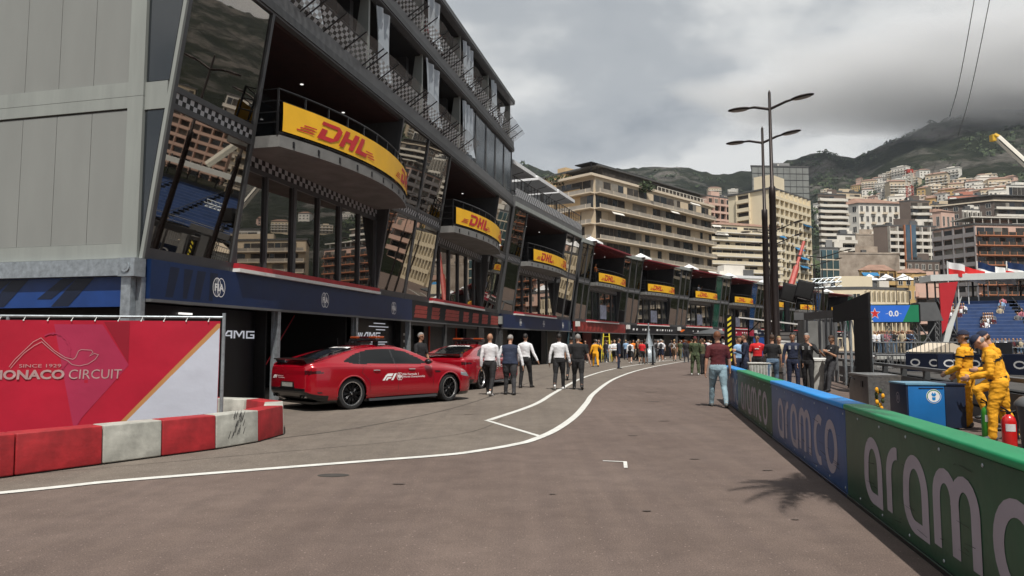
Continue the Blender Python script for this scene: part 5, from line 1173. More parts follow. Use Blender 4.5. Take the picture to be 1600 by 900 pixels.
person('marshal in yellow overalls with one knee raised, behind the other two', (8.22, 11.95), 285, 1.74, ((62, 78, 4), (-6, 2, 4)), (((-.3, .3, -.9), (.2, .8, .1)), ((.55, -.3, -.8), (-.5, .5, -.5))), 'yellow', 'yellow', 'long', 'fair', 'brown', cap='navy', vox=.0115, shoes='black', coverall=True, extra=bands, lean=14, head=(10, 20), group='marshals in yellow overalls')
# crowd in front of the team garages
def backpack(root, I):
    q = MB().use('cloth_charcoal'); q.ell(I['T']((0, -.18, .27)), (.14, .09, .21), 12, 9, I['Rt']); I['add']('backpack', q)
def cross_straps(root, I):
    q = MB().use('white_print')
    for s_ in (-1, 1): q.box(-.02, .02, -.003, .003, -.22, .22, Matrix.Translation(I['T']((0, -.130, .28))) @ I['Rt'].to_4x4() @ Matrix.Rotation(s_*R(32), 4, 'Y'))
    I['add']('shoulder_strap', q, False)
CR = [(8.43, 50.4, 15, 'white', 'black', 1, 'white shirt and black backpack', backpack, 'brown'), (9.0, 48.9, 25, 'red', 'black', 1, 'red and black top and shorts', None, 'black'), (9.45, 50.2, 350, 'black', 'black', 1, 'black T-shirt and shorts, beside the silver cone', None, 'brown'), (11.68, 55.4, 10, 'white', 'navy', 1, 'white sleeves and a dark backpack', backpack, 'grey'), (13.1, 57.0, 20, 'brownc', 'brownc', 1, 'dark brown top with crossed white straps', cross_straps, 'blond'),
      (7.6, 54.0, 200, 'white', 'beige', 0, 'white T-shirt and pale trousers by the yellow ladder', None, 'blond'), (7.0, 53.0, 90, 'black', 'charcoal', 0, 'black top beside the yellow ladder', None, 'black'), (6.4, 52.2, 150, 'charcoal', 'black', 0, 'charcoal shirt near the red garage pillar', None, 'brown'), (14.3, 60.1, 30, 'camo', 'khaki', 0, 'khaki overalls in front of the black garage', None, 'brown'), (15.6, 61.5, 340, 'khaki', 'khaki', 0, 'khaki shirt, one of a pair in the lane', None, 'black'),
      (16.4, 60.2, 180, 'black', 'camo', 0, 'black shirt and camouflage trousers', None, 'blond'), (11.0, 57.5, 100, 'grey', 'black', 0, 'grey shirt right of the silver cone', None, 'black'), (12.2, 59.0, 190, 'black', 'grey', 0, 'black top and grey trousers, far in the crowd', None, 'grey'), (10.2, 59.4, 160, 'orange', 'black', 0, 'orange top inside the crowd', None, 'black'), (4.9, 50.8, 140, 'orange', 'charcoal', 0, 'orange top at the foot of the teal post', None, 'black'), (5.4, 52.0, 200, 'black', 'black', 0, 'black clothes under the red fascia', None, 'brown'),
      (3.9, 46.0, 30, 'charcoal', 'black', 1, 'charcoal T-shirt and shorts near the blue garage', None, 'brown'), (18.0, 66.0, 10, 'pink', 'grey', 0, 'pink shirt walking far down the lane', None, 'blond'), (19.0, 68.5, 200, 'white', 'black', 0, 'white shirt far down the lane', None, 'brown'), (17.2, 70.2, 190, 'navy', 'navy', 0, 'navy overalls far down the lane', None, 'black'), (20.6, 70.0, 45, 'black', 'jeans2', 0, 'black top and blue jeans by the crimson garage', None, 'grey'),
      (13.6, 64.0, 120, 'maroon', 'black', 0, 'maroon shirt outside the black garage', None, 'black'), (15.2, 67.3, 210, 'grey', 'navy', 0, 'grey shirt under the orange emblem', None, 'brown'), (21.5, 74.0, 230, 'red', 'black', 0, 'red shirt far away by the crimson fascia', None, 'black'), (23.0, 76.4, 200, 'white', 'white', 0, 'white clothes far away by the lamp posts', None, 'grey'), (8.0, 58.0, 170, 'grey', 'black', 0, 'grey top in the mouth of the red garage', None, 'black'), (12.9, 52.3, 200, 'black', 'charcoal', 0, 'black clothes at the edge of the track', None, 'brown'),
      (11.6, 36.5, 200, 'charcoal', 'black', 0, 'charcoal top behind the camouflage overalls', None, 'grey'), (9.8, 60.8, 10, 'sky', 'navy', 0, 'light blue shirt deep in the crowd', None, 'blond'), (16.9, 63.6, 160, 'green', 'black', 0, 'green shirt in the middle of the lane', None, 'brown')]
rc = random.Random(21); lane_pts = smooth_line([(4.6, 48), (6.6, 53), (9.0, 58), (12.2, 62), (15.5, 67), (19.5, 72), (24.0, 78)], 10)
dk = ['black', 'charcoal', 'black', 'navy', 'grey', 'black', 'khaki', 'red', 'black', 'white', 'brownc', 'charcoal']; adj = ['beside a pillar', 'near the garage mouth', 'in the thick of the crowd', 'at the edge of the lane', 'by the far garages']
for k in range(30):
    if k % 4 == 1: continue
    p_ = lane_pts[int((k+.5)/30*len(lane_pts))]; t1, b1 = dk[(k*7) % 12], ['black', 'charcoal', 'jeans2', 'black', 'beige'][k % 5]
    CR.append((p_.x+rc.uniform(-1.2, 2.2), p_.y+rc.uniform(-1.5, 1.5), rc.uniform(0, 360), t1, b1, int(k % 3 == 0), '%s top and %s %s, %s' % ({'brownc': 'brown'}.get(t1, t1), {'jeans2': 'blue'}.get(b1, b1), 'shorts' if k % 3 == 0 else 'trousers', adj[(k*3+k//5) % 5]), backpack if k % 6 == 2 else None, ['brown', 'black', 'grey', 'blond'][k % 4]))
for i, (x, y, a, tp_, bt_, shn, lb, ex, hr) in enumerate(CR):
    person('distant person in '+lb, (x, y), a, 1.66+.035*(i % 5), [walkA, walkB, stand, standB][i % 4], [armW, armW2, folded, phone, None][i % 5], tp_, bt_, 'short' if i % 3 else 'long', ['fair', 'tan', 'dark', 'fair'][i % 4], hr, vox=.026, shorts=bool(shn), extra=ex, shoes=['white', 'black', 'grey'][i % 3])
bal_p = loc_on(P1, H1, 14.6, .35, 13.15)
person('spectator in a red top leaning on the rail of the highest deck', (bal_p.x, bal_p.y), 100, 1.72, stand, (((-.3, .6, -.6), (0, .9, -.2)), ((.3, .6, -.6), (0, .9, -.2))), 'red', 'black', 'short', 'fair', 'brown', vox=.022, lean=18, z=13.15)
bal_q = loc_on(((17.6, 75.8)), 37, 5.8, .3, 6.38)
person('spectator in white on the balcony of the third team garage', (bal_q.x, bal_q.y), 130, 1.72, stand, (((-.5, .3, -.4), (-.2, .4, .9)), ((.3, .5, -.6), (0, .8, -.2))), 'white', 'navy', 'short', 'tan', 'brown', vox=.026, z=6.38)
bal_r = loc_on(((4.75, 54.9)), 28, 4.3, .25, 6.38)
person('spectator in orange on the balcony of the red team garage', (bal_r.x, bal_r.y), 120, 1.72, stand, folded, 'orange', 'black', 'short', 'tan', 'black', vox=.026, z=6.38)
# ------------------------------------------------------------ advertising barrier
mat('ad_green', (.012, .060, .030), .42, 0, .30, 1.2, .35, 3.0); mat('ad_blue', (.030, .075, .19), .42, 0, .25, 1.2, .35, 3.0); mat('cap_green', (.004, .22, .085), .45, 0, .1, 3); mat('cap_blue', (.005, .22, .60), .45, 0, .1, 3); mat('ad_letter', (.30, .27, .31), .55, 0, .08, 3)
HB = math.degrees(math.atan(.1965)); BRZ = R(90-HB)
def ARAMCO():
    def a(x): return ribbon([(x+.64, -.03), (x+.64, .50)]+arc(x+.34, .52, .30, .46, 12, 168, 12)+[(x+.03, .36)]+arc(x+.34, .34, .31, .37, 180, 262, 6), .205, True)
    L0 = a(0)+ribbon([(1.02, -.06), (1.02, .50)]+arc(1.34, .56, .32, .42, 170, 85, 7), .205)+a(1.62)
    L1 = ribbon([(2.60, -.06), (2.60, .60)]+arc(2.84, .64, .24, .34, 180, 0, 10)+[(3.08, -.06)], .20)+ribbon(arc(4.36, .48, .36, .50, 60, 290, 16), .205)
    L2 = ribbon([(3.08, .62)]+arc(3.32, .64, .24, .34, 180, 0, 10)+[(3.56, -.06)], .20)
    L1 += ribbon(arc(5.22, .48, .34, .50, 0, 360, 24)[:-1], .205, True)
    return [L0+L1, L2]
ARA = ARAMCO(); mat('scuff_dark', (.025, .03, .03), .7, 0, .3, 6)
def Bz(z): return Vector((2.8+(z-4.66)*.1965, z, 0))
for i, (za, zb_, c, ta, lab) in enumerate(((2.2, 6.95, 'green', (3.35, .0), 'green advertising barrier panel with large pale lettering, nearest the camera'), (6.95, 11.17, 'blue', None, 'blue advertising barrier panel between the two green ones'), (11.17, 15.5, 'green', None, 'green advertising barrier panel beyond the blue one'), (15.5, 18.4, 'blue', None, 'last blue advertising barrier panel, beside the man in jeans'))):
    a, b = Bz(za), Bz(zb_); L_ = (b-a).length-.012; rt = thing('advertising_barrier', lab, 'barrier', a, BRZ, 'advertising barrier panels')
    q = MB().use('ad_'+c); q.box(0, L_, -.20, 0, .04, .845); q.use('black_metal'); q.box(0, L_, -.22, .015, 0, .039)
    q.build('barrier_panel', rt, bevel=.004)
    q = MB().use('cap_'+c); q.prism([(0, 0)]*0 or [(0, -.22), (L_, -.22), (L_, .02), (0, .02)], .848, .905); q.build('barrier_cap', rt, bevel=.02)
    q = MB().use('ad_letter')
    x0, x1 = [(4.20, .80), (3.72, .36), (3.80, .44), (2.7, -.6)][i]      # far end (left of the word) to near end
    ps = [fit_all for fit_all in [[[((x0+(x1-x0)*(px_/5.6)), .15+.50*(py_+.08)/1.08) for px_, py_ in poly_] for poly_ in lay] for lay in ARA]]
    ps = [[pp for pp in lay if min(t[0] for t in pp) > .0] for lay in ps]
    decal(q, ps, lambda x, y, l: (x, .0025+l, y)); q.build('lettering', rt)
    r8 = random.Random(i+40); q = MB().use('scuff_dark')
    for k in range(34):
        x = r8.uniform(.1, L_-.5); z_ = r8.choice([r8.uniform(.07, .3), r8.uniform(.07, .75)]); ln = r8.uniform(.03, .28); th = r8.uniform(.002, .007); dz = r8.uniform(-.015, .02); q.poly([(x+ln, .0065, z_+dz), (x, .0065, z_), (x, .0065, z_+th), (x+ln*.9, .0065, z_+dz+th*.5)])
    q.build('scuff_mark', rt); q = MB().use('galvanised')
    for k in range(int(L_/.62)+1):
        for z_ in (.80, .085): q.lathe([(0, .006), (.009, .006), (.013, .002)], (.06+.62*k, 0, z_), 10, 'y')
    q.build('eyelet', rt)
q = MB().use('joint'); r8 = random.Random(8); sm_ = thing('barrier_scuffs', 'dark scuffs', 'marks') if False else None

# ------------------------------------------------------------ marshal post: rail, boxes, bin
mat('blue_box', (.012, .14, .40), .4, 0, .12, 2, .04, 8); mat('blue_box_top', (.14, .30, .42), .35, 0, .15, 2); mat('navy_and_shade_box', (.012, .022, .05), .45, 0, .15, 2); mat('checker_plate', (.36, .36, .35), .35, .85, .2, 14, .5, 26); mat('box_brown', (.16, .14, .125), .4, .6, .2, 3); mat('ext_red', (.52, .012, .012), .25, 0, .05, 4, coat=.5); mat('ext_green', (.04, .24, .02), .4, 0, .1, 4); mat('label_white', (.6, .6, .6), .5, 0, .1, 30)
RA, RB = Vector((12.4, 26.8)), Vector((6.3, 3.0))
rr_ = RB-RA; rl_ = rr_.length; ang = math.atan2(rr_.y, rr_.x)
gr = thing('guard_rail', 'long dark steel guard rail on posts behind the marshals', 'guard rail', (RA.x, RA.y, 0), ang)
q = MB().use('steel_mid'); q.prism([(0, -.05), (rl_, -.05), (rl_, .07), (0, .07)], .82, .90); q.build('rail', gr, bevel=.012)
q = MB().use('steel_grey'); q.box(0, rl_, -.02, .03, .30, .62); q.box(0, rl_, -.01, .02, .05, .24); q.build('rail_panel', gr)
for i in range(int(rl_/1.9)): q = MB().use('steel_grey'); q.box(.4+1.9*i, .52+1.9*i, .03, .16, 0, .82); q.build('post', gr)
q = MB().use('interior_dark'); q.box(0, rl_, .25, .45, 0, .62); q.build('low_wall', gr)
bx = thing('equipment_box', 'brown and silver checker plate box left of the blue box', 'box', (7.22, 14.4, 0), R(-10))
q = MB().use('box_brown'); q.box(0, .62, 0, 1.3, .04, .80); q.build('box_body', bx, bevel=.012)
q = MB().use('checker_plate'); q.box(.01, .63, -.008, -.001, .10, .80); q.box(-.01, .64, -.012, 1.31, .803, .84); q.build('checker_sheet', bx)
q = MB().use('black_metal'); q.box(-.02, -.002, .3, .42, .58, .70); q.tube([(-.03, .75, .72), (-.06, .95, .76), (-.06, 1.15, .5)], .012, 6); q.build('latch', bx)
bb = thing('blue_box', 'bright blue storage box carrying a round white badge, beside the marshals', 'box', (6.86, 12.35, 0), R(-8))
q = MB().use('navy_and_shade_box'); q.box(0, .02, 0, .75, .03, .76); q.use('blue_box'); q.box(.023, .62, 0, .75, .03, .76); q.use('navy_and_shade_box'); q.box(.623, .95, .0, .75, .03, .76); q.build('box_body', bb, bevel=.006)  # left side is navy; the dark right end is shade put in as navy colour
q = MB().use('blue_box_top'); q.box(-.01, .64, -.015, .76, .763, .79); q.use('navy_and_shade_box'); q.box(.64, .96, -.015, .76, .763, .79); q.build('lid', bb)  # lid's right end coloured dark for the same shade
q = MB(); fb = lambda x, y, l: (x, -.004-l, y)
q.use('white_print'); decal(q, [[arc(.44, .57, .12, .12, 0, 360, 28)[:-1]]], fb); q.use('cap_green'); decal(q, [[], ribbon(arc(.44, .57, .105, .105, 20, 200, 18), .014)], fb); q.use('cap_blue'); decal(q, [[], ribbon(arc(.44, .57, .105, .105, 200, 380, 18), .014), [[(.40, .60), (.42, .64), (.44, .61), (.46, .64), (.48, .60), (.46, .57), (.42, .57)], [(.41, .555), (.47, .555), (.465, .51), (.44, .50), (.415, .51)]]], fb)
q.use('ad_letter'); decal(q, [ribbon(arc(.38, .52, .07, .09, 0, 360, 20)[:-1], .014, True)+[[(.36, .48), (.40, .48), (.40, .56), (.36, .56)]]], lambda x, y, l: (-.004-l, .75-x, y)); q.use('navy_and_shade_box'); q.box(.20, .60, -.006, -.001, .70, .715); q.build('badge', bb)
tr_ = thing('marshal_vest', 'small yellow bundle squeezed between the two boxes', 'bundle', (7.10, 13.75, 0))
bush_m = MB(); 
for i in range(14):
    bush_m.use('cloth_yellow' if i % 2 else 'leaf_mid'); bush_m.ell((.06*math.sin(i*2.3), .05*math.cos(i*1.7), .2+.03*i), (.035, .03, .05), 7, 5)
bush_m.build('cloth', tr_, True)
def extinguisher(x, y, m, lab, s_=1.0):
    t = thing('fire_extinguisher', lab, 'fire extinguisher', (x, y, 0), 0, 'fire extinguishers by the marshals')
    q = MB().use(m); q.lathe([(0, 0), (.085*s_, 0), (.09*s_, .02), (.09*s_, .40*s_), (.075*s_, .455*s_), (.04*s_, .49*s_), (.025*s_, .50*s_), (0, .50*s_)], n=20); q.build('cylinder', t, True)
    q = MB().use('label_white'); n = 8; f2 = lambda a: (.0915*s_*math.cos(a), .0915*s_*math.sin(a))
    for za, zb_ in ((.27, .37),):
        for i in range(n): a0, a1 = R(-150+80*i/n), R(-150+80*(i+1)/n); q.poly([(*f2(a0), za*s_), (*f2(a1), za*s_), (*f2(a1), zb_*s_), (*f2(a0), zb_*s_)])
    q.build('label', t); q = MB().use('black_metal'); q.lathe([(0, .50*s_), (.028, .50*s_), (.028, .54*s_), (0, .54*s_)], n=12); q.tube([(0, 0, .54*s_), (-.10, 0, .60*s_)], .012, 6); q.tube([(0, 0, .53*s_), (-.11, 0, .55*s_)], .010, 6); q.build('handle', t)
    q = MB().use('black_metal'); q.tube([(.02, 0, .52*s_), (.11, .02, .55*s_), (.14, .02, .40*s_), (.115, .0, .15*s_)], .013, 7); q.build('hose', t); return t
extinguisher(6.94, 9.95, 'ext_red', 'red fire extinguisher standing right of the marshals'); extinguisher(7.36, 11.0, 'ext_green', 'bright green fire extinguisher behind the red one', 1.05)
wb = thing('waste_bin', 'dark lidded waste bin at the right edge of the frame', 'bin', (7.42, 10.05, 0))
q = MB().use('steel_grey'); q.lathe([(0, .02), (.20, .02), (.24, .62), (0, .62)], n=20); q.build('bin_body', wb, True); q = MB().use('steel_mid'); q.lathe([(.27, .60), (.27, .64), (.20, .72), (.08, .76), (0, .765)], n=20); q.build('lid', wb, True); q = MB().use('cloth_yellow'); q.box(-.12, .12, -.262, -.23, .2, .55); q.build('yellow_cloth', wb)
# bins and boards by the people
mat('milky', (.50, .50, .47), .4, 0, .25, 6); mat('clear_bin', (.30, .31, .28), .3, 0, .35, 10)
t = thing('drum_bin', 'white plastic drum bin beside the man leaning on the rail', 'bin', (9.42, 22.0, 0)); q = MB().use('milky'); q.lathe([(0, .02), (.26, .02), (.31, .45), (.33, .95), (.30, .97), (0, .97)], n=22); q.build('bin_body', t, True); q = MB().use('white_paint'); q.lathe([(.345, .93), (.345, 1.0), (.29, 1.02), (0, 1.02)], n=22); q.build('rim', t, True)
t = thing('tub_bin', 'ribbed clear plastic tub in front of the man in red', 'bin', (7.95, 22.7, 0), R(-15)); q = MB().use('clear_bin'); q.hexa([(-.28, -.25, .05), (.28, -.25, .05), (.28, .25, .05), (-.28, .25, .05)], [(-.36, -.3, .82), (.36, -.3, .82), (.36, .3, .82), (-.36, .3, .82)]); q.build('tub', t, bevel=.02); q = MB().use('label_white')
for i in range(7): q.box(-.27+.09*i, -.25+.09*i, -.31, -.285, .15, .78)
q.build('rib', t); q = MB().use('milky'); q.box(-.38, .38, -.32, .32, .82, .86); q.build('rim', t, bevel=.01)
t = thing('crate', 'tall brown crate right of the clear tub', 'crate', (8.62, 23.4, 0), R(-12)); q = MB().use('box_brown'); q.box(-.25, .25, -.3, .3, 0, 1.15); q.build('crate_body', t, bevel=.02); q = MB().use('black_metal'); q.box(-.26, .26, -.31, .31, .5, .54); q.box(-.26, .26, -.31, .31, 1.0, 1.04); q.build('strap', t)
t = thing('drain_grate', 'flat wooden board lying behind the barrier', 'board', (8.3, 16.2, 0), R(75)); q = MB().use('box_brown'); q.box(-1, 1, -.2, .2, .0, .07); q.build('board', t, bevel=.01)

# ------------------------------------------------------------ lamp posts
mat('lamp_brown', (.018, .011, .010), .4, .4, .2, 4); mat('lamp_lens', (.30, .29, .27), .3, 0, .1, 8)
def lamp(x, y, h_, yaw, lab, arms=((-1.12, -.02), (1.16, .16)), r=.13):
    t = thing('street_lamp', lab, 'street lamp', (x, y, 0), yaw, 'double armed street lamps')
    q = MB().use('lamp_brown'); q.lathe([(0, 0), (r*1.25, 0), (r*1.25, .5), (r, .55), (r*.82, h_*.62), (r*.86, h_*.625), (r*.86, h_*.66), (r*.5, h_*.665), (r*.36, h_*.99), (0, h_)], n=14); q.build('post', t, True)
    for (dx, dz) in arms:
        s_ = 1 if dx > 0 else -1; zA = h_*.945; a = MB().use('lamp_brown'); a.tube([(0, 0, zA-.15), (dx*.5, 0, zA+dz*.45), (dx*.72, 0, zA+dz*.8)], [.055, .05, .04], 8); arm = a.build('arm', t, True)
        l_ = MB().use('lamp_brown'); Mx = Matrix.Rotation(-math.atan2(dz, abs(dx))*s_, 3, 'Y'); c = Vector((dx, 0, zA+dz*1.15)); l_.ell(c, (.43, .19, .07), 18, 8, Mx); l_.use('lamp_lens'); l_.ell(c+Mx @ Vector((0, 0, -.045)), (.34, .14, .042), 16, 6, Mx); l_.build('lamp_head', arm, True)
    return t
lp = lambda px, z: ((px-800)/F_PX*z, z)
lamp(*lp(1212, 26.3), 11.15, R(-22), 'nearest and tallest double armed street lamp', r=.145)
lamp(*lp(1199, 30.2), 10.95, R(-22), 'second street lamp, just left of the tallest one', r=.145)
lamp(*lp(1206, 56), 11.0, R(-35), 'thin distant street lamp between the two near ones', ((-1.9, .1), (2.2, .5)), .11)
lamp(*lp(1213, 64), 11.2, R(-40), 'farther street lamp whose arms show right of the posts', ((-1.9, .1), (2.2, .5)), .11)
lamp(*lp(1275, 80), 11.0, R(-40), 'distant street lamp in front of the teal glass building', ((-2.3, .2), (2.6, .4)), .12)
lamp(*lp(1287, 74), 11.2, R(-40), 'distant street lamp right of the cream tower', ((-2.3, .2), (2.6, .4)), .12)
lamp(*lp(1402, 92), 10.5, R(-40), 'slim street lamp in front of the low cream building', ((-2.3, .2), (2.6, .4)), .09)
lamp(*lp(1422, 92), 10.2, R(-40), 'slim street lamp right of the timing screen', ((-2.3, .2), (2.6, .4)), .09)
# ------------------------------------------------------------ speaker truss, black screen, gantries
def truss(mb, p0, p1, w_=.30, n=10, r=.022):
    p0, p1 = Vector(p0), Vector(p1); d = (p1-p0).normalized(); a = d.orthogonal().normalized(); b = d.cross(a)
    cs = [(a+b)*w_/2, (a-b)*w_/2, (-a-b)*w_/2, (-a+b)*w_/2]
    for c in cs: mb.tube([p0+c, p1+c], r, 6)
    for i in range(n):
        t0, t1 = i/n, (i+1)/n
        for k in range(4): mb.tube([p0.lerp(p1, t0)+cs[k], p0.lerp(p1, t1)+cs[(k+1) % 4]], r*.6, 4)
x, y = lp(1262, 33)
t = thing('speaker_tower', 'black loudspeakers on a steel truss mast beside the lamp posts', 'loudspeaker', (x, y, 0), R(-22)); q = MB().use('steel_grey'); truss(q, (.25, 0, 0), (.25, 0, 4.3), .35, 12); q.build('mast', t)
q = MB().use('steel_mid'); q.box(.6, 1.1, -.15, .2, 0, 2.9); q.box(-.6, 1.9, -.2, .2, 2.55, 2.9); q.build('beam', t)
q = MB().use('galvanised'); truss(q, (.2, 0, 4.25), (1.5, 0, 4.3), .3, 5); q.build('cross_truss', t)
for a, b_, c in ((-.1, 3.95, .0), (-.75, 3.85, .25)): q = MB().use('black_metal'); q.box(-.38, .38, -.32, .32, -.42, .42, Matrix.Translation((a, c, b_)) @ Matrix.Rotation(R(16), 4, 'Y')); q.use('interior_dark'); q.box(-.33, .33, -.335, -.322, -.37, .37, Matrix.Translation((a, c, b_)) @ Matrix.Rotation(R(16), 4, 'Y')); q.build('loudspeaker_box', t, bevel=.01)
bs = thing('black_screen', 'tall black fabric screen with an angled top on steel posts', 'screen', (0, 0, 0))
a3, b3 = Vector((11.45, 25.0, 0)), Vector((10.35, 20.3, 0)); d3 = (b3-a3).normalized(); n3 = Vector((d3.y, -d3.x, 0))
mat('fabric_black', (.006, .006, .007), .9, 0, .3, 2, .2, 4)
q = MB().use('fabric_black'); m3_ = a3.lerp(b3, .62); q.hexa([m3_, b3, b3+n3*.06, m3_+n3*.06], [p+Vector((0, 0, 2.2)) for p in (m3_, b3, b3+n3*.06, m3_+n3*.06)]); q.hexa([p+Vector((0, 0, 2.203)) for p in (a3, b3, b3+n3*.06, a3+n3*.06)], [a3+Vector((0, 0, 2.75)), b3+Vector((0, 0, 2.95)), b3+n3*.06+Vector((0, 0, 2.95)), a3+n3*.06+Vector((0, 0, 2.75))])
q.build('fabric', bs)
q = MB().use('galvanised')
for i in range(5): p = a3+d3*(.3+i*.85)-n3*.25; q.tube([p, p+Vector((0, 0, 2.3-.02*i))], .045, 8); q.tube([p+Vector((0, 0, 1.2)), p+n3*.2+d3*.3+Vector((0, 0, 2.2))], .02, 6)
q.tube([a3-n3*.25+Vector((0, 0, 2.3)), a3-n3*.25+d3*3.8+Vector((0, 0, 2.3))], .05, 8); q.build('scaffold_post', bs)
q = MB().use('label_white')
for i in range(5): p = b3+Vector((.02, -.02, .6+.5*i)); q.ell(p, (.03, .03, .03), 8, 6)
q.build('tie', bs)
sg_ = thing('steel_gantry', 'grey steel gantry beam on posts left of the black screen', 'gantry', (0, 0, 0)); a4 = Vector((*lp(1256, 30), 0)); b4 = Vector((*lp(1306, 27), 0)); q = MB().use('steel_mid')
q.hexa([a4+Vector((0, 0, 2.45)), b4+Vector((0, 0, 2.45)), b4+Vector((.1, .25, 2.45)), a4+Vector((.1, .25, 2.45))], [a4+Vector((0, 0, 2.75)), b4+Vector((0, 0, 2.75)), b4+Vector((.1, .25, 2.75)), a4+Vector((.1, .25, 2.75))]); q.build('beam', sg_)
q = MB().use('steel_mid')
for k, (f_, r_) in enumerate(((.05, .10), (.5, .06), (.7, .05), (.85, .06), (.97, .07))): p = a4.lerp(b4, f_); q.tube([p, p+Vector((0, 0, 2.45))], r_, 8)
q.build('post', sg_)
q = MB().use('concrete'); p = a4.lerp(b4, .12); q.box(p.x-.05, p.x+.75, p.y+.3, p.y+.9, 0, 2.42); q.build('cabinet', sg_)
# striped post
x, y = lp(1139, 27); t = thing('striped_post', 'black and yellow striped post behind the man in maroon', 'post', (x, y, 0), R(-10)); q = MB().use('black_metal'); q.box(-.18, -.075, -.05, .05, 0, 2.55); q.box(.075, .22, -.05, .06, 0, 2.5); q.build('frame', t); q = MB().use('black_panel'); q.box(-.072, .072, -.04, .04, 0, 2.55); q.build('board', t)
q = MB().use('ad_yel') if 'ad_yel' in MAT else None
mat('hazard_yellow', (.75, .62, .05), .5, 0, .05, 3); q = MB().use('hazard_yellow')
for i in range(9): z_ = .7+.2*i; q.poly([(-.07, -.042, z_), (.07, -.042, z_+.1), (.07, -.042, z_+.2), (-.07, -.042, z_+.1)])
q.build('stripes', t)
# pit wall stand with white canopy
x, y = lp(1188, 36); t = thing('timing_stand', 'blue and white timing stand under a thin white canopy', 'stand', (x, y, 0), R(-30)); q = MB().use('white_paint'); q.hexa([(-1.0, -.4, 2.75), (1.9, -.4, 2.35), (1.9, .8, 2.35), (-1.0, .8, 2.75)], [(-1.0, -.4, 2.82), (1.9, -.4, 2.42), (1.9, .8, 2.42), (-1.0, .8, 2.82)]); q.build('canopy', t)
q = MB().use('black_metal'); q.tube([(-.6, 0, 0), (-.6, 0, 2.7)], .04, 6); q.tube([(1.5, 0, 0), (1.5, 0, 2.4)], .04, 6); q.tube([(-.6, 0, 2.0), (.0, 0, 2.6)], .03, 6); q.build('post', t); q = MB().use('team_blue'); q.box(-.35, .15, -.1, .1, 0, 1.75); q.build('blue_panel', t); q = MB().use('white_paint')
for i in range(8): q.box(.2, 1.7, -.05, .0, .6+.18*i, .74+.18*i)
q.build('louvre', t)
x, y = lp(1013, 52); t = thing('air_hose_boom', 'silver cone shaped gas bottle trolley in the lane', 'trolley', (x, y, 0)); q = MB().use('galvanised'); q.lathe([(0, .05), (.48, .05), (.50, .75), (.46, .8), (.40, 1.1), (.14, 1.9), (.06, 2.3), (.05, 2.9), (0, 2.92)], n=20); q.build('cone', t, True); q = MB().use('black_metal'); q.lathe([(0, 0), (.5, 0), (.5, .06), (0, .06)], n=16); q.build('base', t)
x, y = lp(1019, 47); t = thing('bollard', 'thin dark bollard in front of the silver cone', 'bollard', (x, y, 0)); q = MB().use('black_metal'); q.lathe([(0, 0), (.14, 0), (.14, .04), (.07, .06), (.06, 1.25), (0, 1.28)], n=12); q.build('post', t, True)
x, y = lp(947, 55.5); t = thing('step_ladder', 'yellow step ladder in front of the red garage', 'ladder', (x, y, 0), R(-20)); q = MB().use('hazard_yellow')
for s_ in (-1, 1): q.tube([(s_*.35, -.4, 0), (s_*.22, 0, 2.2)], .04, 6); q.tube([(s_*.35, .4, 0), (s_*.22, 0, 2.2)], .04, 6)
q.build('frame', t); q = MB().use('hazard_yellow')
for i in range(6): z_ = .3+.33*i; w_ = .35-.13*z_/2.2; q.box(-w_, w_, -.4+.4*z_/2.2-.05, -.4+.4*z_/2.2+.05, z_-.02, z_+.02)
q.build('tread', t)
x, y = lp(1112, 62); t = thing('pit_parasol', 'dark grey parasol over the navy garage entrance', 'parasol', (x, y, 0)); q = MB().use('steel_grey'); q.lathe([(1.7, 2.15), (1.72, 2.25), (.8, 2.55), (0, 2.7)], n=16); q.lathe([(1.68, 2.16), (0, 2.62)], n=16); q.build('canopy', t, True); q = MB().use('black_metal'); q.tube([(0, 0, 0), (0, 0, 2.6)], .04, 6); q.build('pole', t)
x, y = lp(887, 53.2); t = thing('service_post', 'teal post at the corner between the blue and red garages', 'post', (x, y, 0)); q = MB().use('glass_teal'); q.tube([(0, -.3, 0), (0, -.3, 3.1)], .1, 8); q.build('post', t)
# ------------------------------------------------------------ cranes and cables
mat('crane_red', (.36, .05, .035), .5, 0, .2, 3); mat('crane_white', (.66, .63, .55), .4, 0, .05, 2); mat('crane_yellow', (.62, .38, .03), .5, 0, .1, 2)
def at(px, y, z): 
    dx, dy = px-800, y-450; c_, s_ = math.cos(TILT), math.sin(TILT); Yd = F_PX*c_+dy*s_; Zd = F_PX*s_-dy*c_; return Vector((dx/Yd*z, z, EYE+Zd/Yd*z))
p, p1_ = at(1229, 470, 95), at(1256, 378, 101)
t = thing('mobile_crane', 'dark red crane jib slanting up in front of the cream tower', 'crane', (p.x, p.y, 0)); o = Vector((p.x, p.y, 0)); q = MB().use('crane_red'); q.tube([p-o, (p*.45+p1_*.55)-o], .42, 8); q.build('jib', t); q = MB().use('crane_red'); q.tube([(p*.45+p1_*.55)-o, p1_-o], .22, 8); q.build('jib_tip', t); q = MB().use('black_metal'); q.box(-1.3, 1.3, -3, 3, .8, 3); q.tube([(0, 0, 2.8), p-o], .4, 8); q.build('carriage', t)
p, p1_ = at(1556, 213, 70), at(1690, 335, 66); o = Vector((p1_.x+8, p1_.y, 0)); t = thing('telescopic_crane', 'white telescopic crane boom with a yellow head entering from the right', 'crane', o); q = MB().use('crane_white'); d_ = (p1_-p); q.tube([p+d_*.02-o, p+d_*.5-o], .34, 8); q.tube([p+d_*.5-o, p+d_*1.6-o], .46, 8); q.build('boom', t)
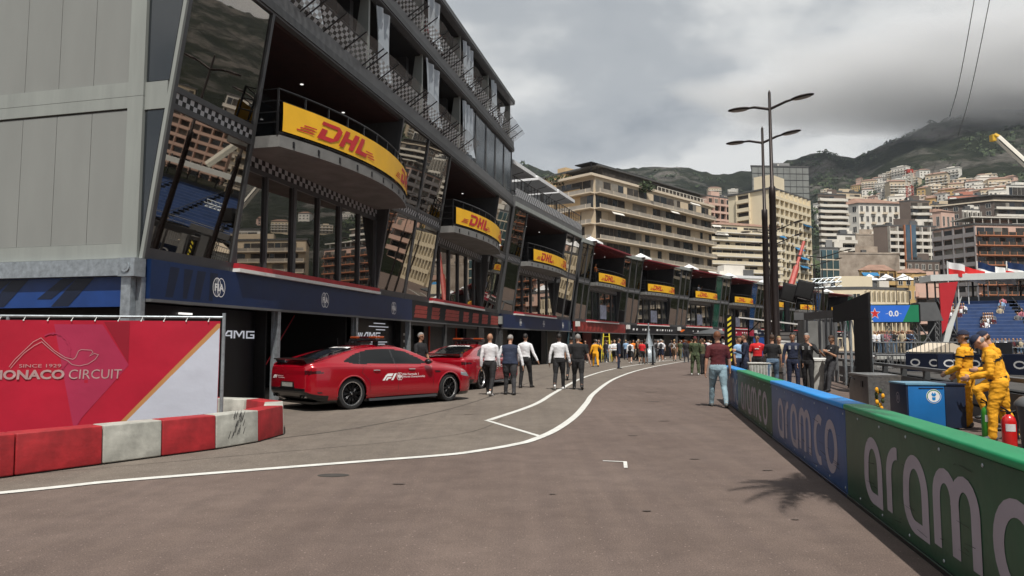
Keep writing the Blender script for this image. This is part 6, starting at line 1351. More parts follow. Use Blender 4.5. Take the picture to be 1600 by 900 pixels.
q = MB().use('crane_yellow'); q.tube([p-o+Vector((-.25, 0, .05)), p+d_*.022-o], .34, 6); q.box(*(lambda c: (c.x-.5, c.x-.1, c.y-.25, c.y+.25, c.z-.5, c.z+.15))(p-o)); q.build('boom_head', t); q = MB().use('black_metal'); q.tube([p+d_*.06-o+Vector((-.44, -.4, 0)), p+d_*.45-o+Vector((-.44, -.4, 0))], .05, 4); q.build('cable', t)
x, y = lp(1430, 420); zb = ground_h(x, y); t = thing('tower_crane', 'red and white lattice tower crane standing among the hillside houses', 'crane', (x, y, zb-4)); H_ = at(1430, 268, y).z-zb+4
q = MB().use('crane_red'); w_ = 3.0
for i in range(6):
    q.use('crane_red' if i % 2 == 0 else 'crane_white'); truss(q, (0, 0, H_*i/6), (0, 0, H_*(i+1)/6), w_, 4, .22)
q.build('mast', t); q = MB().use('crane_red'); q.box(-1.8, 1.8, -1.5, 1.5, H_-1, H_+1.2); q.build('cab', t)
for i, (a, b_) in enumerate((((1529, -40), (1484, 182)), ((1554, -40), (1497, 212)))):
    A = at(*a, 160); B = at(b_[0], b_[1], 900); q = MB().use('black_metal'); k_ = 24; pts_ = []
    for j in range(k_+1): s_ = j/k_; pp = A.lerp(B, s_); pp.z -= 9*math.sin(math.pi*s_)*(1-s_); pts_.append(pp)
    q.tube(pts_, [.09+.36*j/k_ for j in range(k_+1)], 4); o = q.build('overhead_cable'); tag(o, ('left' if i == 0 else 'right')+' of the two thin cables crossing the cloudy sky', 'cable', 'overhead cables')
# ------------------------------------------------------------ timing screen, stands, flags
mat('screen_blue', (.02, .10, .42), .4, 0, .1, .8, emit=(.02, .10, .42), estr=.5); mat('screen_green', (.01, .13, .06), .4, 0, .1, .8, emit=(.01, .13, .06), estr=.5); mat('star_red', (.6, .02, .02), .5, 0, 0)
t = thing('timing_screen', 'long blue and green trackside screen showing a red star and digits', 'screen', (*lp(1350, 46), 0), R(-8)); W_ = 3.35; zz0, zz1 = 2.82, 3.92
q = MB().use('black_metal'); q.box(-.1, W_+.1, .0, .35, zz0-.05, zz1+.05); q.build('cabinet', t); q = MB().use('screen_green'); q.poly([(0, -.004, zz0), (W_, -.004, zz0), (W_, -.004, zz1), (0, -.004, zz1)]); q.use('screen_blue'); q.poly([(.55, -.008, zz0+.01), (2.35, -.008, zz0+.01), (2.85, -.008, zz1-.01), (.25, -.008, zz1-.01)])
q.use('white_print'); q.poly([(.67+.36*(1 if k % 2 == 0 else .42)*math.sin(k*math.pi/5), -.012, 3.37+.40*(1 if k % 2 == 0 else .42)*math.cos(k*math.pi/5)) for k in range(10)][::-1]); q.use('star_red'); q.poly([(.67+.30*(1 if k % 2 == 0 else .42)*math.sin(k*math.pi/5), -.016, 3.37+.33*(1 if k % 2 == 0 else .42)*math.cos(k*math.pi/5)) for k in range(10)][::-1])
q.use('white_print'); decal(q, [fit(font_polys('0.0', .03), 1.52, 2.12, 3.18, 3.56)+[[(1.28, 3.34), (1.46, 3.35), (1.46, 3.39)], [(2.18, 3.35), (2.36, 3.34), (2.18, 3.39)]]], lambda x, y, l: (x, -.013-l, y)); q.build('display', t)
q = MB().use('steel_mid'); 
for x in (.1, 1.6, 3.3, 4.6): truss(q, (x, .3, 0), (x, .3, 3.0), .25, 8, .025)
q.tube([(3.3, .3, 2.9), (4.6, .3, .8)], .05, 5); q.tube([(3.3, .3, .8), (4.6, .3, 2.9)], .05, 5); q.build('support', t)
q = MB().use('steel_mid'); q.hexa([(3.45, .2, 2.9), (4.9, .2, 2.9), (5.1, 1.4, 2.9), (3.45, 1.4, 2.9)], [(3.45, .2, 4.1), (4.5, .2, 4.1), (4.7, 1.4, 4.1), (3.45, 1.4, 4.1)]); q.build('side_board', t)
mat('seat_edge', (.10, .14, .26), .6, 0, .2, 4); mat('seat_blue', (.035, .075, .20), .6, 0, .2, 1.2); mat('stand_white', (.62, .64, .62), .6, 0, .06, 2); mat('board_red', (.50, .02, .03), .5, 0, .08, 1)
def grandstand(px, z, wdt, rows, yaw, lab, base=.6, seatw=.5, roof=True):
    X, Y = lp(px, z); t = thing('grandstand', lab, 'grandstand', (X, Y, 0), yaw, 'grandstands with blue seats'); rw = .78; rh = .33
    q = MB().use('seat_blue')
    for i in range(rows):
        y0, z0 = i*rw, base+i*rh; n = int(wdt/6)
        for j in range(n): q.box(j*6+.5, j*6+5.7, y0+.28, y0+.62, z0+.36, z0+.42); q.box(j*6+.5, j*6+5.7, y0+.60, y0+.66, z0+.40, z0+.78)
    q.use('seat_edge')
    for i in range(rows): q.box(.5, wdt-.3, i*rw+.598, i*rw+.662, base+i*rh+.782, base+i*rh+.83)
    q.build('seat_row', t)
    q = MB().use('steel_grey')
    for i in range(rows): q.box(0, wdt, i*rw, i*rw+rw-.004, base+i*rh-.12, base+i*rh)
    for j in range(int(wdt/6)+1): q.tube([(j*6+.08, .1, base+.9), (j*6+.08, rows*rw, base+rows*rh+.9)], .04, 5)
    q.build('terrace_step', t); q = MB().use('steel_mid')
    for j in range(int(wdt/3)+1):
        for i in range(0, rows, 4): q.tube([(j*3+.05, i*rw, 0), (j*3+.05, i*rw, base+i*rh)], .05, 5)
        if j: q.tube([(j*3-3, 0, 0), (j*3, rows*rw*.4, base+rows*rh*.4)], .035, 4)
    q.tube([(0, -.1, base+1), (wdt, -.1, base+1)], .04, 5); q.tube([(0, -.1, base+.5), (wdt, -.1, base+.5)], .03, 5)
    for j in range(int(wdt/1.2)): q.tube([(j*1.2, -.1, base), (j*1.2, -.1, base+1)], .025, 4)
    q.build('scaffold', t)
    if roof:
        zt = base+rows*rh+.9; yb = rows*rw; q = MB().use('steel_grey'); q.box(0, wdt, yb+.2, yb+5, zt-.4, zt)
        for j in range(int(wdt/4)+1): q.tube([(j*4+.1, yb+.5, zt), (j*4+.1, yb+.5, zt+2.6)], .08, 6); q.tube([(j*4+.1, yb+5, 0), (j*4+.1, yb+5, zt+2.6)], .1, 6)
        q.tube([(0, yb+.3, zt+1), (wdt, yb+.3, zt+1)], .05, 5); q.box(0, wdt, yb+4.9, yb+5, base, zt); q.build('gallery', t)
        q = MB().use('stand_white'); q.hexa([(-.5, yb-1.2, zt+1.5), (wdt, yb-1.2, zt+1.5), (wdt, yb+5.5, zt+1.8), (-.5, yb+5.5, zt+1.8)], [(-.5, yb-1.2, zt+2.1), (wdt, yb-1.2, zt+2.1), (wdt, yb+5.5, zt+2.4), (-.5, yb+5.5, zt+2.4)]); q.build('roof', t)
    return t
grandstand(1498, 58, 34, 13, R(-22), 'large grandstand with blue seats and a white roof at the right edge')
grandstand(1640, 34, 20, 9, R(-60), 'lower grandstand beyond the right edge of the frame', base=.5, roof=False)
t = thing('advertising_board', 'tall slanting red advertising board beside the grandstand', 'board', (*lp(1470, 57), 0), R(-15)); x0_, x1_ = 0, 1.42
q = MB().use('board_red'); q.hexa([(.05, 0, 2.2), (.35, 0, 2.6), (.35, .2, 2.6), (.05, .2, 2.2)], [(.0, 0, 6.3), (1.35, 0, 6.4), (1.35, .2, 6.4), (.0, .2, 6.3)]); q.build('board', t); q = MB().use('stand_white'); q.hexa([(.05, .05, 1.2), (.4, .05, 1.2), (.4, .25, 1.2), (.05, .25, 1.2)], [(.37, .05, 2.62), (1.6, .05, 5.2), (1.6, .25, 5.2), (.37, .25, 2.62)]); q.build('brace_panel', t); q = MB().use('steel_mid'); q.tube([(.2, .3, 0), (.2, .3, 6.3)], .08, 6); q.tube([(1.2, .3, 0), (1.2, .3, 6.3)], .08, 6); q.build('post', t)
fl = [('white_print', 'star_red', 'red and white flag, leftmost of the flag poles'), ('star_red', 'white_print', 'red over white flag second from the left'), ('star_red', 'white_print', 'red and white flag right of the tallest pole'), ('navy_board', 'white_print', 'dark blue flag with a white mark'), ('white_print', 'white_paint', 'plain white flag beside the blue one'), ('star_red', 'white_print', 'red and white flag near the middle of the roof'), ('navy_board', 'white_print', 'blue and white flag right of the middle'), ('white_print', 'label_white', 'pale flag nearest the right edge')]
for i, (m1, m2, lb) in enumerate(fl):
    px = 1484+15.5*i; x, y = lp(px, 66); zt = at(px, 408+(i % 3)*5, 66).z; t = thing('flag', lb, 'flag', (x, y, 0), R(-20), 'flags above the grandstand'); q = MB().use('white_paint'); q.tube([(0, 0, 0), (0, 0, zt)], .05, 6); q.build('flag_pole', t); q = MB(); n = 10
    for k in range(n):
        for j, m_ in enumerate((m2, m1)):
            g1 = lambda u_, v_: (.08+1.35*u_, .16*math.sin(u_*7+i), zt-1.3-.35*u_*(1+.3*(i % 2))+.62*v_)
            q.use(m_); q.poly([g1(k/n, j), g1((k+1)/n, j), g1((k+1)/n, j+1), g1(k/n, j+1)])
    q.build('flag_cloth', t, True)
# white marquee on the cream building, huts and barriers by the track
t = thing('marquee', 'white pitched marquee on the roof of the low cream building', 'marquee', (*lp(1352, 131), at(1352, 452, 131).z+.5), R(-8)); q = MB().use('canopy_white')
for i in range(3): q.mesh([(i*3, 0, 1.2), (i*3+2.9, 0, 1.2), (i*3+2.9, 3, 1.2), (i*3, 3, 1.2), (i*3+1.45, 1.5, 2.5)], [(0, 1, 4), (1, 2, 4), (2, 3, 4), (3, 0, 4)])
q.build('canopy', t); q = MB().use('steel_mid')
for i in range(4): q.tube([(i*2.9, 0, 0), (i*2.9, 0, 1.2)], .05, 5)
q.build('pole', t)
t = thing('track_hut', 'low white hut with a pitched roof in front of the stands', 'hut', (*lp(1448, 40), 0), R(-12)); q = MB().use('stand_white'); q.box(0, 2.2, 0, 3, 0, .95); q.build('wall', t); q = MB().use('slab_beige'); q.mesh([(-.2, -.2, .95), (2.4, -.2, .95), (2.4, 3.2, .95), (-.2, 3.2, .95), (1.1, -.2, 1.5), (1.1, 3.2, 1.5)], [(0, 1, 4), (1, 2, 5, 4), (2, 3, 5), (3, 0, 4, 5), (3, 2, 1, 0)]); q.build('roof', t)
for i, (px, z_, L_, yw, lb, m_) in enumerate(((1412, 36, 6.5, -62, 'dark trackside hoarding with white marks running towards the hut', 'navy_dark'), (1462, 34, 6, -8, 'dark hoarding with white marks behind the marshals', 'navy_dark'), (1472, 44, 4, -6, 'plain dark board above the hoarding', 'black_panel'))):
    t = thing('trackside_hoarding', lb, 'hoarding', (*lp(px, z_), 0), R(yw), 'trackside hoardings'); q = MB().use(m_); q.box(0, L_, 0, .12, .05, .95 if i < 2 else 1.5); q.build('board', t)
    if i < 2:
        q = MB().use('label_white')
        for k in range(int(L_/.95)): decal(q, [ribbon(arc(.5+.95*k, .5, .22, .15, 0, 360, 12)[:-1], .07, True)], lambda x, y, l: (x, -.004, y))
        q.build('print', t)
t = thing('wire_fence', 'grey mesh fence and railings in front of the timing screen', 'fence', (*lp(1366, 40), 0), R(-6)); q = MB().use('steel_mid')
for i in range(30): q.tube([(i*.22, 0, 0), (i*.22, 0, 1.5)], .018, 4)
for z_ in (.1, .8, 1.5): q.tube([(0, 0, z_), (6.4, 0, z_)], .03, 5)
q.build('railing', t)
# spectators: beyond the rail and on the stand
rq = random.Random(3); cols = ['white', 'grey', 'navy', 'white', 'pink', 'black', 'beige', 'sky', 'grey', 'charcoal', 'white', 'maroon']
def small_person(label, x, y, z_, face, tp_, bt_, sit, group, hr='brown'):
    t = thing('person', label, 'person', (x, y, z_), -R(face), group); q = MB().use('cloth_'+bt_)
    if sit: 
        for s_ in (-.1, .1): q.tube([(s_, 0, .45), (s_, .42, .47), (s_, .45, .08)], [.09, .07, .05], 6)
        b = .45
    else:
        for s_ in (-.1, .1): q.tube([(s_, 0, .88), (s_, .03, .45), (s_, 0, .05)], [.10, .07, .055], 6)
        b = .88
    q.use('cloth_'+tp_); rings(q, [((0, 0, b-.05), .16, .12, None), ((0, .0, b+.2), .15, .11, None), ((0, 0, b+.42), .19, .12, None), ((0, 0, b+.52), .08, .07, None)], 8)
    for s_ in (-1, 1): q.tube([(s_*.19, 0, b+.44), (s_*.25, .06, b+.2), (s_*.18, .25, b+.12)], [.055, .045, .035], 6)
    q.use('skin_tan'); q.tube([(0, 0, b+.48), (0, .01, b+.6)], .05, 6); q.ell((0, .01, b+.69), (.075, .09, .11), 8, 6)
    for s_ in (-1, 1): q.tube([(s_*.18, .25, b+.12), (s_*.15, .33, b+.12)], [.035, .025], 5)
    q.build('body', t, True); q = MB().use('hair_'+hr); q.ell((0, -.012, b+.725), (.083, .09, .09), 8, 6); q.build('hair', t, True)
names = ['near the foot of the stand', 'on the left seats of the stand', 'beside the gangway of the stand', 'high on the stand']
i = 0
bz = None
for px, y, kind in [(1486+4*(k % 6), 486+4.5*(k//6)*1.0+2*(k % 2), 0) for k in range(16)]+[(1537+3.5*(k % 5), 502+5*(k//5), 1) for k in range(12)]+[(1567-1.5*k, 476+5*k, 2) for k in range(4)]+[(1597, 496, 2), (1590, 500, 2)]+[(1548+6*k, 546+6*(k % 3), 0) for k in range(9)]:
    # seat position on the stand plane
    bz = Vector((*lp(1498, 58), 0)); a = R(-22); ux, uy = Vector((math.cos(a), math.sin(a), 0)), Vector((-math.sin(a), math.cos(a), 0))
    best = None
    for r_ in range(13):
        zz_ = .6+r_*.33+.5; tgt = at(px, y, 1); P0 = bz+uy*(r_*.78+.45); dr = tgt-Vector((0, 0, EYE)); den = ux.x*dr.y-ux.y*dr.x; tt = (P0.y*dr.x-P0.x*dr.y)/den; Q = P0+ux*tt; yy = 535-(zz_-EYE)/Q.y*F_PX
        if best is None or abs(yy-y) < best[0]: best = (abs(yy-y), Q, .6+r_*.33-.02, tt)
    if best[3] < .3 or best[3] > 33: continue
    c1 = cols[rq.randrange(len(cols))]; small_person('tiny seated spectator in a '+c1+' top on the blue seats', best[1].x, best[1].y, best[2], 200, c1, rq.choice(['black', 'jeans2', 'grey']), True, 'spectators on the blue grandstand', rq.choice(['brown', 'black', 'blond', 'grey'])); i += 1
for k in range(26):
    px = 1364+2.5*k+rq.uniform(-1, 1); z_ = 50+rq.uniform(0, 9); x, y = lp(px, z_); c1 = cols[(k*5) % len(cols)] if k not in (2, 6) else 'yellow'
    small_person('small standing spectator in a '+c1+' top beneath the timing screen', x, y, .7, 180+rq.uniform(-60, 60), c1, rq.choice(['black', 'jeans2', 'grey', 'beige']), False, 'spectators beneath the timing screen', rq.choice(['brown', 'black', 'blond', 'grey']))
t = thing('viewing_platform', 'raised platform under the spectators beneath the timing screen', 'platform', (*lp(1362, 49.5), 0), R(-8)); q = MB().use('steel_grey'); q.box(0, 4.6, 0, 11, .5, .69); q.build('deck', t); q = MB().use('steel_mid')
for i in range(6):
    for j in (0, 5, 10): q.tube([(.1+i*.87, j+.1, 0), (.1+i*.87, j+.1, .5)], .05, 5)
q.build('leg', t); q = MB().use('milky'); q.box(.2, 3.2, -.15, -.05, .35, .55); q.build('front_board', t)

# ------------------------------------------------------------ banner fence and kerb blocks on the left
mat('sheet_red', (.40, .006, .028), .5, 0, .16, .8, .6, 2.2); mat('sheet_pink', (.36, .022, .07), .5, 0, .12, .8, .6, 2.2); mat('sheet_dark', (.26, .005, .02), .5, 0, .1, .8, .25, 2.2); mat('sheet_white', (.50, .53, .62), .5, 0, .06, 1.2, .5, 3.0); mat('sheet_gold', (.45, .22, .08), .5, 0, .06, 2); mat('sheet_print', (.42, .27, .27), .55, 0, .1, 4)
A5, B5 = Vector((-11.2, 10.0, 0)), Vector((-4.64, 11.35, 0)); d5 = B5-A5; L5 = d5.length; t = thing('banner_fence', 'red banner with circuit lettering laced to a metal frame', 'banner', A5, math.atan2(d5.y, d5.x))
q = MB().use('galvanised'); q.tube([(0, 0, 1.90), (L5, 0, 1.90)], .022, 8); q.tube([(L5, 0, 0), (L5, 0, 1.97)], .028, 8); q.tube([(L5-3.1, 0, 0), (L5-3.1, 0, 1.9)], .025, 8); q.tube([(0, 0, 0), (0, 0, 1.9)], .025, 8); q.tube([(L5-.02, 0, .1), (0, 0, .1)], .02, 6); q.build('frame', t, True)
def wob(x, z): return -.035-.010*math.sin(x*3.1+z*2)-.006*math.sin(x*9+z*5)*(z < 1.0)
def sheet(name, poly, m, lift=0):
    q = MB().use(m); ps = sliced([poly], .22)
    q2 = [[(y, x) for x, y in p] for p in sliced([[(y, x) for x, y in p] for p in ps], .2)]
    decal(q, [q2], lambda x, y, l: (x, wob(x, y)-lift, y)); return q.build(name, t, True)
E5 = L5-.05
sheet('banner_sheet', [(0, .12), (E5, .12), (E5, 1.84), (0, 1.84)], 'sheet_red')
sheet('banner_print', [(E5-2.40, 1.78), (E5-1.72, 1.78), (E5-1.32, 1.15), (E5-1.95, .35), (E5-2.05, .15)], 'sheet_pink', .004)
sheet('banner_print', [(E5-1.70, 1.82), (E5-1.33, 1.82), (E5-1.33, 1.18)], 'sheet_dark', .003)
sheet('banner_print', [(E5-1.48, .2), (E5-.04, 1.80), (E5-.0, 1.80), (E5-.0, 1.74), (E5-1.40, .2)], 'sheet_gold', .005)
sheet('banner_print', [(E5-1.40, .2), (E5-.005, 1.74), (E5-.005, .2)], 'sheet_white', .005)
q = MB().use('sheet_print'); x_end = E5-1.42; fb5 = lambda x, y, l: (x, wob(x, y)-.011-l, y)
decal(q, [sliced(fit(font_polys('MONACO', .035), x_end-1.80, x_end-.80, .94, 1.085, .04), .3)+sliced(fit(font_polys('CIRCUIT', .0), x_end-.74, x_end, .94, 1.085, .04), .3)+sliced(fit(font_polys('SINCE 1929', .0), x_end-1.42, x_end-.85, 1.12, 1.17), .3)], fb5)
tr5 = [(-2.05, 1.22), (-1.95, 1.33), (-1.62, 1.60), (-1.48, 1.66), (-1.40, 1.60), (-1.22, 1.47), (-1.0, 1.36), (-.85, 1.33), (-.80, 1.36), (-.75, 1.46), (-.70, 1.48), (-.50, 1.47), (-.47, 1.44), (-.53, 1.38), (-.44, 1.42), (-.36, 1.40), (-.42, 1.33), (-.55, 1.26), (-.72, 1.23), (-.86, 1.25), (-.95, 1.31), (-1.08, 1.36), (-1.22, 1.44), (-1.36, 1.53), (-1.46, 1.60), (-1.6, 1.54), (-1.78, 1.43), (-1.90, 1.32), (-2.02, 1.20)]
decal(q, [[], ribbon([(x_end+x*.72-.08, y-.09) for x, y in tr5], .008)], fb5)
q.use('sheet_pink'); decal(q, [ribbon([(x_end+x, y) for x, y in arc(-.98, 1.34, .24, .30, -60, 120, 16)], .02)+[[(x_end-.98+.27*math.cos(a), 1.34+.33*math.sin(a)), (x_end-.98+.22*math.cos(a+.12), 1.34+.28*math.sin(a+.12)), (x_end-.98+.22*math.cos(a-.05), 1.34+.28*math.sin(a-.05))] for a in [R(-50+20*k) for k in range(8)]]], fb5)
q.build('lettering', t)
q = MB().use('white_paint')
for i in range(20): x = .2+i*.33; q.ell((x, -.045, 1.835), (.012, .006, .012), 6, 4); q.tube([(x, -.045, 1.84), (x+.02, -.0, 1.92)], .005, 4)
q.build('lacing', t)
mat('block_red', (.36, .018, .024), .6, 0, .35, 3.5, .2, 12); mat('block_white', (.42, .42, .38), .6, 0, .35, 3.5, .2, 12); mat('scuff', (.06, .06, .06), .8, 0, .3, 5)
path = [(-7.35, 5.3), (-6.95, 5.95), (-6.5, 6.6), (-6.05, 7.28), (-5.55, 8.0), (-5.01, 8.76), (-4.58, 9.36), (-4.13, 9.98), (-3.80, 10.72), (-3.70, 11.56), (-3.98, 12.42), (-4.62, 13.05), (-5.42, 13.35), (-6.22, 13.45)]
cols5 = ['white', 'red', 'white', 'red', 'red', 'white', 'red', 'white', 'red', 'white', 'red', 'white', 'red']
wh5 = ['at the left edge of the frame, farthest left', 'second from the left edge', 'third from the left edge', 'left of the first fully visible one', 'just left of the white one under the banner lettering', 'under the middle of the banner', 'under the white corner of the banner', 'with black scuff marks on its face', 'before the bend of the row', 'at the outermost point of the bend', 'just round the bend, near the car', 'in the back row', 'in the back row beside the banner']
for i in range(13):
    a, b = Vector(path[i]), Vector(path[i+1]); d = (b-a); L_ = d.length-.012; n_ = Vector((-d.y, d.x)).normalized(); rz = math.atan2(d.y, d.x); c = cols5[i]
    t = thing('barrier_block', c+' kerb block '+wh5[i], 'barrier block', (a.x, a.y, 0), rz, 'red and white kerb blocks'); q = MB().use('block_'+c); H_ = .48; wd = .34; cut = .10 if i >= 8 else .0
    q.hexa([(0, 0, .02), (L_, 0, .02), (L_-cut, wd, .02), (cut, wd, .02)], [(.0, .02, H_), (L_, .02, H_), (L_-cut, wd-.02, H_), (cut, wd-.02, H_)]); q.build('block_body', t, bevel=.015)
    q = MB().use('black_metal'); q.hexa([(.02, .02, 0), (L_-.02, .02, 0), (L_-.02-cut, wd-.02, 0), (.02+cut, wd-.02, 0)], [(.02, .02, .019), (L_-.02, .02, .019), (L_-.02-cut, wd-.02, .019), (.02+cut, wd-.02, .019)]); q.build('block_foot', t)
    if i == 7:
        q = MB().use('scuff'); r5 = random.Random(2)
        for k in range(26): x = r5.uniform(.2, .5); z_ = r5.uniform(.12, .42); q.poly([(x, -.003+z_*.042, z_), (x+.012, -.003+z_*.042, z_), (x+.05, -.003+(z_+.1)*.042, z_+.09), (x+.042, -.003+(z_+.1)*.042, z_+.09)])
        q.build('scuff_mark', t)

# palm beside the camera, outside the frame: its crown throws the leafy patch of shade on the road
t = thing('palm_tree', 'palm tree behind the barrier, beyond the right edge of the frame', 'palm tree', (4.08, 3.55, 0)); q = MB().use('bark'); q.tube([(0, 0, 0), (-.1, .05, 3), (-.35, .2, 5.2), (-.55, .3, 6.9)], [.16, .13, .11, .10], 10); q.build('trunk', t, True); q = MB(); r9 = random.Random(4)
for k in range(15):
    a = k*2.4+r9.uniform(-.2, .2); el = r9.uniform(-.1, .9); c = Vector((-.55, .3, 6.9)); pv = None
    for j in range(9):
        s_ = j/8; p = c+Vector((math.cos(a)*s_*.95, math.sin(a)*s_*.95, math.sin(el)*s_*.9-.9*s_*s_))
        if pv is not None:
            q.use('leaf_mid'); q.tube([pv, p], .012, 4); dd = (p-pv).normalized(); sd_ = dd.cross(Vector((0, 0, 1))).normalized()
            for sg in (-1, 1): q.use('leaf_dark' if (k+j) % 2 else 'leaf_mid'); tip = p+sd_*sg*.26*(1.1-s_)+dd*.16-Vector((0, 0, .08)); q.poly([pv, p, tip])
        pv = p
q.build('crown', t)
# ------------------------------------------------------------ red cars
mat('car_red', (.36, .002, .012), .22, .25, 0, coat=1.0, spec=.6); mat('car_black', (.008, .008, .009), .3, 0, .1, 5, coat=.4); mat('car_glass', (.004, .005, .006), .03, 0, 0, spec=.4, coat=.0); mat('tyre', (.014, .014, .015), .85, 0, .2, 12, .1, 60); mat('rim_dark', (.028, .028, .030), .3, .8, 0); mat('rim_edge', (.65, .65, .66), .25, .9, 0); mat('tail_red', (.045, .004, .006), .12, 0, 0, coat=1); mat('lamp_amber', (.26, .045, .008), .25, 0, 0, coat=.5); mat('chrome', (.6, .6, .6), .12, 1, 0); mat('headlamp', (.4, .42, .45), .1, .6, 0); mat('license', (.3, .3, .28), .4, 0, .2, 20)
def cinterp(xs, pts):
    px_ = np.array([p[0] for p in pts], float); py = np.array([p[1] for p in pts], float); d = np.diff(py)/np.diff(px_); m = np.zeros(len(px_)); m[0] = d[0]; m[-1] = d[-1]
    for i in range(1, len(px_)-1): m[i] = 0 if d[i-1]*d[i] <= 0 else 2*d[i-1]*d[i]/(d[i-1]+d[i])
    out_ = []
    for x in xs:
        x = min(max(x, px_[0]), px_[-1]); i = min(len(px_)-2, int(np.searchsorted(px_, x, 'right')-1)); h_ = px_[i+1]-px_[i]; t = (x-px_[i])/h_
        out_.append(py[i]*(2*t**3-3*t**2+1)+h_*m[i]*(t**3-2*t**2+t)+py[i+1]*(-2*t**3+3*t**2)+h_*m[i+1]*(t**3-t**2))
    return np.array(out_)
CW = [(0, .70), (.06, .79), (.2, .87), (.6, .945), (1.1, .975), (1.8, .955), (2.6, .945), (3.4, .96), (3.95, .975), (4.4, .955), (4.75, .87), (4.93, .74), (5.03, .50)]
CB = [(0, .93), (.12, 1.00), (.5, 1.015), (1.1, 1.0), (2.0, .965), (3.0, .94), (3.7, .91), (4.2, .85), (4.6, .76), (4.85, .66), (5.03, .54)]
CT = [(0, .96), (.08, 1.03), (.2, 1.07), (.38, 1.12), (.7, 1.225), (1.1, 1.335), (1.6, 1.42), (2.1, 1.452), (2.5, 1.44), (2.85, 1.375), (3.2, 1.24), (3.55, 1.075), (3.72, 1.01), (4.1, .965), (4.5, .875), (4.8, .76), (5.03, .57)]
CZ = [(0, .40), (.1, .30), (.4, .20), (1.0, .16), (4.2, .15), (4.7, .15), (4.95, .20), (5.03, .30)]
WX = (1.06, 4.01); WR = .355
def section(x):
    w_, b, t_, z0 = (float(cinterp([x], c)[0]) for c in (CW, CB, CT, CZ)); d = t_-b; g_ = min(1, max(0, d/.40)); hz = .48
    pts = [(0, z0), (.80*w_, z0), (.93*w_, z0+.03), (.985*w_, z0+(hz-z0)*.45), (1.0*w_, hz), (.995*w_, hz+(b-hz)*.45), (.975*w_, b-.075), (.945*w_, b-.02)]
    gy = lambda k: w_*(.90-k*.26*g_)
    pts += [(.90*w_, b+.012+.1*max(0, d)*(1-g_)), (gy(.5), b+.02+(d-.02)*.48), (gy(.98), b+(d)*.86), (w_*(.62-.10*g_)+.0, t_-.030*(.4+g_)), (.34*w_, t_-.006), (0, t_)]
    P = [Vector(p) for p in pts]; out_ = []; n = 7
    for i in range(len(P)-1):
        a = P[max(0, i-1)]; p = P[i]; c = P[i+1]; e = P[min(len(P)-1, i+2)]
        for j in range(n):
            t = j/n
            if i in (0,): out_.append(p.lerp(c, t)); continue
            out_.append(.5*((2*p)+(c-a)*t+(2*a-5*p+4*c-e)*t*t+(3*p-a-3*c+e)*t**3))
    out_.append(P[-1]); return out_
def inpoly(x, z, poly):
    r = False; j = len(poly)-1
    for i in range(len(poly)):
        xi, zi = poly[i]; xj, zj = poly[j]
        if (zi > z) != (zj > z) and x < (xj-xi)*(z-zi)/(zj-zi)+xi: r = not r
        j = i
    return r
SIDE_WIN = [(.86, 1.075), (1.15, 1.015), (2.0, .995), (3.0, .975), (3.36, .985), (3.10, 1.13), (2.78, 1.265), (2.4, 1.335), (2.0, 1.35), (1.6, 1.32), (1.2, 1.225)]
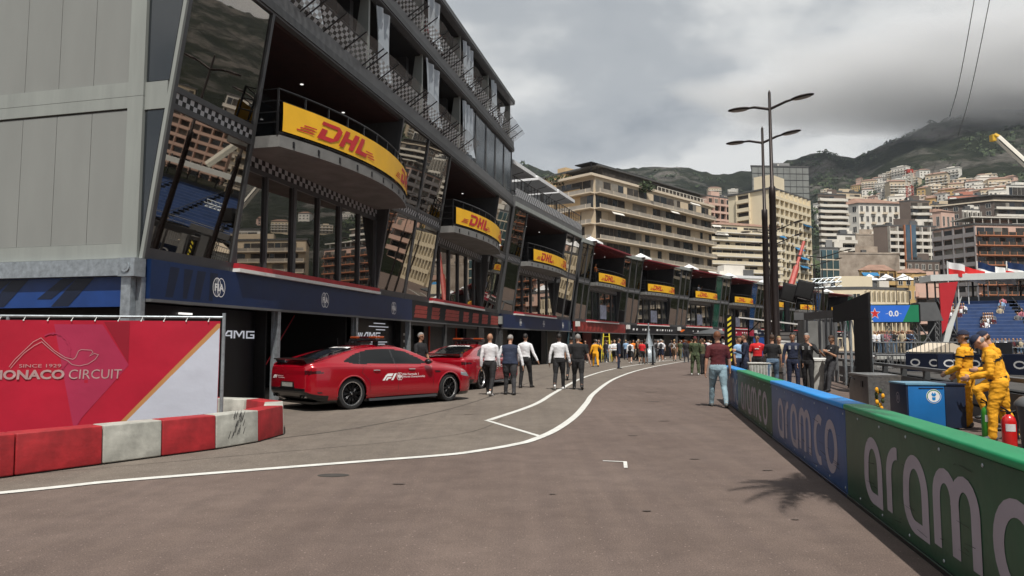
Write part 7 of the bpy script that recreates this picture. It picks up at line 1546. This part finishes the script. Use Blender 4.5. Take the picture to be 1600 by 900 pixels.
def car(name, label, loc, heading, steer=0):
    root = thing(name, label, 'car', (*loc, 0), R(90-heading), 'red safety cars by the garages')
    xs = list(np.concatenate([np.linspace(0, .3, 16)[:-1], np.linspace(.3, 4.6, 190)[:-1], np.linspace(4.6, 5.03, 30)])); secs = [section(x) for x in xs]; m = len(secs[0]); GI = 8*7
    parts = {k: MB() for k in ('body', 'side_window', 'side_window_', 'quarter_glass', 'quarter_glass_', 'rear_window', 'windscreen', 'tail_light', 'tail_light_', 'lower_skirt', 'headlight', 'headlight_')}
    mats_ = dict(body='car_red', side_window='car_glass', quarter_glass='car_glass', rear_window='car_glass', windscreen='car_glass', tail_light='tail_red', lower_skirt='car_black', headlight='headlamp')
    full = MB().use('car_red'); objs = {}
    for k in parts: parts[k].use(mats_[k.rstrip('_')])
    for sgn in (-1, 1):
        for i in range(len(xs)-1):
            for j in range(m-1):
                q = [(xs[i], sgn*secs[i][j].x, secs[i][j].y), (xs[i+1], sgn*secs[i+1][j].x, secs[i+1][j].y), (xs[i+1], sgn*secs[i+1][j+1].x, secs[i+1][j+1].y), (xs[i], sgn*secs[i][j+1].x, secs[i][j+1].y)]
                if sgn == 1: q = q[::-1]
                cx, cy, cz = (sum(p[k] for p in q)/4 for k in range(3)); full.poly(q)
                if j < GI-7 and abs(cy) > .5 and any((cx-wx)**2+(cz-.36)**2 < .395**2 for wx in WX): continue
                k = 'body'; ay = abs(cy)
                if GI-2 <= j <= GI+22 and inpoly(cx, cz, SIDE_WIN) and ay > .5:
                    bz_ = (abs(cx-2.33+(cz-1.0)*.12) < .022)
                    if not bz_: k = 'side_window' if cx > 1.2 else 'quarter_glass'
                    if abs(cx-1.28-(cz-1.0)*.5) < .014: k = 'lower_skirt'
                    if bz_: k = 'lower_skirt'
                elif j > GI+14 and .34+.10*(ay/.6)**2 < cx < 1.50-.28*(ay/.6)**2 and ay < .60-.10*(1.5-cx): k = 'rear_window'
                elif j > GI+14 and 2.72+.1*(ay/.6)**2 < cx < 3.64-.10*(ay/.6)**2 and ay < .615+.08*(cx-2.8): k = 'windscreen'
                elif j < 22 and (cx < .45 and cz < .44-.1*cx or cz < .235 or cx > 4.85 and cz < .42): k = 'lower_skirt'
                elif cx < .40 and abs(cz-(.845+.05*(cx > .2)*(cx-.2))) < .042*(1-cx/.42)+.006 and ay > .40: k = 'tail_light'
                elif 4.42 < cx < 4.86 and abs(cz-(.70-.12*(cx-4.42))) < .045 and ay > .55: k = 'headlight'
                if sgn == 1 and k+'_' in parts: k += '_'
                parts[k].poly(q)
    # rear and front closing faces
    for idx, side in ((0, 'r'), (len(xs)-1, 'f')):
        s_ = secs[idx]; x = xs[idx]
        for j in range(m-1):
            q = [(x, -s_[j].x, s_[j].y), (x, s_[j].x, s_[j].y), (x, s_[j+1].x, s_[j+1].y), (x, -s_[j+1].x, s_[j+1].y)]
            if side == 'r': q = q[::-1]
            cz = (s_[j].y+s_[j+1].y)/2; parts['lower_skirt' if cz < .50 else 'body'].poly(q); full.poly(q)
    for k, q in parts.items():
        if q.v:
            nm = {'quarter_glass': 'side_window'}.get(k.rstrip('_'), k.rstrip('_')); o = q.build(nm, root, True)
    bv = BVHTree.FromPolygons([Vector(v) for v in full.v], full.f)
    def side_pt(x, z, l, sgn=-1):
        h_ = bv.ray_cast(Vector((x, sgn*2, z)), Vector((0, -sgn, 0)))[0]; y = h_.y if h_ else sgn*.95; return (x, y+sgn*(.004+l), z)
    def rear_pt(y, z, l, rise=.004):
        h_ = bv.ray_cast(Vector((-1, y, z)), Vector((1, 0, 0)))[0]; return ((h_.x if h_ else 0)-rise-l, y, z)
    # arches and wells
    for wx in WX:
        for sgn in (-1, 1):
            q = MB().use('car_black'); q.lathe([(.392, -.32), (.392, -.02)], (wx, sgn*.93 if sgn > 0 else -.93+.34, .36), 28, 'y'); n = 24
            q2 = MB().use('car_red'); pts_ = []
            for i in range(n+1):
                a = R(-8+196*i/n); pts_.append(Vector((wx+.395*math.cos(a), 0, .36+.395*math.sin(a))))
            pp = []
            for p in pts_:
                if p.z < .17: continue
                yy = side_pt(p.x+.012*(p.x-wx)/.4, p.z+.012, 0, sgn)[1]; pp.append((p.x, yy-sgn*.012, p.z))
            q2.tube(pp, .020, 6); q2.build('wheel_arch', root, True)
            vs = []
            for i in range(n+1):
                a = R(-10+200*i/n); vs.append([(wx+.40*math.cos(a), sgn*.55, .36+.40*math.sin(a)), (wx+.40*math.cos(a), sgn*.945, .36+.40*math.sin(a))])
            q = MB().use('car_black')
            for i in range(n): q.poly([vs[i][0], vs[i+1][0], vs[i+1][1], vs[i][1]])
            q.poly([(wx-.42, sgn*.55, .14), (wx+.42, sgn*.55, .14), (wx+.42, sgn*.55, .78), (wx-.42, sgn*.55, .78)]); q.build('wheel_well', root)
            wroot = bpy.data.objects.new('wheel', None); COL.objects.link(wroot); wroot.parent = root; wroot.location = (wx, sgn*.805, .355); wroot.rotation_euler = (0, 0, R(steer) if wx > 2 else 0)
            q = MB().use('tyre'); q.lathe([(.262, -.12), (.30, -.135), (.340, -.125), (.355, -.09), (.355, .09), (.340, .125), (.30, .135), (.262, .12)], n=40, axis='y'); q.build('tyre', wroot, True)
            q = MB().use('rim_edge'); q.lathe([(.268, .10), (.268, .128), (.252, .126), (.246, .105)], n=40, axis='y') if sgn > 0 else q.lathe([(.268, -.10), (.268, -.128), (.252, -.126), (.246, -.105)], n=40, axis='y')
            q.use('rim_dark'); q.lathe([(.262, -.11), (.235, -.05), (.235, .05), (.262, .11)], n=32, axis='y')
            yo = sgn*.085
            for k in range(10):
                a = 2*math.pi*k/10; 
                for da in (-.07, .07): q.hexa(*[[(r_*math.cos(a+da*f_)+dx*math.sin(a), y_, r_*math.sin(a+da*f_)-dx*math.cos(a)) for r_, f_, dx in ((.05, 0, -.010), (.05, 0, .010), (.25, 1.6, .009), (.25, 1.6, -.009))] for y_ in ((yo-.012, yo+.012) if True else 0)])
            q.ell((0, yo, 0), (.055, .03, .055), 14, 8); q.use('black_metal'); q.lathe([(0, sgn*.02), (.19, sgn*.02), (.19, sgn*.035), (0, sgn*.035)], n=28, axis='y'); q.use('chrome'); q.ell((0, yo+sgn*.026, 0), (.022, .008, .022), 10, 6); q.build('rim', wroot, True)
    # trims and fittings
    q = MB().use('car_black'); q.box(.2, 4.85, -.72, .72, .155, .20); q.build('underbody', root)
    q = MB().use('car_black'); 
    for sgn in (-1, 1):
        q.mesh([(1.50, sgn*.90, .15), (3.56, sgn*.90, .15), (3.56, sgn*.985, .17), (1.50, sgn*.985, .17), (1.50, sgn*.95, .225), (3.56, sgn*.95, .225)], [(0, 1, 2, 3), (3, 2, 5, 4)])
    q.build('side_skirt', root)
    q = MB().use('car_black'); q.hexa([(.02, -.62, 1.115), (.32, -.60, 1.135), (.32, .60, 1.135), (.02, .62, 1.115)], [(-.01, -.62, 1.145), (.30, -.60, 1.155), (.30, .60, 1.155), (-.01, .62, 1.145)])
    for sgn in (-1, 1): q.hexa([(.10, sgn*.60-.01, 1.02), (.26, sgn*.60-.01, 1.05), (.26, sgn*.60+.01, 1.05), (.10, sgn*.60+.01, 1.02)], [(.04, sgn*.60-.01, 1.12), (.28, sgn*.60-.01, 1.14), (.28, sgn*.60+.01, 1.14), (.04, sgn*.60+.01, 1.12)])
    q.build('spoiler', root)
    q = MB().use('black_metal'); ry = lambda y, z: rear_pt(y, z, 0, -.01)[0]
    q.poly([rear_pt(-.30, .50, .002), rear_pt(.30, .50, .002), rear_pt(.26, .64, .002), rear_pt(-.26, .64, .002)]); q.use('license'); q.poly([rear_pt(-.22, .53, .006), rear_pt(.22, .53, .006), rear_pt(.22, .62, .006), rear_pt(-.22, .62, .006)]); q.build('licence_plate_recess', root)
    for sgn in (-1, 1):
        q = MB().use('black_metal'); q.poly([rear_pt(sgn*.80, .70, .0), side_pt(.32, .40, .002, sgn), side_pt(.22, .40, .002, sgn), rear_pt(sgn*.74, .70, .0)]) ; q.build('bumper_vent', root)
        for k in (0, 1): q = MB().use('chrome'); q.lathe([(.032, -.02), (.045, -.02), (.045, .12), (.032, .12)], (.05, sgn*(.50+.11*k), .33), 14, 'x'); q.use('interior_dark'); q.lathe([(0, .0), (.034, .0)], (.05, sgn*(.50+.11*k), .33), 14, 'x'); q.build('exhaust_pipe', root, True)
        q = MB().use('car_black'); q.ell((3.22, sgn*1.02, 1.03), (.085, .10, .065), 14, 10); q.tube([(3.28, sgn*.93, .99), (3.25, sgn*1.0, 1.0)], .02, 6); q.use('car_red'); q.ell((3.26, sgn*1.02, 1.04), (.08, .095, .062), 14, 10); q.build('wing_mirror', root, True)
        for x in (1.62, 2.68):
            q = MB().use('chrome'); a = side_pt(x, .86, .01, sgn); b = side_pt(x+.19, .855, .01, sgn); q.tube([a, ((a[0]+b[0])/2, a[1]+sgn*.012, .86), b], .012, 6); q.build('door_handle', root, True)
        q = MB().use('car_black')
        for ln in ([(2.33, .97), (2.36, .7), (2.36, .3)], [(1.38, .98), (1.30, .82), (1.52, .62), (1.56, .3)], [(3.42, .93), (3.46, .7), (3.44, .3)]):
            pp = []
            for (x0, z0), (x1, z1) in zip(ln, ln[1:]):
                for t in range(5): pp.append(side_pt(x0+(x1-x0)*t/5, z0+(z1-z0)*t/5, -.002, sgn))
            q.tube(pp, .0035, 4)
        q.poly([side_pt(3.50, .80, .002, sgn), side_pt(3.66, .80, .002, sgn), side_pt(3.70, .76, .002, sgn), side_pt(3.54, .76, .002, sgn)][::sgn]); q.build('door_seam', root)
    # livery
    fs = lambda x, y, l: side_pt(4.0-x, y, l, 1) if False else side_pt(x, y, l, -1)
    q = MB().use('white_print'); X0 = 1.88
    F1 = [[(0, 0), (.13, 0), (.22, .13), (.55, .13), (.55, .19), (.24, .19), (.30, .27), (.72, .27), (.76, .34), (.32, .34), (.20, .28)], [(.26, 0), (.38, 0), (.42, .07), (.56, .07), (.60, .12), (.30, .12)], [(.52, 0), (.66, 0), (.90, .34), (.78, .34)]]
    F1 = [[[0, 0], [.14, 0], [.30, .20], [.62, .20], [.72, .34], [.36, .34], [.22, .26]], [[.20, 0], [.33, 0], [.38, .08], [.54, .08], [.60, .16], [.32, .16]], [[.56, 0], [.70, 0], [.94, .34], [.80, .34]]]
    def txt(s, x0, x1, z0, z1, b=0): return sliced(fit(font_polys(s, b), x0, x1, z0, z1), .2)
    # lettering reads from the tail to the nose on the right hand side of the car
    decal(q, [sliced([[(X0+x*.46, .615+y*.46) for x, y in p] for p in F1], .2)+txt('FIA Formula 1', X0+.62, X0+1.10, .715, .765, .008)+txt('World Championship', X0+.62, X0+1.30, .645, .70, .008)], fs)
    fia_logo(q, fs, X0+.52, .695, .17)
    q.build('side_lettering', root)
    q = MB().use('white_print'); fr_ = lambda x, y, l: rear_pt(-x, y, l); 
    decal(q, [[[(-.62+x*.20, .70+y*.22) for x, y in p] for p in F1]+fit(font_polys('FIA Formula 1', .01), -.40, -.18, .745, .77)+fit(font_polys('World Championship', .01), -.40, -.12, .705, .73)], fr_); q.build('rear_lettering', root)
    def top_pt(x, y, l):
        h_ = bv.ray_cast(Vector((x, y, 3)), Vector((0, 0, -1)))[0]; return (x, y, h_.z+.005+l)
    q = MB().use('white_print'); decal(q, [sliced([[(-.40, 1.28), (.40, 1.28), (.36, 1.40), (-.36, 1.40)]], .1)], lambda u_, v_, l: top_pt(v_, -u_, l)); q.use('car_black'); decal(q, [[], sliced(fit(font_polys('AMG', .03), -.12, .22, 1.305, 1.375), .1)], lambda u_, v_, l: top_pt(v_, -u_, l+.002)); q.build('window_strip', root)
    # light bar
    lb = MB().use('car_black'); lb.box(1.98, 2.26, -.55, .55, 1.52, 1.585)
    for sgn in (-1, 1): lb.box(2.05, 2.18, sgn*.35-.03, sgn*.35+.03, 1.43, 1.53)
    lbo = lb.build('light_bar', root, bevel=.01)
    for y0, y1, m_ in ((-.54, -.22, 'lamp_amber'), (.22, .54, 'lamp_amber'), (-.15, .15, 'tail_red')): q = MB().use(m_); q.box(2.0, 2.24, y0, y1, 1.588, 1.65); q.build('beacon', lbo, bevel=.02)
    q = MB().use('car_black')
    for k in range(5): q.box(1.7-.03, 1.7+.05, -.25+.12*k, -.22+.12*k, 1.42, 1.50+.03*(k % 2))
    q.tube([(1.5, .3, 1.42), (1.48, .3, 1.60)], .01, 5); q.build('antenna', root)
    return root
# the nearer car: the right rear wheel touches the ground at (-3.53, 15.7)
def place_car(rx, ry, hd):
    a = R(hd); d = Vector((math.sin(a), math.cos(a))); n_ = Vector((math.cos(a), -math.sin(a))); p = Vector((rx, ry))-d*WX[0]-n_*.93; return (p.x, p.y)
car('parked_car', 'red coupe in safety car livery, nearest, its whole side and rear showing', place_car(-3.58, 15.9, 42), 42, 9)
car('parked_car', 'red coupe in safety car livery farther back, half hidden behind the first', place_car(-.98, 22.9, 20), 20, 0)
